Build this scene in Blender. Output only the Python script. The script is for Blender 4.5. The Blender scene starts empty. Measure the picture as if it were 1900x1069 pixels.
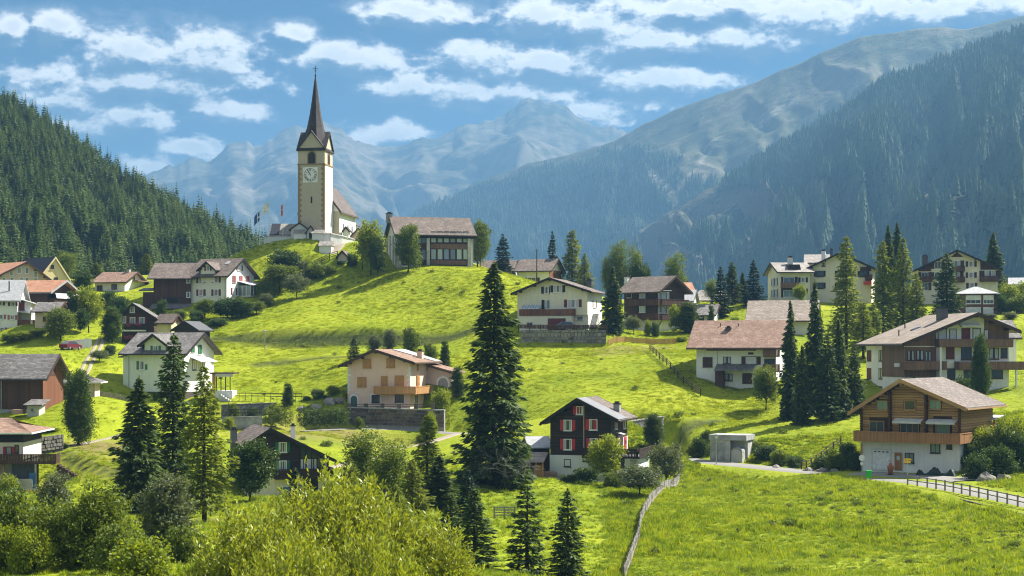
import bpy, bmesh, math, random
import numpy as np
from mathutils import Vector, Matrix, Quaternion
R = math.radians
SC = bpy.context.scene
COL = SC.collection
random.seed(7); RNG = np.random.default_rng(11)
F, HZ, CX = 3000.0, 650.0, 950.0          # focal length in photo pixels, horizon row, centre column

# ------------------------------------------------------------------ camera
cam = bpy.data.cameras.new('camera'); cam_o = bpy.data.objects.new('camera', cam); COL.objects.link(cam_o)
cam.sensor_width = 36; cam.lens = 36 * F / 1900; cam.shift_y = (HZ - 534.5) / 1900
cam.clip_start = 0.5; cam.clip_end = 40000
cam_o.rotation_euler = (R(90), 0, 0)
SC.camera = cam_o
SC.render.engine = 'CYCLES'
try:
    SC.cycles.use_denoising = True
    SC.cycles.denoiser = 'OPENIMAGEDENOISE'
    SC.cycles.denoising_input_passes = 'RGB_ALBEDO_NORMAL'
except Exception: pass
SC.cycles.max_bounces = 5; SC.cycles.diffuse_bounces = 2; SC.cycles.glossy_bounces = 2
SC.cycles.transmission_bounces = 3; SC.cycles.volume_bounces = 0; SC.cycles.transparent_max_bounces = 4
SC.cycles.use_adaptive_sampling = True; SC.cycles.adaptive_threshold = 0.012
SC.cycles.filter_width = 1.1; SC.cycles.caustics_reflective = False; SC.cycles.caustics_refractive = False
SC.view_settings.view_transform = 'Standard'; SC.view_settings.look = 'None'
SC.view_settings.gamma = 1; SC.view_settings.use_curve_mapping = False
SC.view_settings.exposure = 1.7

# ------------------------------------------------------------------ sun and sky
SUN_AZ, SUN_EL = 58.0, 46.0               # azimuth clockwise from the view direction
sd = Vector((math.sin(R(SUN_AZ)) * math.cos(R(SUN_EL)), math.cos(R(SUN_AZ)) * math.cos(R(SUN_EL)), math.sin(R(SUN_EL))))
sun = bpy.data.lights.new('sun', 'SUN'); sun.energy = 5.0; sun.angle = R(0.5); sun.color = (1.0, 0.95, 0.86)
sun_o = bpy.data.objects.new('sun', sun); COL.objects.link(sun_o)
sun_o.rotation_euler = sd.to_track_quat('Z', 'Y').to_euler(); sun_o.location = (60, 60, 300)

class NT:
    """Short-hand for building node trees."""
    def __init__(s, tree): s.t = tree; s.n = tree.nodes; s.l = tree.links
    def node(s, typ, **kw):
        nd = s.n.new(typ)
        for k, v in kw.items():
            setattr(nd, k, v)
        return nd
    def put(s, sock, v):
        if isinstance(v, bpy.types.NodeSocket): s.l.new(v, sock)
        elif v is not None: sock.default_value = v
    def math(s, op, a, b=None, c=None, clamp=False):
        nd = s.node('ShaderNodeMath', operation=op, use_clamp=clamp)
        for i, v in enumerate((a, b, c)): s.put(nd.inputs[i], v)
        return nd.outputs[0]
    def vmath(s, op, a, b=None):
        nd = s.node('ShaderNodeVectorMath', operation=op)
        s.put(nd.inputs[0], a)
        if b is not None: s.put(nd.inputs[1], b)
        return nd.outputs['Value'] if op in ('DOT_PRODUCT', 'LENGTH') else nd.outputs[0]
    def noise(s, vec, scale, detail=4, rough=0.55, dist=0.0, dims='3D'):
        nd = s.node('ShaderNodeTexNoise', noise_dimensions=dims)
        if vec is not None: s.l.new(vec, nd.inputs['Vector'])
        nd.inputs['Scale'].default_value = scale; nd.inputs['Detail'].default_value = detail
        nd.inputs['Roughness'].default_value = rough; nd.inputs['Distortion'].default_value = dist
        return nd.outputs['Fac']
    def ramp(s, fac, stops, interp='LINEAR'):
        nd = s.node('ShaderNodeValToRGB'); cr = nd.color_ramp; cr.interpolation = interp
        while len(cr.elements) < len(stops): cr.elements.new(0.5)
        for e, (p, c) in zip(cr.elements, stops):
            e.position = p; e.color = c if len(c) == 4 else (*c, 1)
        s.put(nd.inputs[0], fac); return nd.outputs[0]
    def mix(s, fac, a, b, blend='MIX'):
        nd = s.node('ShaderNodeMix', data_type='RGBA', blend_type=blend)
        s.put(nd.inputs[0], fac)
        for sock, v in ((nd.inputs[6], a), (nd.inputs[7], b)):
            if isinstance(v, tuple) and len(v) == 3: v = (*v, 1)
            s.put(sock, v)
        return nd.outputs[2]
    def sstep(s, x, lo, hi):
        nd = s.node('ShaderNodeMapRange', interpolation_type='SMOOTHSTEP')
        s.put(nd.inputs[0], x); nd.inputs[1].default_value = lo; nd.inputs[2].default_value = hi
        return nd.outputs[0]
    def combine(s, x, y, z=0.0):
        nd = s.node('ShaderNodeCombineXYZ')
        for i, v in enumerate((x, y, z)): s.put(nd.inputs[i], v)
        return nd.outputs[0]
    def sep(s, v):
        nd = s.node('ShaderNodeSeparateXYZ'); s.l.new(v, nd.inputs[0]); return nd.outputs

def build_world():
    w = bpy.data.worlds.new('World'); SC.world = w; w.use_nodes = True
    t = NT(w.node_tree); t.n.clear()
    # cumulus banks, as azimuth / elevation (degrees) with half widths
    def ae(px, py):
        az = math.atan((px - CX) / F); return math.degrees(az), math.degrees(math.atan((HZ - py) / F * math.cos(az)))
    k = math.degrees(1 / F)
    ell = [(15, 52, 46, 30), (105, 52, 56, 34), (250, 98, 110, 52), (370, 112, 130, 60), (250, 150, 260, 34), (120, 185, 100, 50), (245, 212, 95, 42), (130, 230, 130, 34),
           (405, 205, 85, 32), (355, 275, 75, 26), (290, 312, 70, 26), (770, 26, 110, 36), (1000, 36, 90, 42), (1120, 48, 120, 52), (890, 112, 90, 38),
           (640, 108, 120, 36), (560, 68, 44, 22), (760, 160, 130, 30), (1000, 122, 220, 50), (930, 172, 240, 36), (1200, 150, 170, 40),
           (1190, 80, 170, 44), (1400, 72, 160, 40), (1500, 28, 210, 42), (1760, 15, 260, 44), (1300, 15, 210, 36), (1080, 205, 150, 26),
           (722, 252, 82, 40), (690, 262, 50, 28), (1125, 214, 80, 26), (1200, 192, 70, 20), (-200, 120, 160, 60), (2250, 60, 200, 60), (2400, -60, 260, 50), (-320, -80, 220, 60)]
    g = bpy.data.node_groups.new('cloud_field', 'ShaderNodeTree')
    g.interface.new_socket('Vector', in_out='INPUT', socket_type='NodeSocketVector')
    g.interface.new_socket('Density', in_out='OUTPUT', socket_type='NodeSocketFloat')
    q = NT(g); gi = q.node('NodeGroupInput'); go = q.node('NodeGroupOutput')
    v0 = gi.outputs[0]
    wn = q.node('ShaderNodeTexNoise'); q.l.new(v0, wn.inputs['Vector']); wn.inputs['Scale'].default_value = 0.9; wn.inputs['Detail'].default_value = 3
    wv = q.vmath('MULTIPLY', q.vmath('SUBTRACT', wn.outputs['Color'], (0.5, 0.5, 0.5)), (1.1, 0.7, 0))
    v = q.vmath('ADD', v0, wv)
    cur = None
    for (px, py, rx, ry) in ell:
        a, e = ae(px, py)
        d = q.vmath('MULTIPLY', q.vmath('SUBTRACT', v, (a, e, 0)), (1 / (rx * k), 1 / (ry * k), 0))
        dd = q.math('SUBTRACT', 1.0, q.vmath('LENGTH', d))
        cur = dd if cur is None else q.math('SMOOTH_MAX', cur, dd, 0.25)
    # elsewhere the same kind of sky goes on: drifting banks from a broad noise
    ax, ey, _ = q.sep(v0)
    far = q.sstep(q.math('MAXIMUM', q.math('SUBTRACT', q.math('ABSOLUTE', ax), 22.0), q.math('SUBTRACT', ey, 14.0)), 0.0, 5.0)
    broad = q.math('SUBTRACT', q.math('MULTIPLY', q.noise(q.vmath('MULTIPLY', v0, (0.12, 0.28, 0)), 1.0, 2), 4.0), 1.35)
    cur = q.math('MAXIMUM', cur, q.math('ADD', broad, q.math('MULTIPLY', q.math('SUBTRACT', 1.0, far), -6.0)))
    st = q.vmath('MULTIPLY', v0, (0.8, 1.35, 0))
    fb = q.noise(st, 0.85, 10, 0.6, 0.3)
    fb2 = q.noise(st, 3.3, 6, 0.62)
    den = q.math('ADD', q.math('MULTIPLY', cur, 1.5), q.math('MULTIPLY', q.math('SUBTRACT', fb, 0.5), 2.7))
    den = q.math('ADD', den, q.math('MULTIPLY', q.math('SUBTRACT', fb2, 0.5), 1.15))
    q.l.new(den, go.inputs[0])
    tc = t.node('ShaderNodeTexCoord'); dirv = tc.outputs['Generated']
    x, y, z = t.sep(t.vmath('NORMALIZE', dirv))
    az = t.math('MULTIPLY', t.math('ARCTAN2', x, y), 57.29578)
    el = t.math('MULTIPLY', t.math('ARCSINE', z), 57.29578)
    def field(dx, dy):
        n = t.node('ShaderNodeGroup'); n.node_tree = g
        t.l.new(t.combine(t.math('ADD', az, dx), t.math('ADD', el, dy)), n.inputs[0]); return n.outputs[0]
    d0 = field(0, 0); d1 = field(0.28, 0.5)
    cover = t.math('MAXIMUM', t.sstep(d0, -0.32, 0.8), t.math('MULTIPLY', t.sstep(d0, -1.0, 0.3), 0.2))
    relief = t.math('SUBTRACT', d0, d1)                       # edges turned to the sun are the white ones
    lit = t.math('ADD', 0.5, t.math('MULTIPLY', relief, 0.95), clamp=True)
    thick = t.math('ADD', t.sstep(d0, 0.3, 1.5), t.math('MULTIPLY', t.math('SUBTRACT', 1.0, t.sstep(d0, -0.5, 0.35)), 0.9))
    lit = t.math('SUBTRACT', lit, t.math('MULTIPLY', thick, 0.20), clamp=True)
    ccol = t.ramp(lit, [(0.0, (0.045, 0.065, 0.09)), (0.3, (0.10, 0.12, 0.15)), (0.6, (0.32, 0.32, 0.31)), (1.0, (0.66, 0.62, 0.56))])
    sky = t.node('ShaderNodeTexSky', sky_type='NISHITA', sun_disc=False, sun_elevation=R(SUN_EL), sun_rotation=R(SUN_AZ))
    sky.altitude = 1500; sky.air_density = 1.0; sky.dust_density = 0.2; sky.ozone_density = 2.2
    blue = t.mix(1.0, sky.outputs[0], (0.002, 0.075, 0.135), 'MULTIPLY')
    s1 = t.node('ShaderNodeBackground'); s1.inputs['Strength'].default_value = 0.10; t.l.new(blue, s1.inputs['Color'])
    s2 = t.node('ShaderNodeBackground'); s2.inputs['Strength'].default_value = 1.0; t.l.new(ccol, s2.inputs['Color'])
    mx = t.node('ShaderNodeMixShader')
    up = t.sstep(el, -1.0, 2.0)
    t.l.new(t.math('MULTIPLY', t.math('MULTIPLY', cover, 0.97), up), mx.inputs[0]); t.l.new(s1.outputs[0], mx.inputs[1]); t.l.new(s2.outputs[0], mx.inputs[2])
    out = t.node('ShaderNodeOutputWorld'); t.l.new(mx.outputs[0], out.inputs['Surface'])
    w.cycles.sampling_method = 'MANUAL'; w.cycles.sample_map_resolution = 512
build_world()

# ------------------------------------------------------------------ helpers
def P(px, py, D): return Vector(((px - CX) * D / F, D, (HZ - py) * D / F))

def mesh_np(name, verts, faces, mats=(), smooth=False, midx=None):
    """Fast mesh from numpy arrays; faces is (N,3) or (N,4)."""
    verts = np.asarray(verts, dtype=np.float32); faces = np.asarray(faces, dtype=np.int32)
    me = bpy.data.meshes.new(name); k = faces.shape[1]; n = len(faces)
    me.vertices.add(len(verts)); me.vertices.foreach_set('co', verts.ravel())
    me.loops.add(n * k); me.loops.foreach_set('vertex_index', faces.ravel())
    me.polygons.add(n); me.polygons.foreach_set('loop_start', np.arange(0, n * k, k, dtype=np.int32))
    if midx is not None: me.polygons.foreach_set('material_index', np.asarray(midx, dtype=np.int32))
    me.polygons.foreach_set('use_smooth', np.full(n, smooth, dtype=bool))
    for m in mats: me.materials.append(m)
    me.update(calc_edges=True); return me

def obj(name, me, parent=None, loc=None, rz=0.0, kind=None):
    o = bpy.data.objects.new(name, me); COL.objects.link(o)
    if parent is not None: o.parent = parent
    if loc is not None: o.location = loc
    if rz: o.rotation_euler = (0, 0, rz)
    if kind: o['kind'] = kind
    return o

def tag(o, label, cat, group=None):
    o['label'] = label; o['category'] = cat
    if group: o['group'] = group
    return o

def empty(name, loc, label, cat, group=None, rz=0.0):
    o = bpy.data.objects.new(name, None); COL.objects.link(o); o.location = loc; o.rotation_euler = (0, 0, rz)
    o.empty_display_size = 0.5
    return tag(o, label, cat, group)

class MB:
    """Collects boxes, prisms and tubes into one mesh."""
    def __init__(s): s.v = []; s.f = []
    def raw(s, v, f):
        b = len(s.v); s.v += [tuple(p) for p in v]; s.f += [tuple(b + i for i in q) for q in f]; return s
    def box(s, x0, x1, y0, y1, z0, z1, M=None):
        v = [(x, y, z) for z in (z0, z1) for y in (y0, y1) for x in (x0, x1)]
        if M is not None: v = [M @ Vector(p) for p in v]
        return s.raw(v, [(0, 2, 3, 1), (4, 5, 7, 6), (0, 1, 5, 4), (2, 6, 7, 3), (0, 4, 6, 2), (1, 3, 7, 5)])
    def prism(s, prof, a0, a1, axis='y'):
        """profile polygon (u,z) swept along axis from a0 to a1."""
        n = len(prof)
        v = [((u, a, z) if axis == 'y' else (a, u, z)) for a in (a0, a1) for (u, z) in prof]
        f = [tuple(range(n)), tuple(range(2 * n - 1, n - 1, -1))] + [(i, (i + 1) % n, n + (i + 1) % n, n + i)[::-1] for i in range(n)]
        return s.raw(v, f)
    def tube(s, pts, r, n=6, cap=True):
        pts = [Vector(p) for p in pts]; rr = r if isinstance(r, (list, tuple)) else [r] * len(pts)
        v = []; up = Vector((0, 0, 1))
        for i, p in enumerate(pts):
            d = (pts[min(i + 1, len(pts) - 1)] - pts[max(i - 1, 0)]).normalized()
            a = d.cross(up)
            if a.length < 1e-3: a = d.cross(Vector((1, 0, 0)))
            a.normalize(); b = d.cross(a)
            v += [p + rr[i] * (math.cos(2 * math.pi * j / n) * a + math.sin(2 * math.pi * j / n) * b) for j in range(n)]
        f = [(i * n + j, i * n + (j + 1) % n, (i + 1) * n + (j + 1) % n, (i + 1) * n + j) for i in range(len(pts) - 1) for j in range(n)]
        if cap: f += [tuple(range(n))[::-1], tuple(range((len(pts) - 1) * n, len(pts) * n))]
        return s.raw(v, f)
    def bar(s, a, b, w, h):
        """box beam from a to b, w wide, h high."""
        a = Vector(a); b = Vector(b); d = b - a; L = d.length
        if L < 1e-6: return s
        x = d / L; up = Vector((0, 0, 1)); y = up.cross(x)
        if y.length < 1e-3: y = Vector((0, 1, 0))
        y.normalize(); z = x.cross(y)
        M = Matrix((x, y, z)).transposed().to_4x4(); M.translation = a
        return s.box(0, L, -w / 2, w / 2, -h / 2, h / 2, M)
    def mesh(s, name, mat, smooth=False, fix=True):
        me = bpy.data.meshes.new(name); me.from_pydata(s.v, [], s.f); me.materials.append(mat)
        if fix:
            bm = bmesh.new(); bm.from_mesh(me); bmesh.ops.recalc_face_normals(bm, faces=bm.faces); bm.to_mesh(me); bm.free()
        if smooth: me.polygons.foreach_set('use_smooth', [True] * len(me.polygons))
        return me
    def build(s, name, mat, parent=None, loc=None, rz=0.0, kind=None, smooth=False):
        return obj(name, s.mesh(name, mat, smooth), parent, loc, rz, kind)

def hash2(ix, iy, seed):
    h = (ix.astype(np.int64) * 374761393 + iy.astype(np.int64) * 668265263 + seed * 1274126177) & 0xffffffff
    h = ((h ^ (h >> 13)) * 1274126177) & 0xffffffff
    return ((h ^ (h >> 16)) & 0xffff) / 65535.0
def vnoise(x, y, seed=0):
    ix = np.floor(x); iy = np.floor(y); fx = x - ix; fy = y - iy
    fx = fx * fx * fx * (fx * (fx * 6 - 15) + 10); fy = fy * fy * fy * (fy * (fy * 6 - 15) + 10)
    ix = ix.astype(np.int64); iy = iy.astype(np.int64)
    a = hash2(ix, iy, seed); b = hash2(ix + 1, iy, seed); c = hash2(ix, iy + 1, seed); d = hash2(ix + 1, iy + 1, seed)
    return (a + (b - a) * fx) * (1 - fy) + (c + (d - c) * fx) * fy
def fbm(x, y, oct=5, seed=0, gain=0.5):
    s = 0; a = 1; n = 0
    for o in range(oct):
        s = s + a * (vnoise(x, y, seed + o * 17) - 0.5) * 2; n += a; a *= gain; x = x * 2.03 + 13.7; y = y * 2.03 + 5.1
    return s / n
def ridged(x, y, oct=5, seed=0, gain=0.5):
    s = 0; a = 1; n = 0
    for o in range(oct):
        s = s + a * (1 - np.abs(vnoise(x, y, seed + o * 31) - 0.5) * 2 * 1.6); n += a; a *= gain; x = x * 2.1 + 3.3; y = y * 2.1 + 9.2
    return s / n

# ------------------------------------------------------------------ materials
MATS = {}
def newmat(name):
    m = bpy.data.materials.new(name); m.use_nodes = True; t = NT(m.node_tree); t.n.clear()
    out = t.node('ShaderNodeOutputMaterial'); b = t.node('ShaderNodeBsdfPrincipled'); t.l.new(b.outputs[0], out.inputs['Surface'])
    b.inputs['Roughness'].default_value = 0.8; b.inputs['Specular IOR Level'].default_value = 0.3
    MATS[name] = m; return m, t, b, out
def bump(t, b, h, strength=0.5, dist=0.05):
    n = t.node('ShaderNodeBump'); n.inputs['Strength'].default_value = strength; n.inputs['Distance'].default_value = dist
    t.l.new(h, n.inputs['Height']); t.l.new(n.outputs[0], b.inputs['Normal'])
def OC(t): return t.node('ShaderNodeTexCoord').outputs['Object']
def col(c, k): return tuple(min(1, x * k) for x in c)

def m_plaster(name, c, wear=0.5):
    m, t, b, _ = newmat(name); o = OC(t)
    n1 = t.noise(o, 0.55, 6, 0.65); n2 = t.noise(t.vmath('MULTIPLY', o, (2.2, 2.2, 0.35)), 1.0, 5, 0.7)
    c1 = t.mix(t.math('MULTIPLY', t.sstep(n2, 0.48, 0.72), wear), c, col(c, 0.72))
    c2 = t.mix(t.math('MULTIPLY', t.sstep(n1, 0.35, 0.75), 0.5), c1, col(c, 0.88))
    t.l.new(c2, b.inputs['Base Color']); b.inputs['Roughness'].default_value = 0.9
    bump(t, b, t.noise(o, 9, 3), 0.25, 0.03); return m
def m_wood(name, c, c2, step=0.2, vertical=False, rough=0.75):
    """boards: a groove every step metres and each board with its own tone."""
    m, t, b, _ = newmat(name); o = OC(t); x, y, z = t.sep(o)
    u = t.math('ADD', x, t.math('MULTIPLY', y, 1.0)) if vertical else z
    q = t.math('DIVIDE', u, step); idx = t.math('FLOOR', q); fr = t.math('FRACT', q)
    wn = t.node('ShaderNodeTexWhiteNoise', noise_dimensions='1D'); t.l.new(idx, wn.inputs['W'])
    gr = t.noise(t.vmath('MULTIPLY', o, (6, 6, 0.5) if vertical else (0.6, 0.6, 9)), 1.6, 5, 0.65)
    wear = t.noise(o, 0.5, 4)
    f = t.math('ADD', t.math('MULTIPLY', wn.outputs[0], 0.45), t.math('MULTIPLY', t.math('ADD', gr, wear), 0.4), clamp=True)
    gap = t.math('LESS_THAN', fr, 0.1)
    cc = t.mix(f, c, c2)
    t.l.new(cc, b.inputs['Base Color']); b.inputs['Roughness'].default_value = rough
    bump(t, b, t.math('ADD', t.math('MULTIPLY', gap, -1.0), t.math('MULTIPLY', gr, 0.3)), 0.8, 0.04); return m
def m_tiles(name, c, c2, row=0.32, lichen=None):
    m, t, b, _ = newmat(name); o = OC(t); x, y, z = t.sep(o)
    br = t.node('ShaderNodeTexBrick'); br.inputs['Scale'].default_value = 1.0
    br.inputs['Brick Width'].default_value = 0.42; br.inputs['Row Height'].default_value = row * 0.55; br.inputs['Mortar Size'].default_value = 0.028
    br.inputs['Color1'].default_value = (0, 0, 0, 1); br.inputs['Color2'].default_value = (1, 1, 1, 1); br.inputs['Mortar'].default_value = (0.3, 0.3, 0.3, 1)
    t.l.new(t.combine(t.math('ADD', x, y), z), br.inputs['Vector'])
    rows = t.math('FRACT', t.math('DIVIDE', z, row * 0.55))
    n = t.noise(o, 0.45, 6, 0.7); n2 = t.noise(t.vmath('MULTIPLY', o, (1.5, 1.5, 0.4)), 1.2, 5, 0.65)
    f = t.math('ADD', t.math('MULTIPLY', br.outputs['Color'], 0.3), t.math('ADD', t.math('MULTIPLY', n, 0.55), t.math('MULTIPLY', n2, 0.45)))
    cc = t.ramp(f, [(0.3, col(c, 0.8)), (0.55, c), (0.9, c2)])
    if lichen: cc = t.mix(t.math('MULTIPLY', t.sstep(t.noise(o, 1.1, 6, 0.7), 0.52, 0.7), 0.6), cc, lichen)
    t.l.new(cc, b.inputs['Base Color']); b.inputs['Roughness'].default_value = 0.72
    bump(t, b, t.math('SUBTRACT', t.math('MULTIPLY', br.outputs['Fac'], -1.0), rows), 0.75, 0.06); return m
def m_plain(name, c, rough=0.6, metal=0.0, var=0.2, scale=2.0):
    m, t, b, _ = newmat(name); o = OC(t)
    cc = t.mix(t.sstep(t.noise(o, scale, 5, 0.65), 0.3, 0.75), col(c, 1 - var), col(c, 1 + var * 0.5))
    t.l.new(cc, b.inputs['Base Color']); b.inputs['Roughness'].default_value = rough; b.inputs['Metallic'].default_value = metal
    return m
def m_seam(name, c, step=0.55):
    """standing-seam sheet metal, weathered."""
    m, t, b, _ = newmat(name); o = OC(t); x, y, z = t.sep(o)
    fr = t.math('FRACT', t.math('DIVIDE', t.math('ADD', x, y), step)); seam = t.math('LESS_THAN', fr, 0.08)
    cc = t.mix(t.sstep(t.noise(t.vmath('MULTIPLY', o, (1.6, 1.6, 0.5)), 1.1, 5, 0.65), 0.3, 0.75), col(c, 0.75), col(c, 1.1))
    t.l.new(cc, b.inputs['Base Color']); b.inputs['Roughness'].default_value = 0.5; b.inputs['Metallic'].default_value = 0.25
    bump(t, b, seam, 0.7, 0.05); return m
def m_glass(name, c, curtain=None):
    m, t, b, _ = newmat(name); o = OC(t)
    g = t.node('ShaderNodeObjectInfo').outputs['Random']
    cc = t.mix(g, col(c, 0.6), col(c, 1.5))
    if curtain:                                            # net curtains hang behind the pane on both sides
        x, y, z = t.sep(o); fold = t.noise(t.vmath('MULTIPLY', o, (14, 14, 0.3)), 1, 2)
        edge = t.sstep(t.math('ABSOLUTE', x), 0.12, 0.24)
        cc = t.mix(t.math('MULTIPLY', edge, t.sstep(fold, 0.2, 0.6)), cc, curtain)
    t.l.new(cc, b.inputs['Base Color']); b.inputs['Roughness'].default_value = 0.08; b.inputs['Specular IOR Level'].default_value = 0.6
    return m
def m_stone(name, c, c2, mortar, scale=2.2):
    m, t, b, _ = newmat(name); o = OC(t)
    vo = t.node('ShaderNodeTexVoronoi', feature='F1'); vo.inputs['Scale'].default_value = scale; t.l.new(o, vo.inputs['Vector'])
    ve = t.node('ShaderNodeTexVoronoi', feature='DISTANCE_TO_EDGE'); ve.inputs['Scale'].default_value = scale; t.l.new(o, ve.inputs['Vector'])
    r = t.sep(vo.outputs['Color'])[0]
    cc = t.mix(t.math('ADD', t.math('MULTIPLY', r, 0.7), t.math('MULTIPLY', t.noise(o, 3, 5), 0.3)), c, c2)
    cc = t.mix(t.sstep(ve.outputs['Distance'], 0.02, 0.07), mortar, cc)
    t.l.new(cc, b.inputs['Base Color']); b.inputs['Roughness'].default_value = 0.9
    bump(t, b, t.sstep(ve.outputs['Distance'], 0.0, 0.16), 0.9, 0.12); return m
def m_block(name, c, c2):
    """single stones: each object its own tone."""
    m, t, b, _ = newmat(name); o = OC(t); g = t.node('ShaderNodeObjectInfo').outputs['Random']
    cc = t.mix(t.math('ADD', t.math('MULTIPLY', g, 0.65), t.math('MULTIPLY', t.noise(o, 4, 5, 0.7), 0.35)), c, c2)
    t.l.new(cc, b.inputs['Base Color']); b.inputs['Roughness'].default_value = 0.9
    bump(t, b, t.noise(o, 7, 4), 0.5, 0.05); return m
def m_leaf(name, c, c2, trans=0.45, rough=0.55, spec=0.25, tint=(1.15, 1.05, 0.45), vary=0.35, world=0):
    """leaf faces: island-to-island tone, some light passing through."""
    m = bpy.data.materials.new(name); m.use_nodes = True; t = NT(m.node_tree); t.n.clear(); MATS[name] = m
    out = t.node('ShaderNodeOutputMaterial')
    ri = t.node('ShaderNodeNewGeometry').outputs['Random Per Island']; oi = t.node('ShaderNodeObjectInfo').outputs['Random']
    nz = t.noise(t.node('ShaderNodeNewGeometry').outputs['Position'] if world else OC(t), world or 0.45, 5 if world else 3, 0.7)
    if world: nz = t.sstep(nz, 0.38, 0.62)
    f = t.math('ADD', t.math('MULTIPLY', ri, 0.5), t.math('MULTIPLY', nz, 0.5))
    cc = t.mix(f, c, c2)
    cc = t.mix(t.math('MULTIPLY', oi, vary), cc, t.mix(1.0, cc, (0.62, 0.78, 0.8), 'MULTIPLY'))
    b = t.node('ShaderNodeBsdfPrincipled'); t.l.new(cc, b.inputs['Base Color']); b.inputs['Roughness'].default_value = rough; b.inputs['Specular IOR Level'].default_value = spec
    tr = t.node('ShaderNodeBsdfTranslucent'); t.l.new(t.mix(1.0, cc, tint, 'MULTIPLY'), tr.inputs['Color'])
    mx = t.node('ShaderNodeMixShader'); mx.inputs[0].default_value = trans
    t.l.new(b.outputs[0], mx.inputs[1]); t.l.new(tr.outputs[0], mx.inputs[2]); t.l.new(mx.outputs[0], out.inputs['Surface'])
    return m
# ------------------------------------------------------------------ terrain: surveyed points, thin-plate surface
CPX = [(100,1069,84),(150,1052,90),(330,1069,82),(20,1040,90),(110,925,172),(30,912,182),(160,870,188),(170,815,206),(150,780,216),(60,776,222),(190,752,230),(180,690,252),
 (160,650,272),(110,640,282),(55,640,286),(200,592,308),(130,562,325),(200,545,340),(240,537,346),(60,528,350),(0,525,352),(-120,520,350),(-150,640,285),(-150,780,220),(-150,920,180),(-200,1069,85),
 (378,976,130),(300,955,152),(250,862,192),(215,802,212),(240,742,246),(330,737,254),(330,650,286),(300,640,286),(400,645,286),(420,702,265),(290,615,298),(350,600,302),
 (520,922,190),(600,905,190),(560,806,226),(560,792,238),(450,802,234),(640,792,240),(450,747,247),(560,752,249),(560,722,262),(560,662,280),(560,640,288),(700,640,287),(820,640,285),(450,640,288),
 (560,627,290),(700,625,290),(830,628,290),(450,630,290),(480,592,304),(560,563,313),(640,532,324),(560,502,334),(520,449,344),(600,449,346),(470,462,342),(585,446,352),(650,446,356),(420,482,344),(400,500,345),(640,480,338),
 (320,560,322),(440,562,320),(380,590,306),(280,575,318),
 (800,494,327),(720,497,330),(870,494,330),(900,500,324),(970,528,314),(800,542,311),(800,602,296),(720,600,298),(880,602,292),(800,655,274),(720,652,276),(700,702,258),(850,690,262),(740,757,248),(650,757,248),(820,757,248),(740,795,244),(840,802,241),
 (640,862,205),(720,832,222),(800,852,200),(850,902,170),(760,942,150),(650,1000,120),(900,800,236),(930,720,250),(960,660,268),
 (1050,612,282),(980,612,282),(1110,612,284),(1050,644,273),(960,644,272),(1120,644,273),(1050,692,256),(1080,742,237),(1000,782,224),(1180,792,210),(1080,892,186),(1000,892,182),(1150,902,178),(920,925,164),(1050,962,150),(1000,1069,117),(1150,1002,140),(850,1069,105),
 (1300,853,212),(1262,886,196),(1195,962,150),(1165,1067,119),(1400,1069,114),(1400,962,150),(1400,892,188),(1400,864,205),(1500,876,194),(1400,822,213),(1350,852,208),(1300,802,222),(1300,772,232),(1400,772,232),(1300,702,252),(1200,655,268),(1200,640,280),(1190,617,292),(1240,612,296),(1370,722,250),(1250,630,284),(1280,642,276),(1440,715,248),
 (1500,822,212),(1500,772,230),(1560,742,238),(1690,876,186),(1590,874,189),(1600,886,180),(1750,902,168),(1900,925,152),(1700,942,155),(1700,1069,111),(1890,1002,130),(1900,1069,110),(2050,1069,105),(2050,960,130),(2050,900,165),(2050,800,200),(1850,792,206),(1880,732,228),(2050,730,225),(1700,736,234),(1620,736,238),(1850,602,292),(1900,592,300),(2050,590,300),(1820,582,312),(1500,565,322),(1550,570,322),(1775,562,328),(1400,605,300),(1300,605,302),(1010,527,350),(1250,565,332),(1100,560,338),(1150,600,305),(1680,640,288),(1570,645,272),(1650,600,300),(1400,640,276)]
cp = np.array([((px - CX) * D / F, D, (HZ - py) * D / F) for px, py, D in CPX])
extra = [(-60, 20, -13), (0, 20, -13), (60, 20, -13), (-40, 55, -13.5), (0, 55, -14.5), (40, 55, -15), (-120, 60, -14), (120, 60, -15),
         (-60, 400, 18), (-30, 400, 16), (0, 410, 6), (40, 410, 4), (80, 400, 4), (120, 400, 5), (150, 400, 5), (-110, 400, 17), (-160, 400, 20), (-220, 400, 24), (200, 400, 6),
         (-220, 200, -6), (-220, 300, 6), (220, 200, -8), (220, 300, 6), (-60, 470, 0), (0, 470, -18), (60, 470, -18), (120, 470, -16), (200, 470, -14), (-140, 470, 24), (-220, 470, 30)]
cp = np.vstack([cp, np.array(extra, float)])
def _tps(d2): return np.where(d2 > 1e-9, d2 * np.log(np.maximum(d2, 1e-9)), 0)
_n = len(cp); _K = _tps(((cp[:, None, :2] - cp[None, :, :2]) ** 2).sum(-1)) + np.eye(_n) * 3.0
_Pm = np.hstack([np.ones((_n, 1)), cp[:, :2]])
_sol = np.linalg.solve(np.block([[_K, _Pm], [_Pm.T, np.zeros((3, 3))]]), np.concatenate([cp[:, 2], np.zeros(3)]))
GX0, GX1, GY0, GY1, GS = -235.0, 235.0, 15.0, 470.0, 1.25
gx = np.arange(GX0, GX1 + GS, GS); gy = np.arange(GY0, GY1 + GS, GS); NXg, NYg = len(gx), len(gy)
XX, YY = np.meshgrid(gx, gy); ZZ = np.zeros_like(XX)
for r in range(NYg):
    q = np.stack([XX[r], YY[r]], 1); d2 = ((q[:, None] - cp[None, :, :2]) ** 2).sum(-1)
    ZZ[r] = _tps(d2) @ _sol[:_n] + _sol[_n] + q @ _sol[_n + 1:]
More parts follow.
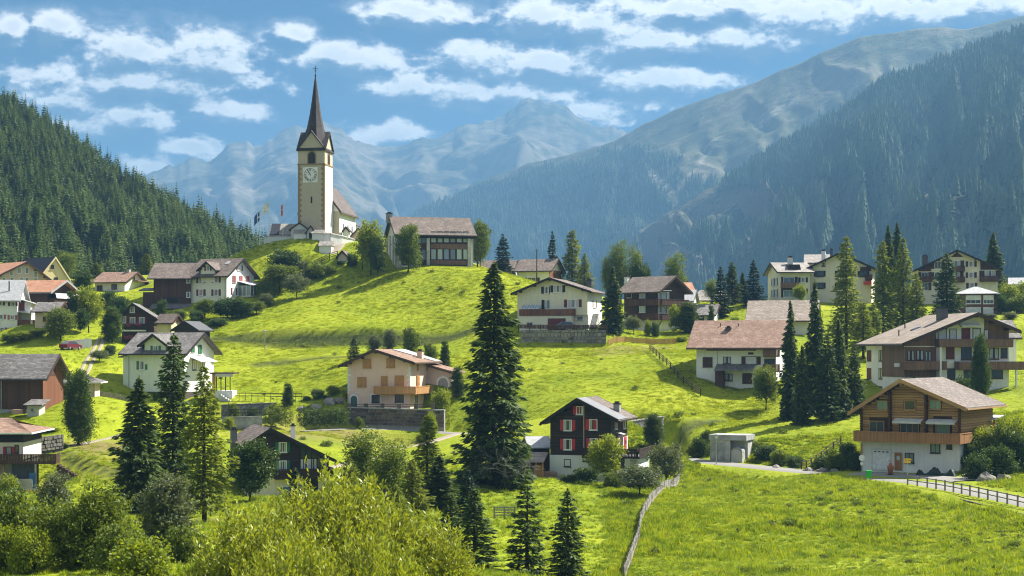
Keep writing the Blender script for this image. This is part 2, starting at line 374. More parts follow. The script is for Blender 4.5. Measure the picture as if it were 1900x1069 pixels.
ZZ += 0.5 * fbm(XX / 17, YY / 17, 3, 5)
# ground levelled to the thresholds of the buildings
for px, py, D in [(1078,893,192),(1690,876,186),(1776,736,235),(1354,722,250),(1024,608,283),(1190,616,302),(702,757,247),(530,922,190),(318,577,322),(384,563,321),(290,742,248),(410,742,246),(40,776,222),(65,777,217),(152,737,231),(20,908,188),(805,494,331),(578,447,345),(530,447,348),(985,528,350),(1465,561,330),(1562,563,331),(1778,566,330),(1815,586,312),(1350,858,209),(15,628,288),(82,610,284),(204,543,344),(256,642,288),(978,892,190),(604,472,339),(640,492,335)]:
    x = (px - CX) * D / F; j = int(round((D - 1.5 - GY0) / GS)); i = min(max(int(round((x - GX0) / GS)), 0), NXg - 1)
    ZZ += ((HZ - py) * D / F - ZZ[j, i]) * np.exp(-(((XX - x) / 9) ** 2 + ((YY - D - 1.5) / 7) ** 2) ** 1.3)
for px0, px1, Da, Db, py, D in [(636,836,243.4,253,758,247),(610,842,233,242.8,797,242),(945,1132,277.4,286,612,283),(945,1135,266,276.6,645,275),(1004,1140,184,192,894,189),(440,620,182,190,924,188),(-60,110,180,188,910,186)]:
    e = np.clip(np.minimum.reduce([XX * F / YY + CX - px0, px1 - XX * F / YY - CX]) / 14, 0, 1) * ((YY > Da) & (YY < Db)); ZZ = np.where(e > 0, ZZ + e * (np.minimum(ZZ, (HZ - py) * D / F - 0.1) - ZZ), ZZ)
ZZ += 0.13 * fbm(XX / 3.4, YY / 3.4, 3, 9)
def poly_d(X, Y, pts):
    """distance to a polyline and parameter-interpolated third value; also signed side."""
    best = np.full(X.shape, 1e9); val = np.zeros(X.shape); side = np.zeros(X.shape)
    for a, b in zip(pts[:-1], pts[1:]):
        dx, dy = b[0] - a[0], b[1] - a[1]; L2 = dx * dx + dy * dy
        t = np.clip(((X - a[0]) * dx + (Y - a[1]) * dy) / L2, 0, 1)
        d = np.hypot(X - a[0] - t * dx, Y - a[1] - t * dy); m = d < best
        best = np.where(m, d, best); val = np.where(m, a[2] + t * (b[2] - a[2]), val)
        side = np.where(m, np.sign(dx * (Y - a[1]) - dy * (X - a[0])), side)
    return best, val, side
def pl(*pts): return [tuple(P(*p)) for p in pts]
# the grassy terrace banks across the church hill: ground steps down over about a metre
TERR = []
def terrace(pts, h, w=0.9, reach=9.0, ends=14.0):
    global ZZ
    TERR.append(pts)
    d, _, s = poly_d(XX, YY, pts); sd_ = d * s
    e0 = np.hypot(XX - pts[0][0], YY - pts[0][1]); e1 = np.hypot(XX - pts[-1][0], YY - pts[-1][1])
    fall = np.exp(-(d / reach) ** 2) * np.clip(np.minimum(e0, e1) / ends, 0, 1)
    ZZ += h * np.tanh(sd_ / w) * fall
terrace(pl((385,634,292),(480,630,290.5),(560,626,290),(700,622,290),(800,626,290),(880,634,290)), 1.0, 0.45)
terrace(pl((400,694,271),(480,676,275),(560,664,279),(650,655,277)), 0.55, 0.45)
terrace(pl((1195,790,216),(1240,782,222),(1300,775,228),(1340,772,230)), 0.7, 0.7, 5, 6)
terrace(pl((110,845,200),(160,868,190),(215,876,186),(260,872,190)), 0.45, 0.6, 5, 6)
def zt(x, y):
    fx = min(max((x - GX0) / GS, 0), NXg - 1.001); fy = min(max((y - GY0) / GS, 0), NYg - 1.001)
    i, j = int(fx), int(fy); u, v = fx - i, fy - j
    return float((ZZ[j, i] * (1 - u) + ZZ[j, i + 1] * u) * (1 - v) + (ZZ[j + 1, i] * (1 - u) + ZZ[j + 1, i + 1] * u) * v)
def ztv(x, y):
    fx = np.clip((x - GX0) / GS, 0, NXg - 1.001); fy = np.clip((y - GY0) / GS, 0, NYg - 1.001)
    i = fx.astype(int); j = fy.astype(int); u, v = fx - i, fy - j
    return (ZZ[j, i] * (1 - u) + ZZ[j, i + 1] * u) * (1 - v) + (ZZ[j + 1, i] * (1 - u) + ZZ[j + 1, i + 1] * u) * v
def G(px, D):
    x = (px - CX) * D / F; return Vector((x, D, zt(x, D)))

# roads and paths are carved a little into the ground, then laid as strips
def smooth_poly(pts, n=8):
    out = []
    for i in range(len(pts) - 1):
        p0 = Vector(pts[max(i - 1, 0)]); p1 = Vector(pts[i]); p2 = Vector(pts[i + 1]); p3 = Vector(pts[min(i + 2, len(pts) - 1)])
        for k in range(n):
            t = k / n
            out.append(0.5 * ((2 * p1) + (p2 - p0) * t + (2 * p0 - 5 * p1 + 4 * p2 - p3) * t * t + (3 * p1 - p0 - 3 * p2 + p3) * t ** 3))
    out.append(Vector(pts[-1])); return out
ROADS = []
def road(name, pts, w, mat, label=None, z_off=0.0):
    global ZZ
    sp = smooth_poly([tuple(p) for p in pts], 10)
    d, val, _ = poly_d(XX, YY, [tuple(p) for p in sp])
    k = np.clip((d - w / 2 - 0.4) / 2.2, 0, 1); k = k * k * (3 - 2 * k)
    ZZ = np.where(d < w / 2 + 2.6, (val + z_off - 0.10) * (1 - k) + ZZ * k, ZZ)
    ROADS.append((name, sp, w, mat, z_off))
def lay_roads():
    for name, sp, w, mat, zo in ROADS:
        v = []; f = []; NS = 6
        for i, p in enumerate(sp):
            d = (sp[min(i + 1, len(sp) - 1)] - sp[max(i - 1, 0)]); n = Vector((-d.y, d.x, 0)).normalized()
            for j in range(NS + 1):
                q = p + n * (j / NS - 0.5) * w
                zz = p.z + zo + (-0.25 if j in (0, NS) else 0.02 - 0.015 * abs(j - NS / 2))
                v.append((q.x, q.y, zz))
        for i in range(len(sp) - 1):
            for j in range(NS):
                a = i * (NS + 1) + j; f.append((a, a + NS + 1, a + NS + 2, a + 1))
        me = mesh_np(name, v, f, [mat], True); obj(name, me, kind='structure')

# ---- ground and rock materials
def m_grass():
    m, t, b, out = newmat('grass'); o = OC(t)
    big = t.noise(o, 0.035, 4, 0.6); mid = t.noise(o, 0.22, 5, 0.65); fine = t.noise(t.vmath('MULTIPLY', o, (1, 1, 1)), 1.7, 5, 0.7)
    f = t.math('ADD', t.math('MULTIPLY', big, 0.4), t.math('ADD', t.math('MULTIPLY', mid, 0.3), t.math('MULTIPLY', fine, 0.35)))
    cc = t.ramp(f, [(0.36, (0.08, 0.135, 0.006)), (0.46, (0.18, 0.24, 0.008)), (0.56, (0.275, 0.32, 0.012)), (0.72, (0.36, 0.37, 0.04))])
    vc = t.node('ShaderNodeVertexColor', layer_name='ground'); s = t.node('ShaderNodeSeparateColor'); t.l.new(vc.outputs[0], s.inputs[0])
    dry = t.mix(mid, (0.19, 0.155, 0.05), (0.26, 0.21, 0.09))
    cc = t.mix(t.math('MULTIPLY', s.outputs[0], t.sstep(t.math('ADD', mid, t.math('MULTIPLY', fine, 0.4)), 0.45, 0.75)), cc, dry)
    cc = t.mix(t.math('MULTIPLY', s.outputs[1], t.sstep(fine, 0.2, 0.5)), cc, (0.06, 0.075, 0.018))
    tr = t.node('ShaderNodeBsdfTranslucent'); t.l.new(cc, tr.inputs['Color'])
    t.l.new(cc, b.inputs['Base Color']); b.inputs['Roughness'].default_value = 0.9; b.inputs['Specular IOR Level'].default_value = 0.1
    bump(t, b, t.math('ADD', t.math('MULTIPLY', fine, 0.8), t.math('MULTIPLY', t.noise(o, 7, 4, 0.7), 0.5)), 0.9, 0.35)
    return m
def m_far(name, rock, grass, dark, scale, tree=0.0):
    m, t, b, out = newmat(name); o = OC(t)
    n = t.noise(o, scale, 9, 0.66, 0.4); n2 = t.noise(o, scale * 5, 7, 0.72)
    g = t.node('ShaderNodeNewGeometry'); nz = t.sep(g.outputs['Normal'])[2]
    f = t.math('ADD', n, t.math('MULTIPLY', t.math('SUBTRACT', n2, 0.5), 1.1))
    cc = t.ramp(f, [(0.36, dark), (0.5, grass), (0.62, rock), (0.75, col(rock, 1.35))])
    cc = t.mix(t.sstep(nz, 0.5, 0.8), t.mix(n2, col(rock, 0.75), rock), cc)
    vc = t.node('ShaderNodeVertexColor', layer_name='ground'); s = t.node('ShaderNodeSeparateColor'); t.l.new(vc.outputs[0], s.inputs[0])
    cc = t.mix(s.outputs[0], cc, t.mix(n2, (0.02, 0.035, 0.02), (0.045, 0.06, 0.025)))   # forest floor under the trees
    cc = t.mix(t.math('MULTIPLY', s.outputs[1], t.sstep(n2, 0.42, 0.6)), cc, (0.5, 0.46, 0.40))     # pale scree
    t.l.new(cc, b.inputs['Base Color']); b.inputs['Roughness'].default_value = 0.95; b.inputs['Specular IOR Level'].default_value = 0.1
    bump(t, b, t.math('ADD', n, t.math('MULTIPLY', n2, 0.5)), 0.9, 18.0)
    return m
m_grass()
m_far('alp_far', (0.18, 0.155, 0.12), (0.12, 0.11, 0.055), (0.035, 0.04, 0.025), 0.0022)
m_far('alp_mid', (0.135, 0.125, 0.08), (0.095, 0.10, 0.042), (0.055, 0.068, 0.03), 0.004)
m_far('forest_floor', (0.16, 0.14, 0.10), (0.05, 0.06, 0.025), (0.03, 0.04, 0.02), 0.02)
def m_road():
    m, t, b, _ = newmat('asphalt_old'); o = OC(t)
    n = t.noise(o, 0.4, 6, 0.7); n2 = t.noise(o, 5, 4, 0.7)
    t.l.new(t.mix(t.math('ADD', t.math('MULTIPLY', n, 0.7), t.math('MULTIPLY', n2, 0.3)), (0.13, 0.125, 0.12), (0.30, 0.285, 0.26)), b.inputs['Base Color']); b.inputs['Roughness'].default_value = 0.9
    bump(t, b, n2, 0.4, 0.03)
    m, t, b, _ = newmat('gravel'); o = OC(t)
    n = t.noise(o, 0.7, 6, 0.75); n2 = t.noise(o, 9, 4, 0.7)
    t.l.new(t.mix(t.math('ADD', t.math('MULTIPLY', n, 0.6), t.math('MULTIPLY', n2, 0.4)), (0.20, 0.165, 0.12), (0.36, 0.31, 0.24)), b.inputs['Base Color'])
    bump(t, b, n2, 0.6, 0.05)
m_road()

road('road', pl((1180,838,226),(1235,845,219),(1265,850,214.5),(1330,858,207),(1400,865,201),(1480,873,194),(1560,879.5,187.5),(1620,886,181),(1700,893,174.5),(1760,903,166),(1820,914,158),(1900,930,149),(2000,955,138),(2100,985,126)), 5.0, MATS['asphalt_old'])
road('lane', pl((560,800,238.5),(650,794.5,241.5),(720,796,241.5),(790,799,241),(850,803,240),(920,806,238)), 2.6, MATS['asphalt_old'])
road('lane', pl((850,803.5,239),(790,822,231),(740,838,222),(690,850,214),(640,860,208),(590,873,202),(560,884,198),(500,905,194)), 2.0, MATS['gravel'])
road('path', pl((130,826,203),(170,819,207),(215,809,211),(245,800,217),(300,792,226),(340,786,232)), 1.3, MATS['gravel'])
road('track', pl((183,628,280),(172,650,271.5),(160,668,263),(152,684,255.5),(140,700,249)), 0.8, MATS['gravel'])
road('track', pl((193,628,280),(183,650,271.5),(172,668,263),(165,684,255.5),(156,700,249)), 0.8, MATS['gravel'])
road('path', pl((612,472,338.5),(625,462,341.5),(632,452,345),(640,447,349)), 2.6, MATS['gravel'])
road('forecourt', pl((1592,877,186.2),(1640,879,184),(1700,883,181),(1760,887,177),(1800,891,174)), 6.5, MATS['asphalt_old'])
lay_roads()

def terrain_mesh():
    v = np.stack([XX.ravel(), YY.ravel(), ZZ.ravel()], 1)
    j, i = np.meshgrid(np.arange(NYg - 1), np.arange(NXg - 1), indexing='ij'); a = (j * NXg + i).ravel()
    me = mesh_np('meadow', v, np.stack([a, a + 1, a + NXg + 1, a + NXg], 1), [MATS['grass']], True)
    c = np.zeros((len(v), 4), np.float32); c[:, 3] = 1
    # dry, mown banks below the hedge and round the pine; terrace edges painted dark for herbs and bank shade
    for (px, D, rad, k) in [(520, 228, 13, 1.0), (600, 234, 12, 1.0), (690, 228, 9, 0.7), (740, 232, 9, 0.6), (200, 200, 8, 0.9), (165, 203, 6, 1.0), (230, 190, 9, 0.5), (570, 232, 14, 0.9), (640, 224, 8, .5), (1170, 272, 5, 0.9), (1120, 270, 4, 0.8), (380, 135, 7, 0.9), (1220, 276, 4, 0.9)]:
        x = (px - CX) * D / F; d = np.hypot(v[:, 0] - x, (v[:, 1] - D)); c[:, 0] = np.maximum(c[:, 0], k * np.clip(1.6 - 1.6 * d / rad, 0, 1))
    for pts, w in [(pl((400,634,291),(480,630,290),(560,626,289.5),(700,622,289.5),(800,626,289.5),(880,634,289.5)), 1.7), (pl((1195,790,216),(1240,782,221),(1300,775,227),(1340,772,229)), 1.2), (pl((470,678,275),(560,665,278),(650,656,276)), 1.0),
                   (pl((110,845,200),(160,868,190),(215,876,186),(260,872,190)), .9)]:
        d, _, s = poly_d(v[:, 0], v[:, 1], pts); c[:, 1] = np.maximum(c[:, 1], np.clip(1.5 - d / (w * .75), 0, 1))
    at = me.color_attributes.new('ground', 'FLOAT_COLOR', 'POINT'); at.data.foreach_set('color', c.ravel())
    return obj('meadow', me, kind='structure')
terrain_mesh()
obj('valley_floor', mesh_np('valley_floor', [(-9000, -3000, -48), (9000, -3000, -48), (9000, 13000, -48), (-9000, 13000, -48)], [(0, 1, 2, 3)], [MATS['forest_floor']]), kind='structure')

# ------------------------------------------------------------------ mountains: each a ridge at its own distance, its flank falling towards the valley
MOUNT = {}
def interp(tab, x): return np.interp(x, [p[0] for p in tab], [p[1] for p in tab])
def ridge(name, sky, Ds, Db, zb, mat, px0, px1, nu, nv, amp, gully, power=1.0, forest=None, scree=(), seed=1, back=0.35, rough_top=0.0):
    px = np.linspace(px0, px1, nu); dx = (px - CX) / F
    Dsk = interp(Ds, px); zs = (HZ - interp(sky, px)) * Dsk / F
    zr = rough_top * (ridged(px / 55.0, px * 0 + 1.5, 5, seed + 5) - 0.45) * Dsk / F
    Dbs = interp(Db, px); nb = max(4, nv // 6); rows = []
    vs = np.concatenate([np.linspace(0, 1, nv), 1 + np.linspace(0, 1, nb + 1)[1:]])
    for v in vs:
        if v <= 1:
            D = Dbs + (Dsk - Dbs) * v; z = zb + (zs - zb) * v ** power + zr * v ** 7
        else:
            D = Dsk * (1 + back * (v - 1)); z = zs + (zb - zs) * (v - 1) ** 1.2 + zr * max(0, 1 - 3 * (v - 1))
        x = dx * D; u = v if v <= 1 else 2 - v
        env = np.clip(4 * u * (1 - u) * 1.25, 0, 1) * 0.9 + 0.1 * (u > .02) * np.clip(1.6 - 1.6 * u, 0, 1)
        wx = 0.7 * fbm(px / (gully * 1.3), np.full_like(px, u * 4), 3, seed + 2)
        g = ridged(px / gully + u * 1.6 + wx, u * 3.6 + 0.8 * wx + px / (gully * 4), 3, seed, 0.45)
        h = (g - 0.45) * amp + fbm(x / 330 + z / 500, z / 200, 5, seed + 3) * amp * 0.55
        rows.append(np.stack([x, D, z + h * env], 1))
    V = np.concatenate(rows); nr = len(vs)
    j, i = np.meshgrid(np.arange(nr - 1), np.arange(nu - 1), indexing='ij'); a = (j * nu + i).ravel()
    me = mesh_np(name, V, np.stack([a, a + 1, a + nu + 1, a + nu], 1), [MATS[mat]], True)
    c = np.zeros((len(V), 4), np.float32); c[:, 3] = 1
    pxs = V[:, 0] / V[:, 1] * F + CX; pys = HZ - V[:, 2] / V[:, 1] * F
    fmask = np.zeros(len(V))
    if forest: fmask = forest(V[:, 0], V[:, 1], V[:, 2], pxs, pys)
    sc = np.zeros(len(V))
    for pts, w, k in scree:
        d, _, _ = poly_d(pxs, pys, [(p[0], p[1], 0) for p in pts]); jit = 1 + 0.9 * fbm(V[:, 0] / 60, V[:, 2] / 40, 4, seed + 8)
        sc = np.maximum(sc, k * np.clip(1.4 - d / (w * np.maximum(jit, 0.15)), 0, 1))
    fmask = fmask * (1 - np.clip(sc * 1.3, 0, 1))
    c[:, 0] = fmask; c[:, 1] = np.clip(sc, 0, 1)
    at = me.color_attributes.new('ground', 'FLOAT_COLOR', 'POINT'); at.data.foreach_set('color', c.ravel())
    o = obj(name, me, kind='structure'); MOUNT[name] = (V.reshape(nr, nu, 3), fmask.reshape(nr, nu), nv)
    return o
W0, W1 = -500, 2500
ridge('mountain_range', [(-500,420),(-200,372),(150,352),(290,324),(340,300),(400,288),(432,266),(470,272),(500,252),(555,234),(600,232),(625,240),(660,262),(690,278),(740,272),(800,252),(850,238),(890,234),(915,220),(940,205),(962,190),(1000,190),(1060,208),(1100,225),(1145,242),(1260,290),(1500,350),(2500,420)],
      [(-500, 7600), (960, 7800), (2500, 7600)], [(-500, 4600), (2500, 4800)], -40, 'alp_far', -500, 1900, 520, 130, 120, 150, 0.9, seed=3, rough_top=22,
      forest=lambda x, y, z, px, py: np.clip((360 - z + 120 * fbm(x / 300, y / 300, 4, 4)) / 160, 0, 1) * 0.7)
def fm2(x, y, z, px, py):
    line = np.interp(px, [600, 800, 900, 1000, 1060, 1120, 1180, 1240, 1290, 1330, 1400, 1500, 1650, 1900, 2500], [395, 372, 335, 300, 292, 282, 276, 292, 318, 322, 300, 225, 150, 120, 60])
    return np.clip((py - line + 26 * fbm(x / 130, z / 70, 4, 21)) / 12, 0, 1)
ridge('mountain_ridge', [(300,640),(560,560),(640,490),(700,440),(760,402),(800,378),(900,334),(980,304),(1050,290),(1100,275),(1140,262),(1200,226),(1300,186),(1400,154),(1450,130),(1500,108),(1550,88),(1600,68),(1650,62),(1700,55),(1750,52),(1790,56),(1830,48),(1870,36),(1900,28),(2100,-40),(2500,-90)],
      [(300, 6000), (760, 5400), (1140, 4700), (1500, 4200), (1900, 3900), (2500, 3700)], [(300, 4400), (760, 3700), (1140, 3000), (1900, 2600), (2500, 2500)], -40, 'alp_mid', 300, 2500, 460, 130, 44, 85, 0.95, forest=fm2, seed=7, rough_top=5,
      scree=[([(1215,330),(1235,350),(1250,372)], 6, 0.9), ([(1190,300),(1215,330)], 5, 0.5), ([(1470,185),(1440,205),(1410,235)], 9, 0.5), ([(1330,255),(1300,300),(1260,350)], 6, 0.35)])
def fm1(x, y, z, px, py):
    d = np.clip(0.55 + 1.6 * fbm(x / 160, z / 130, 4, 33), 0, 1)
    return np.where(py < 330, 1.0, d)
ridge('mountain_spur', [(700,670),(900,640),(1000,592),(1060,535),(1120,478),(1180,432),(1250,388),(1350,332),(1450,272),(1550,216),(1640,152),(1700,132),(1800,97),(1900,57),(2100,-30),(2500,-160)],
      [(700, 3700), (1150, 3300), (1500, 2900), (1900, 2600), (2500, 2400)], [(700, 2800), (1150, 2000), (1500, 1350), (1900, 1000), (2500, 900)], -40, 'forest_floor', 800, 2500, 460, 170, 75, 70, 1.0, forest=fm1, seed=12, rough_top=7,
      scree=[([(1705,372),(1690,385),(1665,392),(1650,402)], 9, 1.0), ([(1740,325),(1720,360),(1705,375)], 6, .8), ([(1765,290),(1740,325)], 3, .6), ([(1500,420),(1470,455),(1440,480)], 14, .45), ([(1440,380),(1400,430),(1370,480)], 10, .35), ([(1600,395),(1570,420)], 9, .4), ([(1250,470),(1220,500)], 9, .4), ([(1330,440),(1290,490)], 8, .35), ([(1790,380),(1750,430)], 6, .35)])
ridge('wooded_hillside', [(-500,-60),(-300,35),(0,192),(60,222),(100,248),(200,318),(300,380),(360,410),(420,440),(480,466),(520,490),(560,515),(640,560)],
      [(-500, 760), (0, 720), (300, 660), (640, 600)], [(-500, 415), (0, 405), (640, 400)], 2, 'forest_floor', -500, 640, 200, 60, 9, 60, 1.0, forest=lambda x, y, z, px, py: np.ones_like(x), seed=19, back=0.5)
# ------------------------------------------------------------------ scattering of countless things: one point cloud mesh, instanced by geometry nodes
def scatter(name, pts, scales, rots, protos, idx=None):
    """one stuff object; protos are unlinked objects that share their meshes with the instances."""
    me = bpy.data.meshes.new(name); pts = np.asarray(pts, np.float32); n = len(pts)
    me.vertices.add(n); me.vertices.foreach_set('co', pts.ravel())
    for nm, ty, arr, key in (('scl', 'FLOAT_VECTOR', np.asarray(scales, np.float32), 'vector'), ('rot', 'FLOAT_VECTOR', np.asarray(rots, np.float32), 'vector')):
        a = me.attributes.new(nm, ty, 'POINT'); a.data.foreach_set(key, arr.ravel())
    a = me.attributes.new('pick', 'INT', 'POINT'); a.data.foreach_set('value', (np.asarray(idx) if idx is not None else RNG.integers(0, len(protos), n)).astype(np.int32))
    o = obj(name, me, kind='stuff')
    g = bpy.data.node_groups.new('scatter_' + name, 'GeometryNodeTree')
    g.interface.new_socket('Geometry', in_out='INPUT', socket_type='NodeSocketGeometry'); g.interface.new_socket('Geometry', in_out='OUTPUT', socket_type='NodeSocketGeometry')
    N, L = g.nodes, g.links; gi = N.new('NodeGroupInput'); go = N.new('NodeGroupOutput')
    ip = N.new('GeometryNodeInstanceOnPoints'); L.new(gi.outputs[0], ip.inputs['Points'])
    jn = N.new('GeometryNodeJoinGeometry')
    for p in protos[::-1]:
        oi = N.new('GeometryNodeObjectInfo'); oi.inputs['Object'].default_value = p; oi.inputs['As Instance'].default_value = True; L.new(oi.outputs['Geometry'], jn.inputs[0])
    L.new(jn.outputs[0], ip.inputs['Instance']); ip.inputs['Pick Instance'].default_value = True
    def att(nm, ty):
        q = N.new('GeometryNodeInputNamedAttribute'); q.data_type = ty; q.inputs['Name'].default_value = nm; return q.outputs[0]
    L.new(att('pick', 'INT'), ip.inputs['Instance Index']); L.new(att('scl', 'FLOAT_VECTOR'), ip.inputs['Scale'])
    er = N.new('FunctionNodeEulerToRotation'); L.new(att('rot', 'FLOAT_VECTOR'), er.inputs[0]); L.new(er.outputs[0], ip.inputs['Rotation'])
    L.new(ip.outputs[0], go.inputs[0]); md = o.modifiers.new('scatter', 'NODES'); md.node_group = g
    return o
def proto(name, me): return bpy.data.objects.new(name, me)     # never linked: only its mesh is used

# ------------------------------------------------------------------ foliage
m_leaf('needle_dark', (0.034, 0.068, 0.018), (0.12, 0.165, 0.036), 0.36, 0.6, 0.2)
m_leaf('needle_mid', (0.04, 0.08, 0.018), (0.12, 0.17, 0.036), 0.32, 0.6, 0.2)
m_leaf('needle_blue', (0.022, 0.048, 0.030), (0.048, 0.082, 0.044), 0.28, 0.6, 0.2)
m_leaf('needle_larch', (0.13, 0.18, 0.024), (0.27, 0.31, 0.05), 0.45, 0.6, 0.15)
m_leaf('leaf_dark', (0.03, 0.065, 0.014), (0.095, 0.145, 0.03), 0.35)
m_leaf('leaf_mid', (0.065, 0.105, 0.012), (0.20, 0.25, 0.034), 0.42)
m_leaf('leaf_bright', (0.13, 0.185, 0.012), (0.33, 0.375, 0.034), 0.5)
m_leaf('leaf_willow', (0.13, 0.175, 0.012), (0.46, 0.48, 0.05), 0.36, 0.45, 0.3)
m_leaf('leaf_grey', (0.065, 0.092, 0.042), (0.20, 0.225, 0.125), 0.38)
m_leaf('grass_blade', (0.08, 0.15, 0.008), (0.47, 0.50, 0.035), 0.5, 0.6, 0.15, (1.1, 1.05, 0.4), 0.9, 0.5)
m_leaf('grass_mown', (0.125, 0.185, 0.008), (0.36, 0.39, 0.018), 0.5, 0.6, 0.1, (1.1, 1.05, 0.4), 0.3, 0.4)
m_leaf('wood_tree', (0.04, 0.08, 0.026), (0.24, 0.29, 0.085), 0.3, 0.7, 0.1, (1.1, 1.05, 0.5), 0.6)
m_leaf('forest_tree', (0.055, 0.10, 0.062), (0.145, 0.20, 0.11), 0.3, 0.7, 0.1, (1.1, 1.05, 0.5), 0.75)
m_plain('bark', (0.085, 0.062, 0.045), 0.95, 0, 0.4, 6); m_plain('bark_grey', (0.22, 0.20, 0.18), 0.95, 0, 0.35, 6)
def m_flower(name, c):
    m_leaf(name, col(c, 0.7), c, 0.3, 0.6, 0.2, (1, 1, 1))
m_flower('petal_red', (0.55, 0.03, 0.04)); m_flower('petal_pink', (0.6, 0.16, 0.2)); m_flower('petal_yellow', (0.6, 0.36, 0.02))

def quads(c, u, v):
    """leaf quads from centres and half axes: four corners each, lozenge shaped."""
    n = len(c); V = np.empty((n, 4, 3)); V[:, 0] = c - u; V[:, 1] = c + v; V[:, 2] = c + u; V[:, 3] = c - v
    return V.reshape(-1, 3), np.arange(n * 4).reshape(n, 4)
def unit(a): return a / np.maximum(np.linalg.norm(a, axis=-1, keepdims=True), 1e-9)

def conifer_arrays(h, Rb, rng, whorls, per, sprays, droop=0.35, start=0.04, spray=(0.34, 0.12), up=0.25, shape=0.85, gap=0.0, hang=0.5):
    """needle sprays on drooping branches set in whorls round a straight stem."""
    C, U, Vv = [], [], []; limbs = []; seedp = rng.uniform(0, 6)
    for w in range(whorls):
        t = start + (1 - start) * (w + rng.uniform(-0.35, 0.35)) / whorls
        if t >= 0.995 or t < 0.01: continue
        L0 = Rb * (1 - t) ** shape * (0.75 + 0.25 * min(1, t / 0.12)) + 0.10
        n = max(3, int(round(per * (0.55 + 0.45 * (1 - t)))))
        a0 = rng.uniform(0, 6.28)
        for b in range(n):
            if rng.random() < gap: continue
            a = a0 + 6.283 * b / n + rng.uniform(-0.35, 0.35); L = L0 * rng.uniform(0.6, 1.18) * (1 + 0.16 * math.sin(2 * a + 7 * t + seedp) + 0.12 * math.sin(17 * t + a + seedp))
            d = np.array([math.cos(a), math.sin(a), 0]); side = np.array([-d[1], d[0], 0])
            m = max(3, int(sprays * L / Rb * (0.6 + 0.4 * L / L0)) + 2)
            s = np.sqrt(rng.uniform(0.03, 1.0, m)); s = np.clip(s, 0.12, 1)
            dr = droop * (1 - 0.75 * t) * rng.uniform(0.7, 1.35)
            zc = h * t - dr * L * s * (1.15 - 0.55 * s) + up * L * s * t
            wd = (1 - s * 0.75) * L * 0.30
            off = rng.uniform(-1, 1, m)
            c = d[None] * (L * s)[:, None] + side[None] * (off * wd)[:, None]; c[:, 2] = zc - np.abs(off) * wd * 0.35 - rng.uniform(0, hang, m) * 0.25
            ax = unit(d[None] * 0.9 + side[None] * (off * 0.9)[:, None] + np.array([0, 0, -0.25 - 0.2 * dr])[None] + rng.normal(0, 0.18, (m, 3)))
            nr = unit(np.cross(ax, rng.normal(0, 1, (m, 3)) * 0.55 + np.array([0, 0, 1])[None]))
            sz = spray[0] * rng.uniform(0.7, 1.3, m) * (0.6 + 0.4 * min(1, L))
            C.append(c); U.append(ax * sz[:, None]); Vv.append(nr * (spray[1] * rng.uniform(0.8, 1.3, m))[:, None])
            limbs.append((t, a, L, dr))
    # leader tip
    k = 10; c = np.zeros((k, 3)); c[:, 2] = h * np.linspace(0.95, 1.0, k); ax = unit(rng.normal(0, 0.5, (k, 3)) + np.array([0, 0, 1.0])); C.append(c); U.append(ax * 0.22); Vv.append(unit(np.cross(ax, rng.normal(0, 1, (k, 3)))) * 0.06)
    v, f = quads(np.concatenate(C), np.concatenate(U), np.concatenate(Vv))
    return v, f, limbs
def conifer_proto(name, mat, h, Rb, seed, trunk_mat='bark', **kw):
    rng = np.random.default_rng(seed); v, f, limbs = conifer_arrays(h, Rb, rng, **kw)
    crown = mesh_np(name + '_crown', v, f, [MATS[mat]])
    tb = MB(); r0 = 0.012 * h + 0.06
    tb.tube([(0, 0, -1.2), (0, 0, 0.0), (0.03, 0.0, h * 0.35), (0, 0.03, h * 0.7), (0, 0, h * 0.985)], [r0 * 1.5, r0 * 1.15, r0 * 0.8, r0 * 0.42, 0.015], 7)
    for (t, a, L, dr) in limbs[::2]:
        d = Vector((math.cos(a), math.sin(a), 0)); p0 = Vector((0, 0, h * t))
        tb.tube([p0, p0 + d * L * 0.5 - Vector((0, 0, dr * L * 0.43)), p0 + d * L * 0.9 - Vector((0, 0, dr * L * 0.6))], [0.045, 0.028, 0.01], 3, cap=False)
    trunk = tb.mesh(name + '_trunk', MATS[trunk_mat], True, fix=False)
    return (crown, trunk, h, Rb)

def crown_arrays(rng, blobs, n_clump, per, leaf, shell=0.55, clump=0.32, aspect=0.55, lean=0.4):
    """leaf clumps through a crown made of lobes (centre, radii)."""
    vol = np.array([r[0] * r[1] * r[2] for _, r in blobs]) ** 0.72; vol /= vol.sum()
    C, U, V_ = [], [], []
    for (c, r), w in zip(blobs, vol):
        n = max(6, int(n_clump * w)); d = unit(rng.normal(0, 1, (n, 3))); rad = shell + (1 - shell) * rng.random(n) ** 0.45
        rad *= 1 + 0.13 * rng.normal(0, 1, n)
        cc = np.array(c)[None] + d * rad[:, None] * np.array(r)[None]
        cc = np.repeat(cc, per, 0) + rng.normal(0, clump, (n * per, 3)) * np.array([1, 1, 0.75]); dd = np.repeat(d, per, 0)
        ax = unit(rng.normal(0, 1, (n * per, 3)) + dd * lean + np.array([0, 0, 0.25])); nr = unit(np.cross(ax, rng.normal(0, 1, (n * per, 3)) + dd * 0.3))
        s = leaf * rng.uniform(0.65, 1.35, n * per)
        C.append(cc); U.append(ax * s[:, None]); V_.append(nr * (s * aspect)[:, None])
    return quads(np.concatenate(C), np.concatenate(U), np.concatenate(V_))
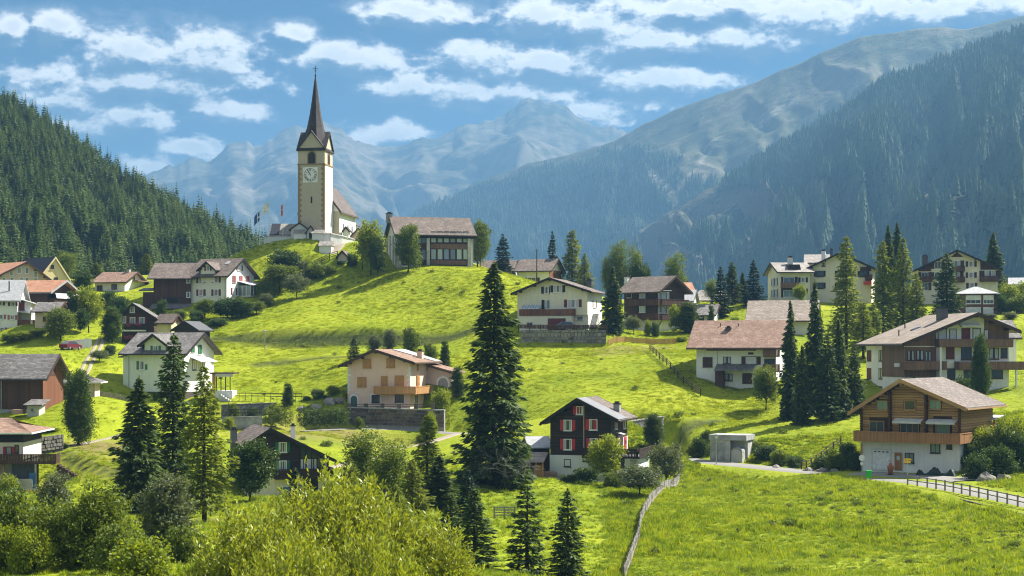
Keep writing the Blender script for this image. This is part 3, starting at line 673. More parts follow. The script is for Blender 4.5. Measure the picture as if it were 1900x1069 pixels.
def broad_proto(name, mat, h, r, seed, trunk_h=0.25, n_lobes=9, n_clump=420, per=14, leaf=0.16, squash=1.0, trunk_mat='bark', clump=0.3, aspect=0.55, stems=1, spread=0.55, lobe=0.48, top_narrow=0.3, shell=0.5, lean=0.4):
    rng = np.random.default_rng(seed); blobs = []; z0 = h * trunk_h; ch = h - z0
    blobs.append(((0, 0, z0 + ch * 0.48), (r * 0.62, r * 0.62, ch * 0.42)))
    for k in range(n_lobes):
        a = 6.283 * k / n_lobes * 2.4 + rng.uniform(-0.4, 0.4); t = (k + 0.5) / n_lobes
        rr = r * spread * (1 - top_narrow * t - 0.25 * (1 - t) ** 2) * rng.uniform(0.8, 1.15)
        lr = r * lobe * rng.uniform(0.6, 1.25) * (1 - 0.35 * top_narrow * t)
        blobs.append(((math.cos(a) * rr, math.sin(a) * rr, z0 + ch * (0.14 + 0.72 * t)), (lr, lr, min(lr * squash, ch * 0.3))))
    ns = len(blobs)
    for k in range(16):                                       # stray shoots break the outline
        c, rr = blobs[1 + int(rng.integers(0, ns - 1))]; d = unit(rng.normal(0, 1, 3) + np.array([0, 0, .5])); q = r * rng.uniform(.1, .2)
        blobs.append((tuple(np.array(c) + d * np.array(rr) * rng.uniform(.95, 1.2)), (q, q, q * rng.uniform(1, 1.8))))
    v, f = crown_arrays(rng, blobs, int(n_clump * 1.12), per, leaf, shell, clump, aspect, lean); blobs = blobs[:ns]
    crown = mesh_np(name + '_crown', v, f, [MATS[mat]])
    tb = MB(); r0 = 0.018 * h + 0.05
    for s in range(stems):
        a = 6.283 * s / stems; o = Vector((math.cos(a), math.sin(a), 0)) * (0.16 * r if stems > 1 else 0)
        top = Vector((0, 0, z0 + ch * 0.7)) + o * 2.2
        tb.tube([o * 0.5 + Vector((0, 0, -0.8)), o * 0.7, o * 1.2 + Vector((0.06 * r, 0.03 * r, z0 * 0.9)), top], [r0 * 1.3, r0, r0 * 0.75, r0 * 0.2], 7)
    for (c, rr) in blobs[1:]:
        tb.tube([(0, 0, z0 * 0.75 + 0.12 * c[2]), (c[0] * 0.5, c[1] * 0.5, (z0 + c[2]) * 0.55), c], [r0 * 0.5, r0 * 0.34, r0 * 0.1], 5, cap=False)
    trunk = tb.mesh(name + '_trunk', MATS[trunk_mat], True, fix=False)
    return (crown, trunk, h, r)

PR = {}
PR['spruce_great'] = conifer_proto('spruce_great', 'needle_dark', 24, 4.7, 1, whorls=64, per=13, sprays=32, droop=0.42, spray=(0.46, 0.14), shape=0.72, gap=0.06, hang=1.6)
PR['spruce'] = conifer_proto('spruce', 'needle_dark', 15, 3.3, 2, whorls=58, per=11, sprays=24, droop=0.40, spray=(0.40, 0.13), shape=0.8, gap=0.05, hang=1.2)
PR['spruce_b'] = conifer_proto('spruce_b', 'needle_dark', 13, 2.5, 3, whorls=60, per=10, sprays=21, droop=0.40, hang=1.3, spray=(0.36, 0.12), shape=0.82, gap=0.08)
PR['spruce_young'] = conifer_proto('spruce_young', 'needle_mid', 7.5, 1.6, 4, whorls=32, per=10, sprays=17, droop=0.12, spray=(0.26, 0.075), up=0.45, shape=0.75, gap=0.04)
PR['spruce_young_b'] = conifer_proto('spruce_young_b', 'needle_mid', 7.5, 1.7, 14, whorls=30, per=9, sprays=18, droop=0.15, spray=(0.26, 0.075), up=0.4, shape=0.7, gap=0.08)
PR['spruce_blue'] = conifer_proto('spruce_blue', 'needle_blue', 9, 2.1, 5, whorls=36, per=9, sprays=15, droop=0.22, spray=(0.30, 0.11), up=0.3)
PR['larch'] = conifer_proto('larch', 'needle_larch', 14, 2.9, 6, whorls=58, per=10, sprays=24, droop=0.20, spray=(0.27, 0.085), up=0.35, shape=0.62, gap=0.07, hang=1.0, start=0.12)
PR['larch_b'] = conifer_proto('larch_b', 'needle_larch', 14, 2.7, 7, whorls=54, per=10, sprays=22, droop=0.26, spray=(0.28, 0.09), up=0.3, shape=0.55, gap=0.16, hang=1.2, start=0.14)
PR['larch_dark'] = conifer_proto('larch_dark', 'needle_mid', 14, 2.6, 8, whorls=60, per=11, sprays=26, droop=0.24, spray=(0.27, 0.09), up=0.3, shape=0.6, gap=0.08, hang=1.0, start=0.06)
PR['stone_pine'] = broad_proto('stone_pine', 'needle_mid', 9, 1.9, 9, 0.12, 18, 1700, 16, 0.15, 1.7, clump=0.2, aspect=0.3, spread=0.42, lobe=0.62, top_narrow=0.65, lean=1.6, shell=0.6)
PR['stone_pine_dark'] = broad_proto('stone_pine_dark', 'needle_dark', 8, 1.8, 10, 0.06, 16, 1200, 14, 0.15, 1.6, clump=0.2, aspect=0.28, spread=0.42, lobe=0.6, top_narrow=0.8, lean=1.4, shell=0.6)
PR['thuja'] = broad_proto('thuja', 'needle_dark', 6, 0.95, 11, 0.02, 14, 500, 14, 0.11, 2.0, clump=0.13, aspect=0.4, spread=0.35, lobe=0.7, top_narrow=0.75, lean=1.2, shell=0.7)
PR['tree'] = broad_proto('tree', 'leaf_mid', 7, 2.6, 12, 0.24, 11, 520, 15, 0.15)
PR['tree_b'] = broad_proto('tree_b', 'leaf_mid', 7, 2.5, 13, 0.2, 13, 560, 15, 0.14, squash=1.2, top_narrow=0.45)
PR['tree_dark'] = broad_proto('tree_dark', 'leaf_dark', 7, 2.6, 15, 0.14, 13, 620, 16, 0.16, squash=1.1)
PR['tree_bright'] = broad_proto('tree_bright', 'leaf_bright', 7, 2.7, 16, 0.22, 11, 480, 14, 0.16)
PR['birch'] = broad_proto('birch', 'leaf_mid', 9, 2.3, 17, 0.2, 13, 420, 13, 0.13, squash=1.7, trunk_mat='bark_grey', clump=0.36, top_narrow=0.5, stems=2)
PR['orchard'] = broad_proto('orchard', 'leaf_grey', 4.6, 2.5, 18, 0.3, 10, 420, 15, 0.12, squash=0.75, clump=0.26, spread=0.62)
PR['bush'] = broad_proto('bush', 'leaf_mid', 3, 2.0, 19, 0.02, 11, 420, 14, 0.12, squash=0.85, stems=4, clump=0.22, spread=0.6)
PR['bush_dark'] = broad_proto('bush_dark', 'leaf_dark', 3, 2.0, 20, 0.02, 11, 420, 14, 0.12, squash=0.85, stems=4, clump=0.22, spread=0.6)
PR['bush_bright'] = broad_proto('bush_bright', 'leaf_bright', 3, 2.0, 21, 0.02, 11, 400, 14, 0.12, squash=0.85, stems=4, clump=0.24, spread=0.6)
PR['bush_grey'] = broad_proto('bush_grey', 'leaf_grey', 5.2, 2.2, 22, 0.02, 13, 620, 15, 0.105, squash=1.2, stems=4, clump=0.24, spread=0.5, top_narrow=0.6, lean=0.8)
PR['great_bush'] = broad_proto('great_bush', 'leaf_mid', 4.4, 3.3, 23, 0.0, 16, 1500, 17, 0.10, squash=0.85, stems=5, clump=0.2, spread=0.62, lobe=0.42)

def willow_proto(seed, h, r, n_shoots=330):
    """upright leafy shoots, long narrow leaves set all the way along each."""
    rng = np.random.default_rng(seed); C, U, V_ = [], [], []; tb = MB()
    for i in range(n_shoots):
        a = rng.uniform(0, 6.283); rr = r * math.sqrt(rng.random()); base = np.array([math.cos(a) * rr * 0.35, math.sin(a) * rr * 0.35, 0.2])
        H = h * (1 - 0.42 * (rr / r) ** 2) * rng.uniform(0.62, 1.04); tip = np.array([math.cos(a) * rr, math.sin(a) * rr, H]) + rng.normal(0, 0.15, 3)
        m = 40; s = rng.uniform(0.42, 1.0, m) ** 0.8; curve = (s ** 1.4)[:, None]
        c = base[None] * (1 - curve) + tip[None] * curve; c[:, 2] = 0.2 + (tip[2] - 0.2) * s
        dirv = unit(tip - base); out = unit(rng.normal(0, 1, (m, 3)) * np.array([1, 1, 0.3])); ax = unit(out * 0.8 + dirv[None] * 0.75 + rng.normal(0, 0.15, (m, 3)))
        L = 0.105 * rng.uniform(0.7, 1.35, m); c = c + ax * (L[:, None] + 0.02) + rng.normal(0, 0.05, (m, 3))
        nr = unit(np.cross(ax, rng.normal(0, 1, (m, 3)))); C.append(c); U.append(ax * L[:, None]); V_.append(nr * (L * 0.34)[:, None])
        if i % 2 == 0: tb.tube([base - (0, 0, 0.6), base * 0.6 + tip * 0.4, tip], [0.03, 0.02, 0.004], 3, cap=False)
    v, f = quads(np.concatenate(C), np.concatenate(U), np.concatenate(V_))
    return (mesh_np('willow_crown', v, f, [MATS['leaf_willow']]), tb.mesh('willow_stems', MATS['bark'], True, fix=False), h, r)
PR['willow'] = willow_proto(31, 5.6, 3.4, 700)
PR['willow_b'] = willow_proto(32, 5.6, 3.0, 600)

def plant(kind, px, py_top, D, label, name='tree', cat='tree', group=None, width=None, base=None, rz=None, crown='crown'):
    """a tree standing on the ground at (px, D), as tall as it reads up to py_top."""
    g = G(px, D) if base is None else Vector(base)
    cr, tr, h, r = PR[kind]; H = (HZ - py_top) * D / F - g.z; H = max(H, 0.4)
    s = H / h; sx = s if width is None else width / (2 * r)
    o = empty(name, g, label, cat, group, RNG.uniform(0, 6.28) if rz is None else rz); o.scale = (sx, sx, s)
    obj(crown, cr, o); obj('trunk', tr, o)
    return o

# ------------------------------------------------------------------ woods on the slopes
def tree_low(h, r, seed, tiers=9, per=9, mat='forest_tree', up=0.0):
    rng = np.random.default_rng(seed); C, U, V_ = [], [], []
    for k in range(tiers):
        t = 0.1 + 0.9 * k / tiers; L = r * (1 - t) ** 0.75 + 0.12
        for b in range(max(4, int(per * (1 - 0.5 * t)))):
            a = 6.283 * b / per + rng.uniform(0, 6); d = np.array([math.cos(a), math.sin(a), 0]); l = L * rng.uniform(0.7, 1.15)
            ax = unit(d + np.array([0, 0, -0.35 + up])); C.append(d * l * 0.55 + np.array([0, 0, h * t + rng.uniform(-.2, .2)])); U.append(ax * l * 0.6); V_.append(np.array([-d[1], d[0], 0.15]) * l * 0.42)
            C.append(d * l * 0.45 + np.array([0, 0, h * t - 0.25])); U.append(unit(d + np.array([0, 0, -0.9])) * l * 0.5); V_.append(np.array([-d[1], d[0], -0.3]) * l * 0.34)
    C.append(np.array([0, 0, h * 0.97])); U.append(np.array([0, 0, h * 0.06])); V_.append(np.array([0.12, 0.05, 0]))
    v, f = quads(np.array(C), np.array(U), np.array(V_)); return mesh_np('forest_tree', v, f, [MATS[mat]])
def cone_low(h, r, seed):
    """far-off conifer: four ragged stacked skirts."""
    rng = np.random.default_rng(seed); v = []; f = []
    for k in range(4):
        z1 = h * (0.42 + 0.58 * (k + 1) / 4 - 0.02); z0 = h * (0.02 + 0.24 * k); R_ = r * (1 - 0.24 * k); n = 7; b = len(v)
        v.append((0, 0, z1)); v += [(R_ * rng.uniform(.7, 1.2) * math.cos(6.283 * i / n + k), R_ * rng.uniform(.7, 1.2) * math.sin(6.283 * i / n + k), z0 + rng.uniform(-.4, .4)) for i in range(n)]
        f += [(b, b + 1 + i, b + 1 + (i + 1) % n) for i in range(n)]
    return mesh_np('far_conifer', v, f, [MATS['forest_tree']])
def sample_slope(name, n, rng, front_only=True):
    V, fm, nv = MOUNT[name]; nr, nu, _ = V.shape; top = nv if front_only else nr - 1
    A = V[:top - 1 + 1]; e1 = V[1:top, :-1] - V[:top - 1, :-1]; e2 = V[:top - 1, 1:] - V[:top - 1, :-1]
    area = np.linalg.norm(np.cross(e1, e2), axis=-1) * np.clip(fm[:top - 1, :-1] ** 2, 0, 1)
    px = V[:top - 1, :-1, 0] / V[:top - 1, :-1, 1] * F + CX; area = np.where((px < -260) | (px > 2160), 0, area)
    p = (area / area.sum()).ravel(); k = rng.choice(len(p), n, p=p); j, i = np.unravel_index(k, area.shape); u = rng.random((n, 1)); w = rng.random((n, 1))
    return V[j, i] + e1[j, i] * u + e2[j, i] * w
low = [proto('far_conifer', cone_low(15, 3.5, s)) for s in range(4)]
for nm, src, n, smin, smax in (('spur_forest', 'mountain_spur', 46000, 0.7, 1.3), ('ridge_forest', 'mountain_ridge', 22000, 0.7, 1.4)):
    pts = sample_slope(src, n, RNG); s = RNG.uniform(smin, smax, n) * (0.8 + 0.4 * RNG.random(n)); sc = np.stack([s * RNG.uniform(0.8, 1.2, n)] * 2 + [s], 1); rot = np.zeros((n, 3)); rot[:, 2] = RNG.uniform(0, 6.28, n)
    pts[:, 2] -= 0.5; scatter(nm, pts, sc, rot, low)
# the near wood: the 300 that show largest stand alone, the rest are one mass
near = [tree_low(13, 2.7, 40 + s, 11, 10, 'wood_tree', 0.15 * s) for s in range(5)] + [tree_low(11, 3.4, 60, 8, 12, 'wood_tree', 0.6), tree_low(10, 3.2, 62, 7, 12, 'wood_tree', 0.8), tree_low(14, 2.5, 61, 12, 8, 'needle_mid')]
n = 14000; pts = sample_slope('wooded_hillside', n, RNG); pxs = pts[:, 0] / pts[:, 1] * F + CX; keep = (pxs > -200) & (pxs < 620); pts = pts[keep]; n = len(pts)
s = RNG.uniform(0.36, 0.85, n) * (0.8 + 0.35 * RNG.random(n)); pxs = pxs[keep]
inview = (pxs > 2) & (pxs < 470); order = np.argsort(np.where(inview, -s / pts[:, 1], 1)); solo = order[:300]; rest = order[300:]
for i in solo:
    o = obj('conifer', near[int(RNG.integers(0, len(near)))]); o.location = pts[i]; o.location.z -= 0.3; o.rotation_euler = (0, 0, RNG.uniform(0, 6.28)); o.scale = (s[i] * 1.05, s[i] * 1.05, s[i])
    tag(o, 'dark green conifer in the dense wood climbing the hillside behind the village', 'tree', 'conifers of the wooded hillside')
sc = np.stack([s[rest] * 1.05, s[rest] * 1.05, s[rest]], 1); rot = np.zeros((len(rest), 3)); rot[:, 2] = RNG.uniform(0, 6.28, len(rest)); pr = pts[rest]; pr[:, 2] -= 0.3
scatter('hillside_forest', pr, sc, rot, [proto('forest_tree', m) for m in near])

# ------------------------------------------------------------------ grass standing on the meadows
def tuft(seed, n=26, r=0.42, h=0.34, w=0.028, mat='grass_blade'):
    rng = np.random.default_rng(seed); v = []; f = []
    for k in range(n):
        a = rng.uniform(0, 6.283); q = math.sqrt(rng.random()); x, y = .4 * r * q * math.cos(a), .4 * r * q * math.sin(a); b = a + 1.57 + rng.normal(0, .5); hh = h * (1.1 - .7 * q * q) * rng.uniform(0.7, 1.2); l = .75 * r * q * np.array([math.cos(a), math.sin(a)]) + rng.normal(0, .05, 2)
        i = len(v); v += [(x - w * math.cos(b), y - w * math.sin(b), -0.06), (x + w * math.cos(b), y + w * math.sin(b), -0.06), (x + l[0], y + l[1], hh)]; f.append((i, i + 1, i + 2))
    return mesh_np('grass_tuft', v, f, [MATS[mat]])
tufts = [proto('grass_tuft', tuft(70 + k, 44, 0.52, 0.25, 0.036)) for k in range(4)] + [proto('grass_tuft', tuft(80, 34, 0.4, 0.42, 0.036))]
mown = [proto('grass_tuft', tuft(90 + k, 26, 0.6, 0.15, 0.03, 'grass_mown')) for k in range(3)]
def grow(name, n, box, scl, keepf=None, kit=None):
    px = RNG.uniform(box[0], box[1], n); D = np.sqrt(RNG.uniform(box[2] ** 2, box[3] ** 2, n)); x = (px - CX) * D / F; m = np.ones(n, bool)
    for nm, sp, w, _, _ in ROADS:
        d, _, _ = poly_d(x, D, [tuple(p) for p in sp[::3]] + [tuple(sp[-1])]); m &= d > w / 2 + np.where(D < 240, 1.7, 0.3)
    for tp in TERR:
        d, _, s_ = poly_d(x, D, tp); m &= (d > 0.9) | (RNG.random(len(x)) < 0.12)
    if keepf is not None: m &= keepf(x, D, px)
    x, D = x[m], D[m]; n = len(x); z = ztv(x, D); nz = fbm(x / 6, D / 6, 3, 77); s = scl * RNG.uniform(0.6, 1.3, n) * (1 + 0.5 * nz)
    rot = np.zeros((n, 3)); rot[:, 2] = RNG.uniform(0, 6.28, n)
    scatter(name, np.stack([x, D, z], 1), np.stack([s, s, s * (1 + 0.4 * nz)], 1), rot, kit or tufts)
grow('meadow_grass', 44000, (1120, 2330, 104, 215), 1.0)
grow('meadow_grass', 15000, (-340, 1180, 80, 200), 0.9)
grow('hill_grass', 30000, (380, 1460, 225, 345), 1.0, None, mown)
grow('slope_grass', 11000, (-340, 420, 190, 350), 1.0, None, mown)
grow('slope_grass', 11000, (1180, 2330, 195, 330), 1.0, None, mown)

herb = [proto('herb_clump', mesh_np('herb_clump', *crown_arrays(np.random.default_rng(q), [((0, 0, .2), (.5, .45, .3))], 26, 8, .1, .4, .12), [MATS['leaf_mid']])) for q in range(3)]
grow('meadow_herbs', 350, (1150, 1960, 104, 200), 0.75, lambda x, y, p: fbm(x / 9, y / 9, 3, 5) > .02, herb)
grow('meadow_herbs', 220, (380, 1460, 200, 330), .8, lambda x, y, p: fbm(x / 9, y / 9, 3, 8) > .05, herb)

# ------------------------------------------------------------------ haze in the valley air
def haze():
    me = MB().box(-9000, 9000, -3000, 10800, -52, 1320).mesh('haze', bpy.data.materials.new('haze'))
    m = me.materials[0]; m.use_nodes = True; t = NT(m.node_tree); t.n.clear(); out = t.node('ShaderNodeOutputMaterial'); v = t.node('ShaderNodeVolumePrincipled')
    v.inputs['Color'].default_value = (0.17, 0.37, 0.63, 1); v.inputs['Density'].default_value = 0.00017; v.inputs['Anisotropy'].default_value = 0.15
    t.l.new(v.outputs[0], out.inputs['Volume']); o = obj('haze', me, kind='stuff'); o.display_type = 'WIRE'
haze()
# ------------------------------------------------------------------ buildings
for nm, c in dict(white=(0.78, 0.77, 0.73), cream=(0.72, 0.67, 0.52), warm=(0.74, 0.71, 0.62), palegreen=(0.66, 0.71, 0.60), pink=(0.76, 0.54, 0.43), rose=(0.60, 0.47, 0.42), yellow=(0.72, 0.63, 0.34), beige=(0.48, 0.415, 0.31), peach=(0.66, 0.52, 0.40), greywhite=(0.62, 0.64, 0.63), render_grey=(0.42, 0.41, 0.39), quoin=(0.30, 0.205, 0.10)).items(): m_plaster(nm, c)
m_wood('wood_black', (0.014, 0.009, 0.008), (0.045, 0.028, 0.022), 0.22)
m_wood('wood_dark', (0.030, 0.016, 0.010), (0.095, 0.048, 0.028), 0.22)
m_wood('board_dark', (0.030, 0.016, 0.011), (0.12, 0.055, 0.032), 0.24, True)
m_wood('board_red', (0.075, 0.028, 0.014), (0.24, 0.095, 0.045), 0.24, True)
m_wood('board_brown', (0.12, 0.062, 0.042), (0.25, 0.145, 0.10), 0.18, True)
m_wood('log_brown', (0.30, 0.16, 0.06), (0.50, 0.30, 0.13), 5.0, False)
m_wood('wood_orange', (0.36, 0.17, 0.055), (0.58, 0.32, 0.12), 0.15, True)
m_wood('wood_rail', (0.25, 0.11, 0.042), (0.44, 0.225, 0.09), 0.15, True)
m_wood('wood_grey', (0.17, 0.15, 0.13), (0.32, 0.29, 0.25), 0.15, True)
m_tiles('tile_brown', (0.105, 0.080, 0.066), (0.24, 0.19, 0.16)); m_tiles('tile_red', (0.20, 0.115, 0.08), (0.34, 0.225, 0.165), lichen=(0.34, 0.26, 0.2))
m_tiles('tile_orange', (0.33, 0.15, 0.085), (0.50, 0.28, 0.17)); m_tiles('tile_grey', (0.115, 0.105, 0.10), (0.27, 0.25, 0.235)); m_tiles('tile_slate', (0.085, 0.066, 0.06), (0.25, 0.20, 0.18), 0.25)
m_tiles('tile_pale', (0.22, 0.175, 0.14), (0.37, 0.305, 0.25), 0.5); m_tiles('tile_stone', (0.22, 0.20, 0.18), (0.46, 0.42, 0.38), 0.45); m_tiles('shingle_spire', (0.026, 0.020, 0.020), (0.085, 0.06, 0.053), 0.3)
m_seam('sheet_grey', (0.19, 0.19, 0.20)); m_seam('sheet_pale', (0.42, 0.42, 0.42)); m_seam('sheet_dark', (0.10, 0.10, 0.11)); m_plain('sheet_blackblue', (0.018, 0.02, 0.03), 0.6)
m_glass('glass', (0.045, 0.055, 0.065)); m_glass('glass_net', (0.07, 0.08, 0.08), (0.55, 0.55, 0.52)); m_glass('glass_green', (0.14, 0.22, 0.19)); m_glass('glass_pale', (0.36, 0.43, 0.40)); m_glass('glass_sky', (0.16, 0.22, 0.28))
for nm, c in dict(paint_white=(0.78, 0.78, 0.76), paint_red=(0.52, 0.045, 0.055), paint_maroon=(0.16, 0.035, 0.032), paint_pinkred=(0.42, 0.14, 0.13), paint_green=(0.06, 0.19, 0.075), paint_teal=(0.02, 0.15, 0.10), paint_brown=(0.075, 0.035, 0.022), paint_dark=(0.022, 0.018, 0.018), paint_blackgreen=(0.02, 0.03, 0.026), timber_dark=(0.055, 0.03, 0.02), timber_black=(0.02, 0.014, 0.012), timber_orange=(0.48, 0.25, 0.09), timber_pink=(0.42, 0.27, 0.21), rust=(0.30, 0.11, 0.05), tarp=(0.014, 0.03, 0.026), blind=(0.62, 0.62, 0.64), awning=(0.55, 0.54, 0.51), cloth_red=(0.62, 0.07, 0.04), paint_grey=(0.33, 0.33, 0.34), paint_blue=(0.05, 0.16, 0.34), bin_green=(0.02, 0.42, 0.05)).items(): m_plain(nm, c, 0.6)
m_plain('steel', (0.42, 0.43, 0.44), 0.45, 0.6); m_plain('iron', (0.05, 0.05, 0.055), 0.6, 0.3); m_plain('gilt', (0.55, 0.40, 0.12), 0.4, 0.5); m_plain('lamp_glass', (0.7, 0.7, 0.66), 0.3)
m_plain('concrete', (0.36, 0.36, 0.345), 0.9, 0, 0.4, 0.8); m_plain('concrete_pale', (0.52, 0.51, 0.48), 0.9, 0, 0.35, 0.8)
m_stone('rubble', (0.10, 0.095, 0.09), (0.42, 0.40, 0.38), (0.16, 0.15, 0.14), 2.3); m_stone('rubble_dark', (0.045, 0.04, 0.038), (0.22, 0.20, 0.185), (0.09, 0.085, 0.08), 1.7)
m_block('stone_dark', (0.03, 0.026, 0.022), (0.20, 0.16, 0.13)); m_block('stone_pale', (0.11, 0.10, 0.085), (0.34, 0.31, 0.27)); m_plain('mortar', (0.32, 0.29, 0.26), 0.95); m_block('brick_red', (0.16, 0.055, 0.042), (0.24, 0.10, 0.08))

MCACHE = {}
def cached(key, fn):
    if key not in MCACHE: MCACHE[key] = fn()
    return MCACHE[key]
def frame_mesh(w, h, mat, bars, trans, t=0.07, sill=True):
    b = MB()
    b.box(-w / 2 - t, -w / 2 + 0.02, -0.07, 0.02, -h / 2 - t, h / 2 + t).box(w / 2 - 0.02, w / 2 + t, -0.07, 0.02, -h / 2 - t, h / 2 + t)
    b.box(-w / 2 + 0.02, w / 2 - 0.02, -0.07, 0.02, h / 2 - 0.02, h / 2 + t).box(-w / 2 + 0.02, w / 2 - 0.02, -0.07, 0.02, -h / 2 - t, -h / 2 + 0.02)
    for k in range(1, bars): x = -w / 2 + w * k / bars; b.box(x - 0.03, x + 0.03, -0.055, 0.02, -h / 2 + 0.02, h / 2 - 0.02)
    for k in range(1, trans): z = -h / 2 + h * k / trans; b.box(-w / 2 + 0.02, w / 2 - 0.02, -0.05, 0.02, z - 0.02, z + 0.02)
    if sill: b.box(-w / 2 - t - 0.06, w / 2 + t + 0.06, -0.16, 0.02, -h / 2 - t - 0.08, -h / 2 - t - 0.003)
    return b.mesh('window', MATS[mat])
def pane_mesh(w, h, mat): return MB().box(-w / 2 + 0.021, w / 2 - 0.021, -0.02, 0.015, -h / 2 + 0.021, h / 2 - 0.021).mesh('pane', MATS[mat])
def shutter_mesh(w, h, mat):
    b = MB().box(-w / 2, w / 2, -0.05, 0.015, -h / 2, h / 2)
    for z0, z1 in ((-h / 2 + 0.08, -0.04), (0.04, h / 2 - 0.08)):
        b.box(-w / 2 + 0.05, w / 2 - 0.05, -0.068, -0.051, z0, z1)
        n = 4
        for k in range(n): zz = z0 + (z1 - z0) * (k + 0.5) / n; b.box(-w / 2 + 0.07, w / 2 - 0.07, -0.08, -0.069, zz - 0.03, zz + 0.03)
    return b.mesh('shutter', MATS[mat])

class House:
    """A building whose front stands through (px, D), its ground floor at py; app turns it against the line of sight (+ shows the left side)."""
    def __init__(s, name, label, px, py, D, app=0.0, cat='house', group=None):
        s.o = P(px, py, D); s.D = D; az = math.degrees(math.atan((px - CX) / F)); s.rz = R(app - az)
        s.root = empty(name, s.o, label, cat, group, s.rz); s.M = Matrix.Translation(s.o) @ Matrix.Rotation(s.rz, 4, 'Z'); s.Mi = s.M.inverted()
        s.x0 = -5; s.x1 = 5; s.y1 = 10; s.k = F / D
    def hit(s, px, py, face='F', off=0.0):
        """where the sight line through a photo pixel meets a face: (along, height)."""
        a = s.Mi @ Vector((0, 0, 0)); d = (s.Mi.to_3x3() @ Vector(((px - CX) / F, 1, (HZ - py) / F)))
        if face == 'F': k = (off - a.y) / d.y; p = a + d * k; return p.x, p.z
        xx = (s.x1 if face == 'R' else s.x0) + off; k = (xx - a.x) / d.x; p = a + d * k; return p.y, p.z
    def X(s, px, py=650, off=0.0): return s.hit(px, py, 'F', off)[0]
    def Z(s, py, px=None, off=0.0): return s.hit(px if px is not None else s.o.x / s.o.y * F + CX, py, 'F', off)[1]
    def loc(s, face, u, z, off=0.0, base=0.0):
        if face == 'F': return Vector((u, base - off, z)), 0.0
        if face == 'R': return Vector((s.x1 + base + off, u, z)), R(90)
        return Vector((s.x0 - base - off, u, z)), R(-90)
    def part(s, mb, name, mat, parent=None, kind=None): return mb.build(name, MATS[mat], parent or s.root, kind=kind)
    def body(s, x0, x1, y0, y1, h, rh, axis='y', mat='white', base=None, hr=None, xr=None, zb=-3.5, name='wall', main=True):
        """walls up to the eaves h (hr on the right) with the gables to the ridge rh; base=(height, material) is a lower storey."""
        hr = h if hr is None else hr; b = MB(); z0 = base[0] if base else zb
        if axis == 'y':
            xr = (x0 + x1) / 2 if xr is None else xr
            b.prism([(x0, z0), (x1, z0), (x1, hr), (xr, rh), (x0, h)], y0, y1, 'y')
        else:
            xr = (y0 + y1) / 2 if xr is None else xr
            b.prism([(y0, z0), (y1, z0), (y1, hr), (xr, rh), (y0, h)], x0, x1, 'x')
        w = s.part(b, name, mat)
        if base: s.part(MB().box(x0 - 0.06, x1 + 0.06, y0 - 0.06, y1 + 0.06, zb, base[0]), 'lower_wall', base[1])
        if main: s.x0, s.x1, s.y1, s.xr, s.h, s.hr, s.rh, s.axis = x0, x1, y1, xr, h, hr, rh, axis
        s.last = (x0, x1, y0, y1, h, hr, rh, xr, axis); return w
    def roof(s, mat='tile_brown', of=1.0, os=0.9, ob=None, t=0.2, trim='timber_dark', box=None, purlins=True, name='roof', lift=0.004):
        """two pitched slabs over the last body, with barge boards, gutters and purlin heads."""
        x0, x1, y0, y1, h, hr, rh, xr, axis = box or s.last; ob = of if ob is None else ob
        a0, a1 = (y0 - of, y1 + ob) if axis == 'y' else (x0 - of, x1 + ob); lo, hi = (x0, x1) if axis == 'y' else (y0, y1)
        b = MB(); tr = MB(); gt = MB()
        for e, he, sg in ((lo, h, -1), (hi, hr, 1)):
            sl = (rh - he) / max(abs(xr - e), 0.01); ex = e + sg * os; ez = he - sl * os
            c = math.hypot(1, sl); tv = t * c
            b.prism([(xr, rh + lift), (ex, ez + lift), (ex, ez + tv + lift), (xr, rh + tv + lift)], a0, a1, axis)
            for q0, q1 in ((a0 - 0.05, a0 - 0.002), (a1 + 0.002, a1 + 0.05)):
                tr.prism([(xr, rh - 0.16), (ex, ez - 0.16), (ex, ez + tv + 0.03), (xr, rh + tv + 0.03)], q0, q1, axis)
            gt.prism([(ex + sg * 0.002, ez - 0.02), (ex + sg * 0.14, ez - 0.02), (ex + sg * 0.14, ez + 0.12), (ex + sg * 0.002, ez + 0.12)], a0 + 0.05, a1 - 0.05, axis)
        r = s.part(b, name, mat); s.part(tr, 'bargeboard', trim, r); s.part(gt, 'gutter', trim, r)
        if purlins and of > 0.4:
            pb = MB()
            for e, he in ((lo, h), (hi, hr)):
                for k in (0.12, 0.55):
                    u = e + (xr - e) * k; zz = he + (rh - he) * k
                    pb.prism([(u - 0.11, zz - 0.32), (u + 0.11, zz - 0.32), (u + 0.11, zz - 0.04), (u - 0.11, zz - 0.04)], a0 + 0.12, a0 + of - 0.01, axis)
            pb.prism([(xr - 0.12, rh - 0.4), (xr + 0.12, rh - 0.4), (xr + 0.12, rh - 0.08), (xr - 0.12, rh - 0.08)], a0 + 0.12, a0 + of - 0.01, axis)
            s.part(pb, 'purlin', trim, r)
        return r
    def hip(s, x0, x1, y0, y1, h, rh, mat, ov=0.6, ridge=0.5, t=0.16):
        """hipped roof."""
        X0, X1, Y0, Y1 = x0 - ov, x1 + ov, y0 - ov, y1 + ov; ym = (Y0 + Y1) / 2; ins = (Y1 - Y0) / 2 * ridge * 2
        v = [(X0, Y0, h), (X1, Y0, h), (X1, Y1, h), (X0, Y1, h), (X0 + ins, ym, rh), (X1 - ins, ym, rh)]
        v2 = [(a, b, c + t) for a, b, c in v]
        f = [(0, 1, 5, 4), (1, 2, 5), (2, 3, 4, 5), (3, 0, 4)]
        m = MB().raw(v + v2, [tuple(reversed(q)) for q in f] + [tuple(i + 6 for i in q) for q in f] + [(0, 1, 7, 6), (1, 2, 8, 7), (2, 3, 9, 8), (3, 0, 6, 9)])
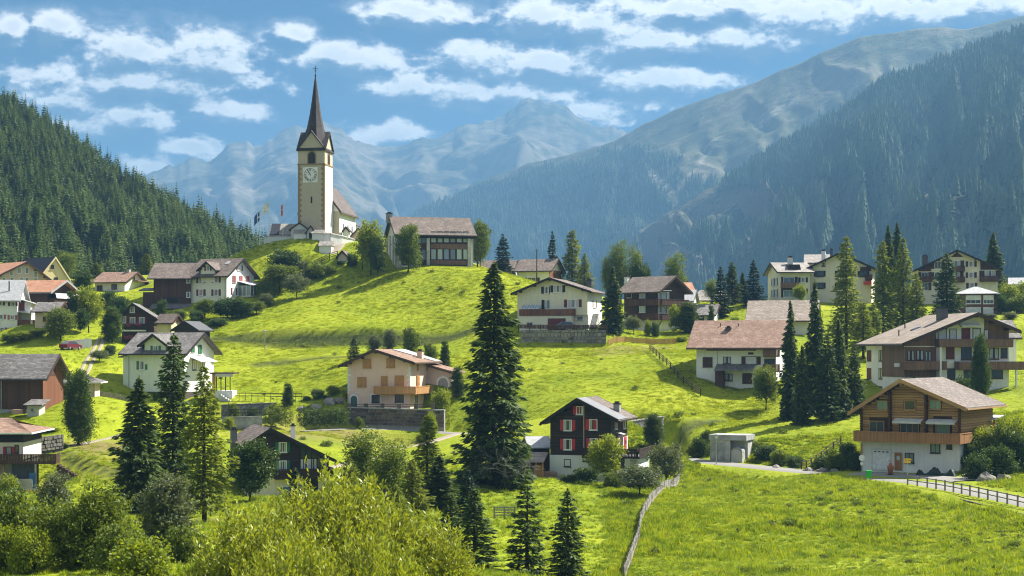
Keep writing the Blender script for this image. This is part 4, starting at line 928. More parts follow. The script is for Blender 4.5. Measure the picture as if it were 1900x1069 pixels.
        r = s.part(m, 'roof', mat); g = MB().box(X0 - .1, X1 + .1, Y0 - .12, Y0 - .002, h - .02, h + .14).box(X1 + .002, X1 + .12, Y0, Y1, h - .02, h + .14); s.part(g, 'gutter', 'paint_white', r); return r
    def win(s, face, px, py, w, h, sh=None, frame='paint_white', glass='glass_net', bars=2, trans=1, mode='both', off=0.0, base=0.0, sill=True, shw=None, uz=None):
        u, z = uz if uz else s.hit(px, py, face, {'F': base - off, 'R': base + off, 'L': -base - off}[face]); l, rz = s.loc(face, u, z, off, base)
        o = obj('window', cached(('f', w, h, frame, bars, trans, sill), lambda: frame_mesh(w, h, frame, bars, trans, sill=sill)), s.root, l, rz)
        obj('pane', cached(('p', w, h, glass), lambda: pane_mesh(w, h, glass)), o)
        if sh:
            q = shw or w * 0.5
            for sg in ((-1, 1) if mode in ('both', 'closed') else ((-1,) if mode == 'left' else (1,))):
                x = sg * (w / 2 + 0.09 + q / 2) if mode != 'closed' else sg * w / 4
                if mode == 'closed': obj('shutter', cached(('s', w / 2 - 0.012, h + 0.1, sh), lambda: shutter_mesh(w / 2 - 0.012, h + 0.1, sh)), o, (x, -0.09, 0))
                else: obj('shutter', cached(('s', q, h + 0.12, sh), lambda: shutter_mesh(q, h + 0.12, sh)), o, (x, 0, 0))
        return o
    def wins(s, face, lst, w, h, **k):
        for px, py in lst: s.win(face, px, py, w, h, **k)
    def door(s, face, px, py, w, h, mat, name='door', glass=None, uz=None, off=0.0, frame=None):
        u, z = uz if uz else s.hit(px, py, face); l, rz = s.loc(face, u, z, off)
        b = MB().box(-w / 2, w / 2, -0.05, 0.02, -h / 2, h / 2)
        for k in range(3): zz = -h / 2 + h * (k + 0.5) / 3; b.box(-w / 2 + 0.1, w / 2 - 0.1, -0.075, -0.051, zz - h / 8, zz + h / 8)
        o = b.build(name, MATS[mat], s.root, l, rz)
        fr = MB().box(-w / 2 - 0.1, -w / 2 - 0.002, -0.08, 0.02, -h / 2, h / 2 + 0.1).box(w / 2 + 0.002, w / 2 + 0.1, -0.08, 0.02, -h / 2, h / 2 + 0.1).box(-w / 2 - 0.002, w / 2 + 0.002, -0.08, 0.02, h / 2 + 0.002, h / 2 + 0.1)
        fr.build('frame', MATS[frame or mat], o)
        MB().box(w / 2 - 0.16, w / 2 - 0.11, -0.12, -0.051, -0.1, 0.02).build('handle', MATS['steel'], o)
        if glass: MB().box(-w * 0.26, w * 0.26, -0.09, -0.076, h * 0.1, h * 0.36).build('pane', MATS[glass], o)
        return o
    def chimney(s, x, y, z0, z1, w=0.7, mat='greywhite', cap='iron'):
        o = MB().box(x - w / 2, x + w / 2, y - w / 2, y + w / 2, z0, z1).build('chimney', MATS[mat], s.root)
        MB().box(x - w / 2 - 0.08, x + w / 2 + 0.08, y - w / 2 - 0.08, y + w / 2 + 0.08, z1 + 0.002, z1 + 0.12).box(x - w / 3, x + w / 3, y - w / 3, y + w / 3, z1 + 0.122, z1 + 0.35).build('cap', MATS[cap], o); return o
    def balcony(s, face, u0, u1, z, depth, rail=1.0, mat='wood_dark', style='slat', posts=None, floor='timber_dark', y0=0.0, ends=True, top=None):
        """floor slab and a parapet of boards with handrail, along a face from u0 to u1 with its floor at z."""
        fl = MB(); pr = MB(); rl = MB()
        def T(u, d, zz):
            l, _ = s.loc(face, u, zz, d, y0); return l
        Mx = Matrix.Translation(s.loc(face, 0, 0, 0, y0)[0]) @ Matrix.Rotation(s.loc(face, 0, 0)[1], 4, 'Z')
        fl.box(u0, u1, -depth, -0.003, z - 0.2, z, Mx)
        n = max(2, int(abs(u1 - u0) / (0.17 if style == 'slat' else 0.9)))
        for k in range(n):
            a = u0 + (u1 - u0) * k / n; wd = (u1 - u0) / n
            pr.box(a + wd * 0.06, a + wd * 0.94, -depth - 0.03 - 0.012 * (k % 2), -depth + 0.01 - 0.012 * (k % 2), z - 0.16, z + rail - 0.1, Mx)
        if ends:
            m = max(1, int(depth / 0.2))
            for uu in (u0, u1):
                for k in range(m):
                    pr.box(uu - 0.02, uu + 0.02, -depth + depth * (k + 0.06) / m, -depth + depth * (k + 0.9) / m, z - 0.16, z + rail - 0.1, Mx)
        rl.box(u0 - 0.06, u1 + 0.06, -depth - 0.08, -depth + 0.06, z + rail - 0.095, z + rail, Mx)
        if ends:
            for uu in (u0, u1): rl.box(uu - 0.05, uu + 0.05, -depth + 0.062, -0.003, z + rail - 0.095, z + rail, Mx)
        np_ = posts if posts is not None else max(1, int(abs(u1 - u0) / 2.6))
        for k in range(np_ + 1):
            a = u0 + (u1 - u0) * k / max(np_, 1); rl.box(a - 0.06, a + 0.06, -depth + 0.062, -depth + 0.16, z + 0.002, (top if top else z + rail - 0.097), Mx)
        o = s.part(fl, 'balcony', floor); s.part(pr, 'parapet', mat, o); s.part(rl, 'handrail', top and mat or mat, o); return o
    def pipe(s, x, z0, z1, y=-0.09, mat='paint_grey'): return s.part(MB().tube([(x, y, z0), (x, y, z1)], 0.05, 6), 'downpipe', mat)
    def box(s, name, mat, *a, parent=None): return s.part(MB().box(*a), name, mat, parent)

# ---------------- church
def church():
    s = House('church', 'white village church with tall pointed spire and clock tower on the grassy hill', 578, 447, 346, -17, 'church')
    xl, xr_ = s.X(553, 400), s.X(602.5, 400); W = xr_ - xl; L = 6.0; s.x0, s.x1, s.y1 = xl, xr_, L; xm = (xl + xr_) / 2
    ze, zc, zg = s.Z(277), s.Z(306), s.Z(245); ztip = s.Z(136); g = 0.02
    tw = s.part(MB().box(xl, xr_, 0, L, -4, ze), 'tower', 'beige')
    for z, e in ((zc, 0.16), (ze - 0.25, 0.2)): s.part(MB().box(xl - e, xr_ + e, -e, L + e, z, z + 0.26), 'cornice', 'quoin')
    # the sunlit long side of the tower has its sunlight put into a whiter layer
    s.part(MB().box(xr_ + 0.003, xr_ + 0.04, 0.5, L, -3, zc - 0.01), 'sunlit_side', 'white')
    q = 0
    z = -0.5
    while z < zc - 0.5:                                          # alternating quoin stones up both front corners
        for x0, sg in ((xl, 1), (xr_, -1)):
            w = 0.78 if q % 2 == 0 else 0.48
            b = MB().box(min(x0 - sg * 0.03, x0 + sg * w), max(x0 - sg * 0.03, x0 + sg * w), -0.04, 0.02, z, z + 0.52); b.build('quoin_stone', MATS['quoin'], s.root)
        z += 0.56; q += 1
    def arch(w, h, n=10): return [(-w / 2, 0), (w / 2, 0)] + [(w / 2 * math.cos(math.pi * k / n), h - w / 2 + w / 2 * math.sin(math.pi * k / n)) for k in range(n + 1)]
    for face, w in (('F', 1.55), ('R', 1.25)):
        u = (xm + 0.1) if face == 'F' else L / 2; zz = s.Z(304.5); l, rz = s.loc(face, u, zz)
        o = MB().prism(arch(w + 0.5, 2.85), -0.06, 0.02).build('belfry_surround', MATS['quoin'], s.root, l, rz)
        MB().prism(arch(w, 2.55), -0.075, -0.061).build('belfry_opening', MATS['paint_dark'], o)
        lv = MB()
        for k in range(6): lv.box(-w / 2 + 0.03, w / 2 - 0.03, -0.12, -0.076, 0.15 + k * 0.3, 0.28 + k * 0.3)
        MB().box(-0.06, 0.06, -0.13, -0.121, 0, 2.3).build('mullion', MATS['timber_dark'], o); lv.build('louver', MATS['timber_black'], o)
    # clock
    u, zz = s.hit(576, 324.5); c = MB().box(-1.6, 1.6, -0.09, 0.02, -1.65, 1.65).build('clock_face', MATS['paint_white'], s.root, (u, 0, zz))
    ring = MB(); N = 40
    for k in range(N):
        a, b_ = 6.2832 * k / N, 6.2832 * (k + 1) / N; p = lambda r, t: (r * math.sin(t), r * math.cos(t))
        ring.raw([(*[p(r, t)[0], -0.1, p(r, t)[1]],) for r, t in ((1.42, a), (1.42, b_), (1.34, b_), (1.34, a))], [(0, 1, 2, 3)])
    ring.build('dial_ring', MATS['iron'], c)
    num = MB()
    strokes = ['XII', 'I', 'II', 'III', 'IIII', 'V', 'VI', 'VII', 'VIII', 'IX', 'X', 'XI']
    for k, tx in enumerate(strokes):
        a = 6.2832 * k / 12; Mx = Matrix.Translation((0, -0.105, 0)) @ Matrix.Rotation(a, 4, 'Y') @ Matrix.Translation((0, 0, 1.09)); wd = 0.13; x = -wd * (len(tx) - 1) / 2
        for ch in tx:
            ends = {'I': [(0, -.2, 0, .2)], 'V': [(-.07, .2, 0, -.2), (.07, .2, 0, -.2)], 'X': [(-.07, .2, .07, -.2), (.07, .2, -.07, -.2)]}[ch]
            for x0, z0, x1, z1 in ends: num.bar(Mx @ Vector((x + x0, 0, z0)), Mx @ Vector((x + x1, 0, z1)), 0.012, 0.075)
            x += wd
    num.build('numeral', MATS['iron'], c)
    for nm, deg, ln, w in (('hour_hand', -34, 0.8, 0.16), ('minute_hand', -27, 1.2, 0.11)):
        a = R(deg); MB().bar((-0.2 * math.sin(a), -0.13 - (nm[0] == 'm') * 0.02, -0.2 * math.cos(a)), (ln * math.sin(a), -0.13 - (nm[0] == 'm') * 0.02, ln * math.cos(a)), 0.012, w).build(nm, MATS['iron'], c)
    u, zz = s.hit(578, 371); s.box('slit_window', 'paint_dark', u - 0.18, u + 0.18, -0.03, 0.02, zz - 0.7, zz + 0.7)
    # four gables and the spire
    gb = MB(); e = 0.02
    gb.prism([(xl, ze), (xr_, ze), (xm, zg)], 0.0, L, 'y'); yc = L / 2
    gw = s.part(gb, 'gable_wall', 'beige'); gb = MB().prism([(0, ze), (L, ze), (yc, zg)], xl + 0.003, xr_ - 0.003, 'x'); s.part(gb, 'gable_wall', 'beige')
    rf = MB(); o_ = 0.32
    for ax, lo, hi, a0, a1 in (('y', xl, xr_, -o_, L + o_), ('x', 0, L, xl - o_, xr_ + o_)):
        m = (lo + hi) / 2; sl = (zg - ze) / (hi - m)
        for e_, sg in ((lo, -1), (hi, 1)):
            ex = e_ + sg * 0.28; ez = ze - sl * 0.28
            rf.prism([(m, zg + 0.02), (ex, ez), (ex, ez + 0.32), (m, zg + 0.38)], a0, a1, ax)
    s.part(rf, 'gable_roof', 'shingle_spire')
    sp = MB(); prof = [(W * 0.50, ze + 1.4), (W * 0.405, zg - 0.6), (W * 0.30, zg + 1.2), (W * 0.205, zg + 4.0), (W * 0.128, zg + 7.2), (W * 0.064, zg + 10.4), (0.07, ztip)]
    v = []; n = 8
    for r, z in prof: v += [(xm + r * 1.04 * math.cos(math.pi / 8 + k * math.pi / 4), yc + r * 1.04 * math.sin(math.pi / 8 + k * math.pi / 4), z) for k in range(n)]
    sp.raw(v, [(i * n + k, i * n + (k + 1) % n, (i + 1) * n + (k + 1) % n, (i + 1) * n + k) for i in range(len(prof) - 1) for k in range(n)] + [tuple(range(n))]); spo = s.part(sp, 'spire', 'shingle_spire')
    fi = MB().tube([(xm, yc, ztip - 0.4), (xm, yc, s.Z(118))], 0.06, 6).bar((xm - 0.55, yc, s.Z(123)), (xm + 0.55, yc, s.Z(123)), 0.08, 0.09).bar((xm - 0.3, yc, s.Z(127)), (xm + 0.3, yc, s.Z(127)), 0.08, 0.09)
    for k in range(3): r_ = 0.22 - 0.09 * abs(k - 1); fi.tube([(xm, yc, ztip - 0.25 + k * 0.15), (xm, yc, ztip - 0.1 + k * 0.15)], r_, 8)
    s.part(fi, 'cross_finial', 'iron', spo)
    for ex, ey in ((xl, 0), (xr_, 0), (xl, L), (xr_, L)): s.part(MB().tube([(ex, ey, ze), (ex, ey, ze + 0.5)], [0.12, 0.06], 6).tube([(ex, ey, ze + 0.5), (ex, ey, ze + 0.75)], 0.13, 6), 'corner_knob', 'iron')
    # nave behind the tower, chancel, turret, sacristy
    y0 = L + 0.25; nx1 = s.X(630, 420, y0); nx0 = nx1 - 8.8; he, rh = s.Z(391, 630, y0), s.Z(345, 620, y0 + 2)
    s.body(nx0, nx1, y0, y0 + 13, he, rh, 'y', 'white', main=False); s.part(MB().box(nx0 + 0.02, nx1 - 0.02, y0 - 0.03, y0 - 0.003, -3, he - 0.1), 'shaded_front', 'beige')  # beige layer paints the shade on the nave front
    s.roof('tile_slate', of=0.35, os=0.55, t=0.28, trim='timber_dark', purlins=False)
    s.x1 = nx1
    for k, yy in enumerate((3.2, 6.6, 10.0)):
        l = Vector((nx1, y0 + yy, 1.2)); o = MB().prism(arch(0.95, 3.3), -0.05, 0.02).build('nave_window', MATS['render_grey'], s.root, l, R(90)); MB().prism(arch(0.62, 2.9), -0.07, -0.051).build('pane', MATS['glass'], o, (0, 0, 0.2))
    o = s.body(nx1 - 8.0, nx1 - 1.6, y0 + 13.01, y0 + 20, he - 1.5, rh - 4.2, 'y', 'white', main=False, name='chancel_wall'); s.roof('tile_slate', of=0.2, os=0.5, purlins=False, name='chancel_roof')
    tx, ty = nx1 - 2.2, y0 + 14.0
    s.part(MB().box(tx - .55, tx + .55, ty - .55, ty + .55, he - 2, s.Z(407, 657, ty)), 'bell_turret', 'timber_dark')
    zt_ = s.Z(407, 657, ty); tt = MB(); v = [(tx + r * math.cos(k * 0.7854), ty + r * math.sin(k * 0.7854), z) for r, z in ((0.95, zt_), (0.42, zt_ + 0.9), (0.04, zt_ + 2.6)) for k in range(8)]
    tt.raw(v, [(i * 8 + k, i * 8 + (k + 1) % 8, i * 8 + 8 + (k + 1) % 8, i * 8 + 8 + k) for i in range(2) for k in range(8)] + [tuple(range(8))]); s.part(tt, 'turret_roof', 'shingle_spire')
    # low lean-to chapel on the sunny side
    s.body(nx1 + 0.02, nx1 + 3.6, y0 + 9, y0 + 15, 1.9, 3.6, 'y', 'peach', main=False, name='side_chapel_wall'); s.roof('tile_slate', of=0.3, os=0.5, purlins=False, name='side_chapel_roof')
    s.body(nx1 + 0.5, nx1 + 1.7, y0 + 1.2, y0 + 2.3, 2.6, 3.3, 'y', 'greywhite', main=False, name='porch_wall'); s.roof('shingle_spire', of=0.25, os=0.25, purlins=False, name='porch_roof')
    return s
CH = church()

def yard():
    """churchyard: sacristy roofs, gate houses, capped walls and the white bastion on the slope."""
    s = House('sacristy', 'low sacristy with grey stone slate roof left of the church tower', 530, 446, 349, -6, 'building')
    a, b = s.X(503, 440), s.X(552, 440)
    s.body(a, b, 0, 7, s.Z(434.5), s.Z(417, 530, 3), 'x', 'greywhite'); s.roof('tile_stone', of=0.3, os=0.5, purlins=False)
    s.part(MB().prism([(-0.62, s.Z(436.5)), (3.5, s.Z(417.6, 520, 3) + 0.26), (3.5, s.Z(417.6, 520, 3) + 0.34), (-0.62, s.Z(436.5) + 0.12)], a - 0.2, s.X(518, 430), 'x'), 'dark_roof_panel', 'sheet_blackblue')
    s.wins('F', [(513, 441), (541, 441)], 0.5, 0.5, frame='render_grey', glass='glass')
    c = House('gatehouse', 'small gabled churchyard gatehouse with wide capped wall beside the tower foot', 552, 447, 345, -4, 'building')
    a, b = c.X(540, 435), c.X(571, 435); c.body(a, b, 0, 2.2, c.Z(425), c.Z(414), 'y', 'greywhite'); c.roof('tile_slate', of=0.2, os=0.4, t=0.14, purlins=False)
    a, b = c.X(546, 435), c.X(569, 435); c.box('capped_wall', 'white', a, b, -1.3, -0.32, -3, c.Z(434)); c.part(MB().prism([(-1.5, c.Z(434)), (-0.3, c.Z(426)), (-0.3, c.Z(434))], a - 0.1, b + 0.1, 'x'), 'stone_coping', 'tile_stone')
    d = House('shrine', 'tiny roadside shrine with dark pointed roof at the church tower foot', 576.5, 446, 343.5, -5, 'shrine')
    d.body(-0.75, 0.75, 0, 1, d.Z(429), d.Z(420), 'y', 'greywhite'); d.roof('shingle_spire', of=0.35, os=0.4, t=0.12, purlins=False); d.box('niche', 'paint_dark', -0.4, 0.4, -0.03, 0.02, 0.1, 1.6)
    for nm, px0, px1, pyb, pyt, pyc, D, lab in (('churchyard_wall', 579, 598.5, 447, 433, 426, 342.5, 'short white churchyard wall with stone slate coping under the tower corner'),
                                              ('bastion', 592, 614.5, 471, 456, 446.5, 339.5, 'white block shaped bastion with stone slate cap standing in the church meadow')):
        w = House(nm, lab, (px0 + px1) / 2, pyb, D, -12, 'wall'); a, b = w.X(px0, pyt), w.X(px1, pyt); dep = 2.4 if nm == 'bastion' else 1.4
        w.box('wall', 'white', a, b, 0, dep, -2.5, w.Z(pyt)); w.part(MB().prism([(-0.25, w.Z(pyt) + 0.003), (dep + 0.25, w.Z(pyt) + 0.003), (dep * 0.75, w.Z(pyc)), (dep * 0.6, w.Z(pyc))], a - 0.2, b + 0.2, 'x'), 'coping', 'tile_stone')
    def low_wall(label, pts, hgt, th, mat, cap, name='churchyard_wall'):
        o = empty(name, P(*pts[0]), label, 'wall'); b = MB(); c2 = MB(); p0 = P(*pts[0])
        for A, B_ in zip(pts[:-1], pts[1:]):
            A, B_ = P(*A) - p0, P(*B_) - p0; n = Vector((-(B_ - A).y, (B_ - A).x, 0)).normalized() * th / 2; up = Vector((0, 0, hgt)); dn = Vector((0, 0, -2.5))
            b.raw([A - n + dn, A + n + dn, B_ + n + dn, B_ - n + dn, A - n + up, A + n + up, B_ + n + up, B_ - n + up], [(0, 1, 2, 3), (4, 7, 6, 5), (0, 4, 5, 1), (3, 2, 6, 7), (0, 3, 7, 4), (1, 5, 6, 2)])
            n *= 1.5; u0 = up + Vector((0, 0, .003)); u1 = up + Vector((0, 0, 0.3))
            c2.raw([A - n + u0, A + n + u0, B_ + n + u0, B_ - n + u0, A + u1, B_ + u1], [(0, 3, 2, 1), (0, 4, 5, 3), (1, 2, 5, 4), (0, 1, 4), (3, 5, 2)])
        b.build('wall', MATS[mat], o); c2.build('coping', MATS[cap], o); return o
    low_wall('long white churchyard wall falling away below the nave to the right', [(600, 444, 343), (612, 444.5, 343), (632, 449, 345), (648, 453, 347), (668, 459, 350)], 1.2, 0.5, 'white', 'tile_stone')
    low_wall('low white churchyard wall left of the tower behind the flagpoles', [(490, 448, 346), (515, 447, 346), (545, 447, 346)], 0.9, 0.45, 'greywhite', 'tile_stone')
    low_wall('white coping wall joining the gatehouse and the church tower', [(568, 447, 344), (582, 447, 344)], 0.7, 0.45, 'white', 'tile_stone')
    # flags
    def flag(px, pyt, D, cloth, label, mk):
        g = P(px, 447, D); h = (HZ - pyt) * D / F - g.z; o = empty('flagpole', g, label, 'flagpole', 'flagpoles beside the church')
        MB().tube([(0, 0, -1), (0, 0, h)], [0.075, 0.045], 7).tube([(0, 0, h), (0, 0, h + 0.15)], 0.09, 7).build('pole', MATS['paint_white'], o); mk(o, h)
    def cloth(o, h, W, H, dirx, mat, drop, nx=10):
        v = []; f = []
        for i in range(nx + 1):
            for j in range(2):
                t = i / nx; v.append((dirx * W * t * (1 - 0.25 * t), 0.16 * math.sin(t * 7) * t + 0.1 * t, h - 0.1 - H * j - drop * t ** 1.3))
        f = [(2 * i, 2 * i + 1, 2 * i + 3, 2 * i + 2) for i in range(nx)]
        me = mesh_np('flag', v, f, [MATS[mat]]); c = obj('flag', me, o); md = c.modifiers.new('thick', 'SOLIDIFY'); md.thickness = 0.03; return c, (lambda t, q: Vector((dirx * W * t * (1 - 0.25 * t), 0.16 * math.sin(t * 7) * t + 0.1 * t - 0.03, h - 0.1 - H * q - drop * t ** 1.3)))
    def patch(c, fn, quad, mat, nm='emblem'):
        for d in (0, 0.07): MB().raw([fn(a, b) + Vector((0, d, 0)) for a, b in quad], [tuple(range(len(quad)))]).build(nm, MATS[mat], c)
    def blue(o, h):
        c, fn = cloth(o, h - 0.8, 1.6, 2.0, -1, 'flag_blue', 1.2); patch(c, fn, [(0.02, 0.42), (0.9, 0.42), (0.9, 0.56), (0.02, 0.56)], 'paint_white'); patch(c, fn, [(0.3, 0.05), (0.42, 0.05), (0.42, 0.95), (0.3, 0.95)], 'paint_white')
    def white(o, h):
        c, fn = cloth(o, h - 0.1, 2.0, 1.9, -1, 'paint_white', 1.1)
        patch(c, fn, [(0.02, 0.02), (0.28, 0.02), (0.28, 0.5), (0.02, 0.5)], 'iron'); patch(c, fn, [(0.5, 0.3), (0.75, 0.2), (0.85, 0.5), (0.6, 0.62)], 'gilt'); patch(c, fn, [(0.4, 0.66), (0.7, 0.7), (0.62, 0.9), (0.42, 0.85)], 'iron')
        patch(c, fn, [(0.62, 0.05), (0.8, 0.05), (0.72, 0.2)], 'iron')
    def swiss(o, h):
        c, fn = cloth(o, h - 0.05, 0.55, 2.3, -1, 'cloth_red', 0.4, 6); patch(c, fn, [(0.2, 0.4), (0.75, 0.4), (0.75, 0.5), (0.2, 0.5)], 'paint_white'); patch(c, fn, [(0.4, 0.3), (0.58, 0.3), (0.58, 0.6), (0.4, 0.6)], 'paint_white')
    m_plain('flag_blue', (0.02, 0.09, 0.30), 0.7)
    flag(482, 385, 345, 'b', 'white flagpole flying a blue flag with white bars, farthest from the church', blue)
    flag(499, 374, 345, 'w', 'tallest white flagpole flying a white flag with black and yellow emblem', white)
    flag(525, 378, 346, 'r', 'white flagpole with narrow hanging red flag, nearest the church', swiss)
    hs = House('garden_hut', 'small hut with pointed tiled roof among dark bushes below the church', 639, 492, 335, -18, 'hut')
    a, b = hs.X(627, 485), hs.X(644, 485); hs.body(a, b, 0, 3, hs.Z(476), hs.Z(467), 'y', 'peach', base=(hs.Z(483), 'greywhite')); hs.roof('tile_brown', of=0.3, os=0.3, purlins=False); hs.win('F', 634, 487, 0.6, 0.6, frame='timber_dark', glass='glass')
    hs = House('summer_hut', 'tiny pale hut with tiled roof behind the round hillside bushes', 489, 512, 336, -25, 'hut')
    a, b = hs.X(479, 505), hs.X(492, 505); hs.body(a, b, 0, 3.4, hs.Z(506), hs.Z(498), 'y', 'peach'); hs.roof('tile_brown', of=0.3, os=0.3, purlins=False); hs.win('F', 486, 507, 0.5, 0.5, frame='timber_dark', glass='glass')
yard()

def schoolhouse():
    s = House('schoolhouse', 'modern two storey building with long window bands and dark flat gabled roof on the hilltop', 805, 494, 331, 12, 'building')
    a, b = s.X(737, 450), s.X(877, 450); L = 11
    he, rh = s.Z(434), s.Z(406, 800, 5)
    s.body(a, b, 0, L, he, rh, 'x', 'warm'); s.roof('tile_brown', of=0.7, os=1.0, t=0.3, trim='timber_black', purlins=False)
    s.box('fascia', 'timber_black', a - 0.5, b + 0.5, -0.75, -0.004, he - 0.9, he - 0.45)
    s.box('dark_facade', 'board_dark', a + 0.3, b - 0.3, -0.03, -0.004, 0.1, he - 0.9)
    for px in (741, 793.5, 869.5): x = s.X(px, 460); s.box('pillar', 'concrete_pale', x - 0.32, x + 0.32, -0.7, -0.035, -2, he - 0.9)
    x = s.X(875.5, 460); s.box('pillar', 'steel', x - 0.09, x + 0.09, -0.95, -0.72, -2, he - 0.9)
    for r, (py, h) in enumerate(((440, 2.2), (472, 2.1))):
        for k in range(6): s.win('F', 804.5 + k * 11.9, py, 1.02, h, frame='paint_brown', glass=('glass_pale', 'glass_pale', 'glass_pale', 'glass_sky', 'glass_pale', 'glass_pale')[k] if r == 0 else ('glass_pale', 'glass_pale', 'glass_sky', 'glass_sky', 'glass_pale', 'glass_pale')[k], bars=1, off=0.035, sill=False)
        for px in (778, 787.5) if r == 0 else (776, 786.5): s.win('F', px, py + 1, 0.9, h, frame='paint_brown', glass='glass_sky', bars=1, off=0.035, sill=False)
    x0, x1 = s.X(798.5, 460), s.X(866, 460)
    for t, b_ in ((452.5, 461.5), (483, 491)): s.box('wooden_panel', 'board_brown', x0, x1, -0.28, -0.036, s.Z(b_), s.Z(t))
    s.win('F', 760, 440, 1.6, 2.2, frame='paint_brown', glass='glass_pale', bars=2, off=0.035); s.win('F', 750, 474, 1.5, 2.0, frame='paint_brown', glass='glass', bars=2, off=0.035)
    for k, px in enumerate((716, 724)):
        o = s.win('L', px, 448, 0.8, 2.1, frame='paint_brown', glass='glass', bars=1); s.win('L', px, 473, 0.8, 2.0, frame='paint_brown', glass='glass', bars=1)
    for yy in (0.4, 3.6, 7.2, 10.5): s.part(MB().box(s.x0 - 0.3, s.x0 - 0.003, yy - 0.2, yy + 0.2, -2, he - 0.3), 'pillar', 'concrete_pale')
    s.chimney(s.X(722, 405, 6), 6, rh - 1, rh + 0.9, 1.2, 'concrete')
    return s
schoolhouse()

# ---------------- pink house
def pink_house():
    s = House('pink_house', 'pale pink house with ochre shutters and long wooden balcony above a dark stone wall', 702, 756, 248, -20, 'house')
    a, b = s.X(645, 700), s.X(761, 700); L = 11.5; he = s.Z(677, 645) + 0.15; rh = s.Z(651, 699)
    s.body(a, b, 0, L, he, rh, 'y', 'pink', xr=s.X(699, 660), hr=s.Z(671, 761)); s.roof('tile_red', of=1.1, os=1.1, t=0.24, trim='timber_dark')
    xr = s.xr; sl = (s.rh - s.hr) / (b - xr)
    z = lambda x: s.rh + 0.31 - sl * (x - xr)
    s.part(MB().raw([(xr + 0.3, 6.2, z(xr + 0.3)), (xr + 0.3, 12.4, z(xr + 0.3)), (b + 1.05, 12.4, z(b + 1.05)), (b + 1.05, 9.0, z(b + 1.05)), (xr + 0.3, 6.2, z(xr + 0.3) + 0.05), (xr + 0.3, 12.4, z(xr + 0.3) + 0.05), (b + 1.05, 12.4, z(b + 1.05) + 0.05), (b + 1.05, 9.0, z(b + 1.05) + 0.05)], [(0, 1, 2, 3), (4, 7, 6, 5), (0, 4, 5, 1), (1, 5, 6, 2), (2, 6, 7, 3), (3, 7, 4, 0)]), 'metal_sheet', 'sheet_pale')
    # painted corner stones
    q = 0; z_ = s.Z(730, 645)
    while z_ < he - 0.5:
        for x0, sg in ((a, 1), (b, -1)):
            w = 0.5 if q % 2 else 0.28
            MB().box(min(x0 - sg * 0.012, x0 + sg * w), max(x0 - sg * 0.012, x0 + sg * w), -0.015, 0.02, z_, z_ + 0.34).build('corner_stone', MATS['paint_white'], s.root)
            if x0 == b: MB().box(b - 0.02, b + 0.015, -0.012, 0.75 - w, z_, z_ + 0.34).build('corner_stone', MATS['paint_white'], s.root)
        z_ += 0.38; q += 1
    for px, py, w, h in ((681, 674.5, 1.25, 1.25), (725, 673.5, 1.25, 1.25), (671.5, 708.5, 1.35, 1.35), (741, 706.5, 1.35, 1.45)): s.win('F', px, py, w, h, sh='timber_orange', frame='timber_orange', mode='closed')
    s.win('F', 713, 708.5, 0.95, 1.6, sh='timber_orange', frame='timber_orange', mode='closed')
    for px, py, w, h in ((697, 740, 1.15, 1.05), (741, 739, 1.3, 1.05)):
        u, zz = s.hit(px, py); s.box('window_surround', 'paint_white', u - w / 2 - 0.3, u + w / 2 + 0.3, -0.04, 0.01, zz - h / 2 - 0.25, zz + h / 2 + 0.3); s.win('F', px, py, w, h, frame='paint_brown', glass='glass', bars=2, off=0.045)
    ar = lambda w, h: [(-w / 2, 0), (w / 2, 0)] + [(w / 2 * math.cos(math.pi * k / 10), h - w / 2 + w / 2 * math.sin(math.pi * k / 10)) for k in range(11)]
    u, zz = s.hit(657, 755); o = MB().prism(ar(1.5, 2.0), -0.05, 0.01).build('arch_surround', MATS['paint_white'], s.root, (u, 0, zz)); MB().prism(ar(1.05, 1.72), -0.065, -0.051).build('arched_door', MATS['glass_green'], o)
    s.wins('R', [(775, 681), (792.5, 681)], 0.75, 0.8, sh='timber_orange', frame='timber_orange', mode='closed'); s.wins('R', [(775, 706), (796, 706.5)], 1.25, 1.35, sh='timber_orange', frame='timber_orange', mode='closed')
    s.win('R', 771, 739, 0.7, 1.9, frame='paint_white', glass='glass', bars=1)
    x0 = s.X(693, 720, -1.3); zf = s.Z(729.5, 740, -1.3); s.balcony('F', x0, b + 1.25, zf, 1.3, 1.02, 'wood_orange', floor='timber_orange'); s.balcony('R', 0.003, 9.0, zf - 0.004, 1.25, 1.02, 'wood_orange', floor='timber_orange', ends=False)
    s.part(MB().tube([(b + 0.95, 0.6, -1), (b + 0.95, 0.6, zf - 0.21)], 0.08, 6).tube([(b + 0.95, 8.5, -1), (b + 0.95, 8.5, zf - 0.21)], 0.08, 6), 'post', 'timber_dark')
    s.part(MB().box(a + 0.8, a + 2.0, -0.02, 0.01, s.Z(729), s.Z(728)), 'name_plate', 'paint_white')
    u = s.X(779, 660, 7); s.chimney(u, 7.2, s.Z(672, 779, 7), s.Z(652, 779, 7), 0.8, 'pink')
    # annexe with arched porch
    y0 = 8.2; ax0, ax1 = b + 0.01, s.X(838, 700, y0)
    an = MB().prism([(ax0, -3), (ax1, -3), (ax1, s.Z(693, 838, y0)), (ax0, s.Z(680, 806, y0))], y0, y0 + 5, 'y'); s.part(an, 'annexe_wall', 'rose')
    za, zb_ = s.Z(679, 803, y0), s.Z(694, 843, y0); s.part(MB().prism([(ax0, za + 0.1), (ax1 + 0.6, zb_ + 0.1), (ax1 + 0.6, zb_ + 0.35), (ax0, za + 0.35)], y0 - 0.6, y0 + 5.4, 'y'), 'annexe_roof', 'tile_red')
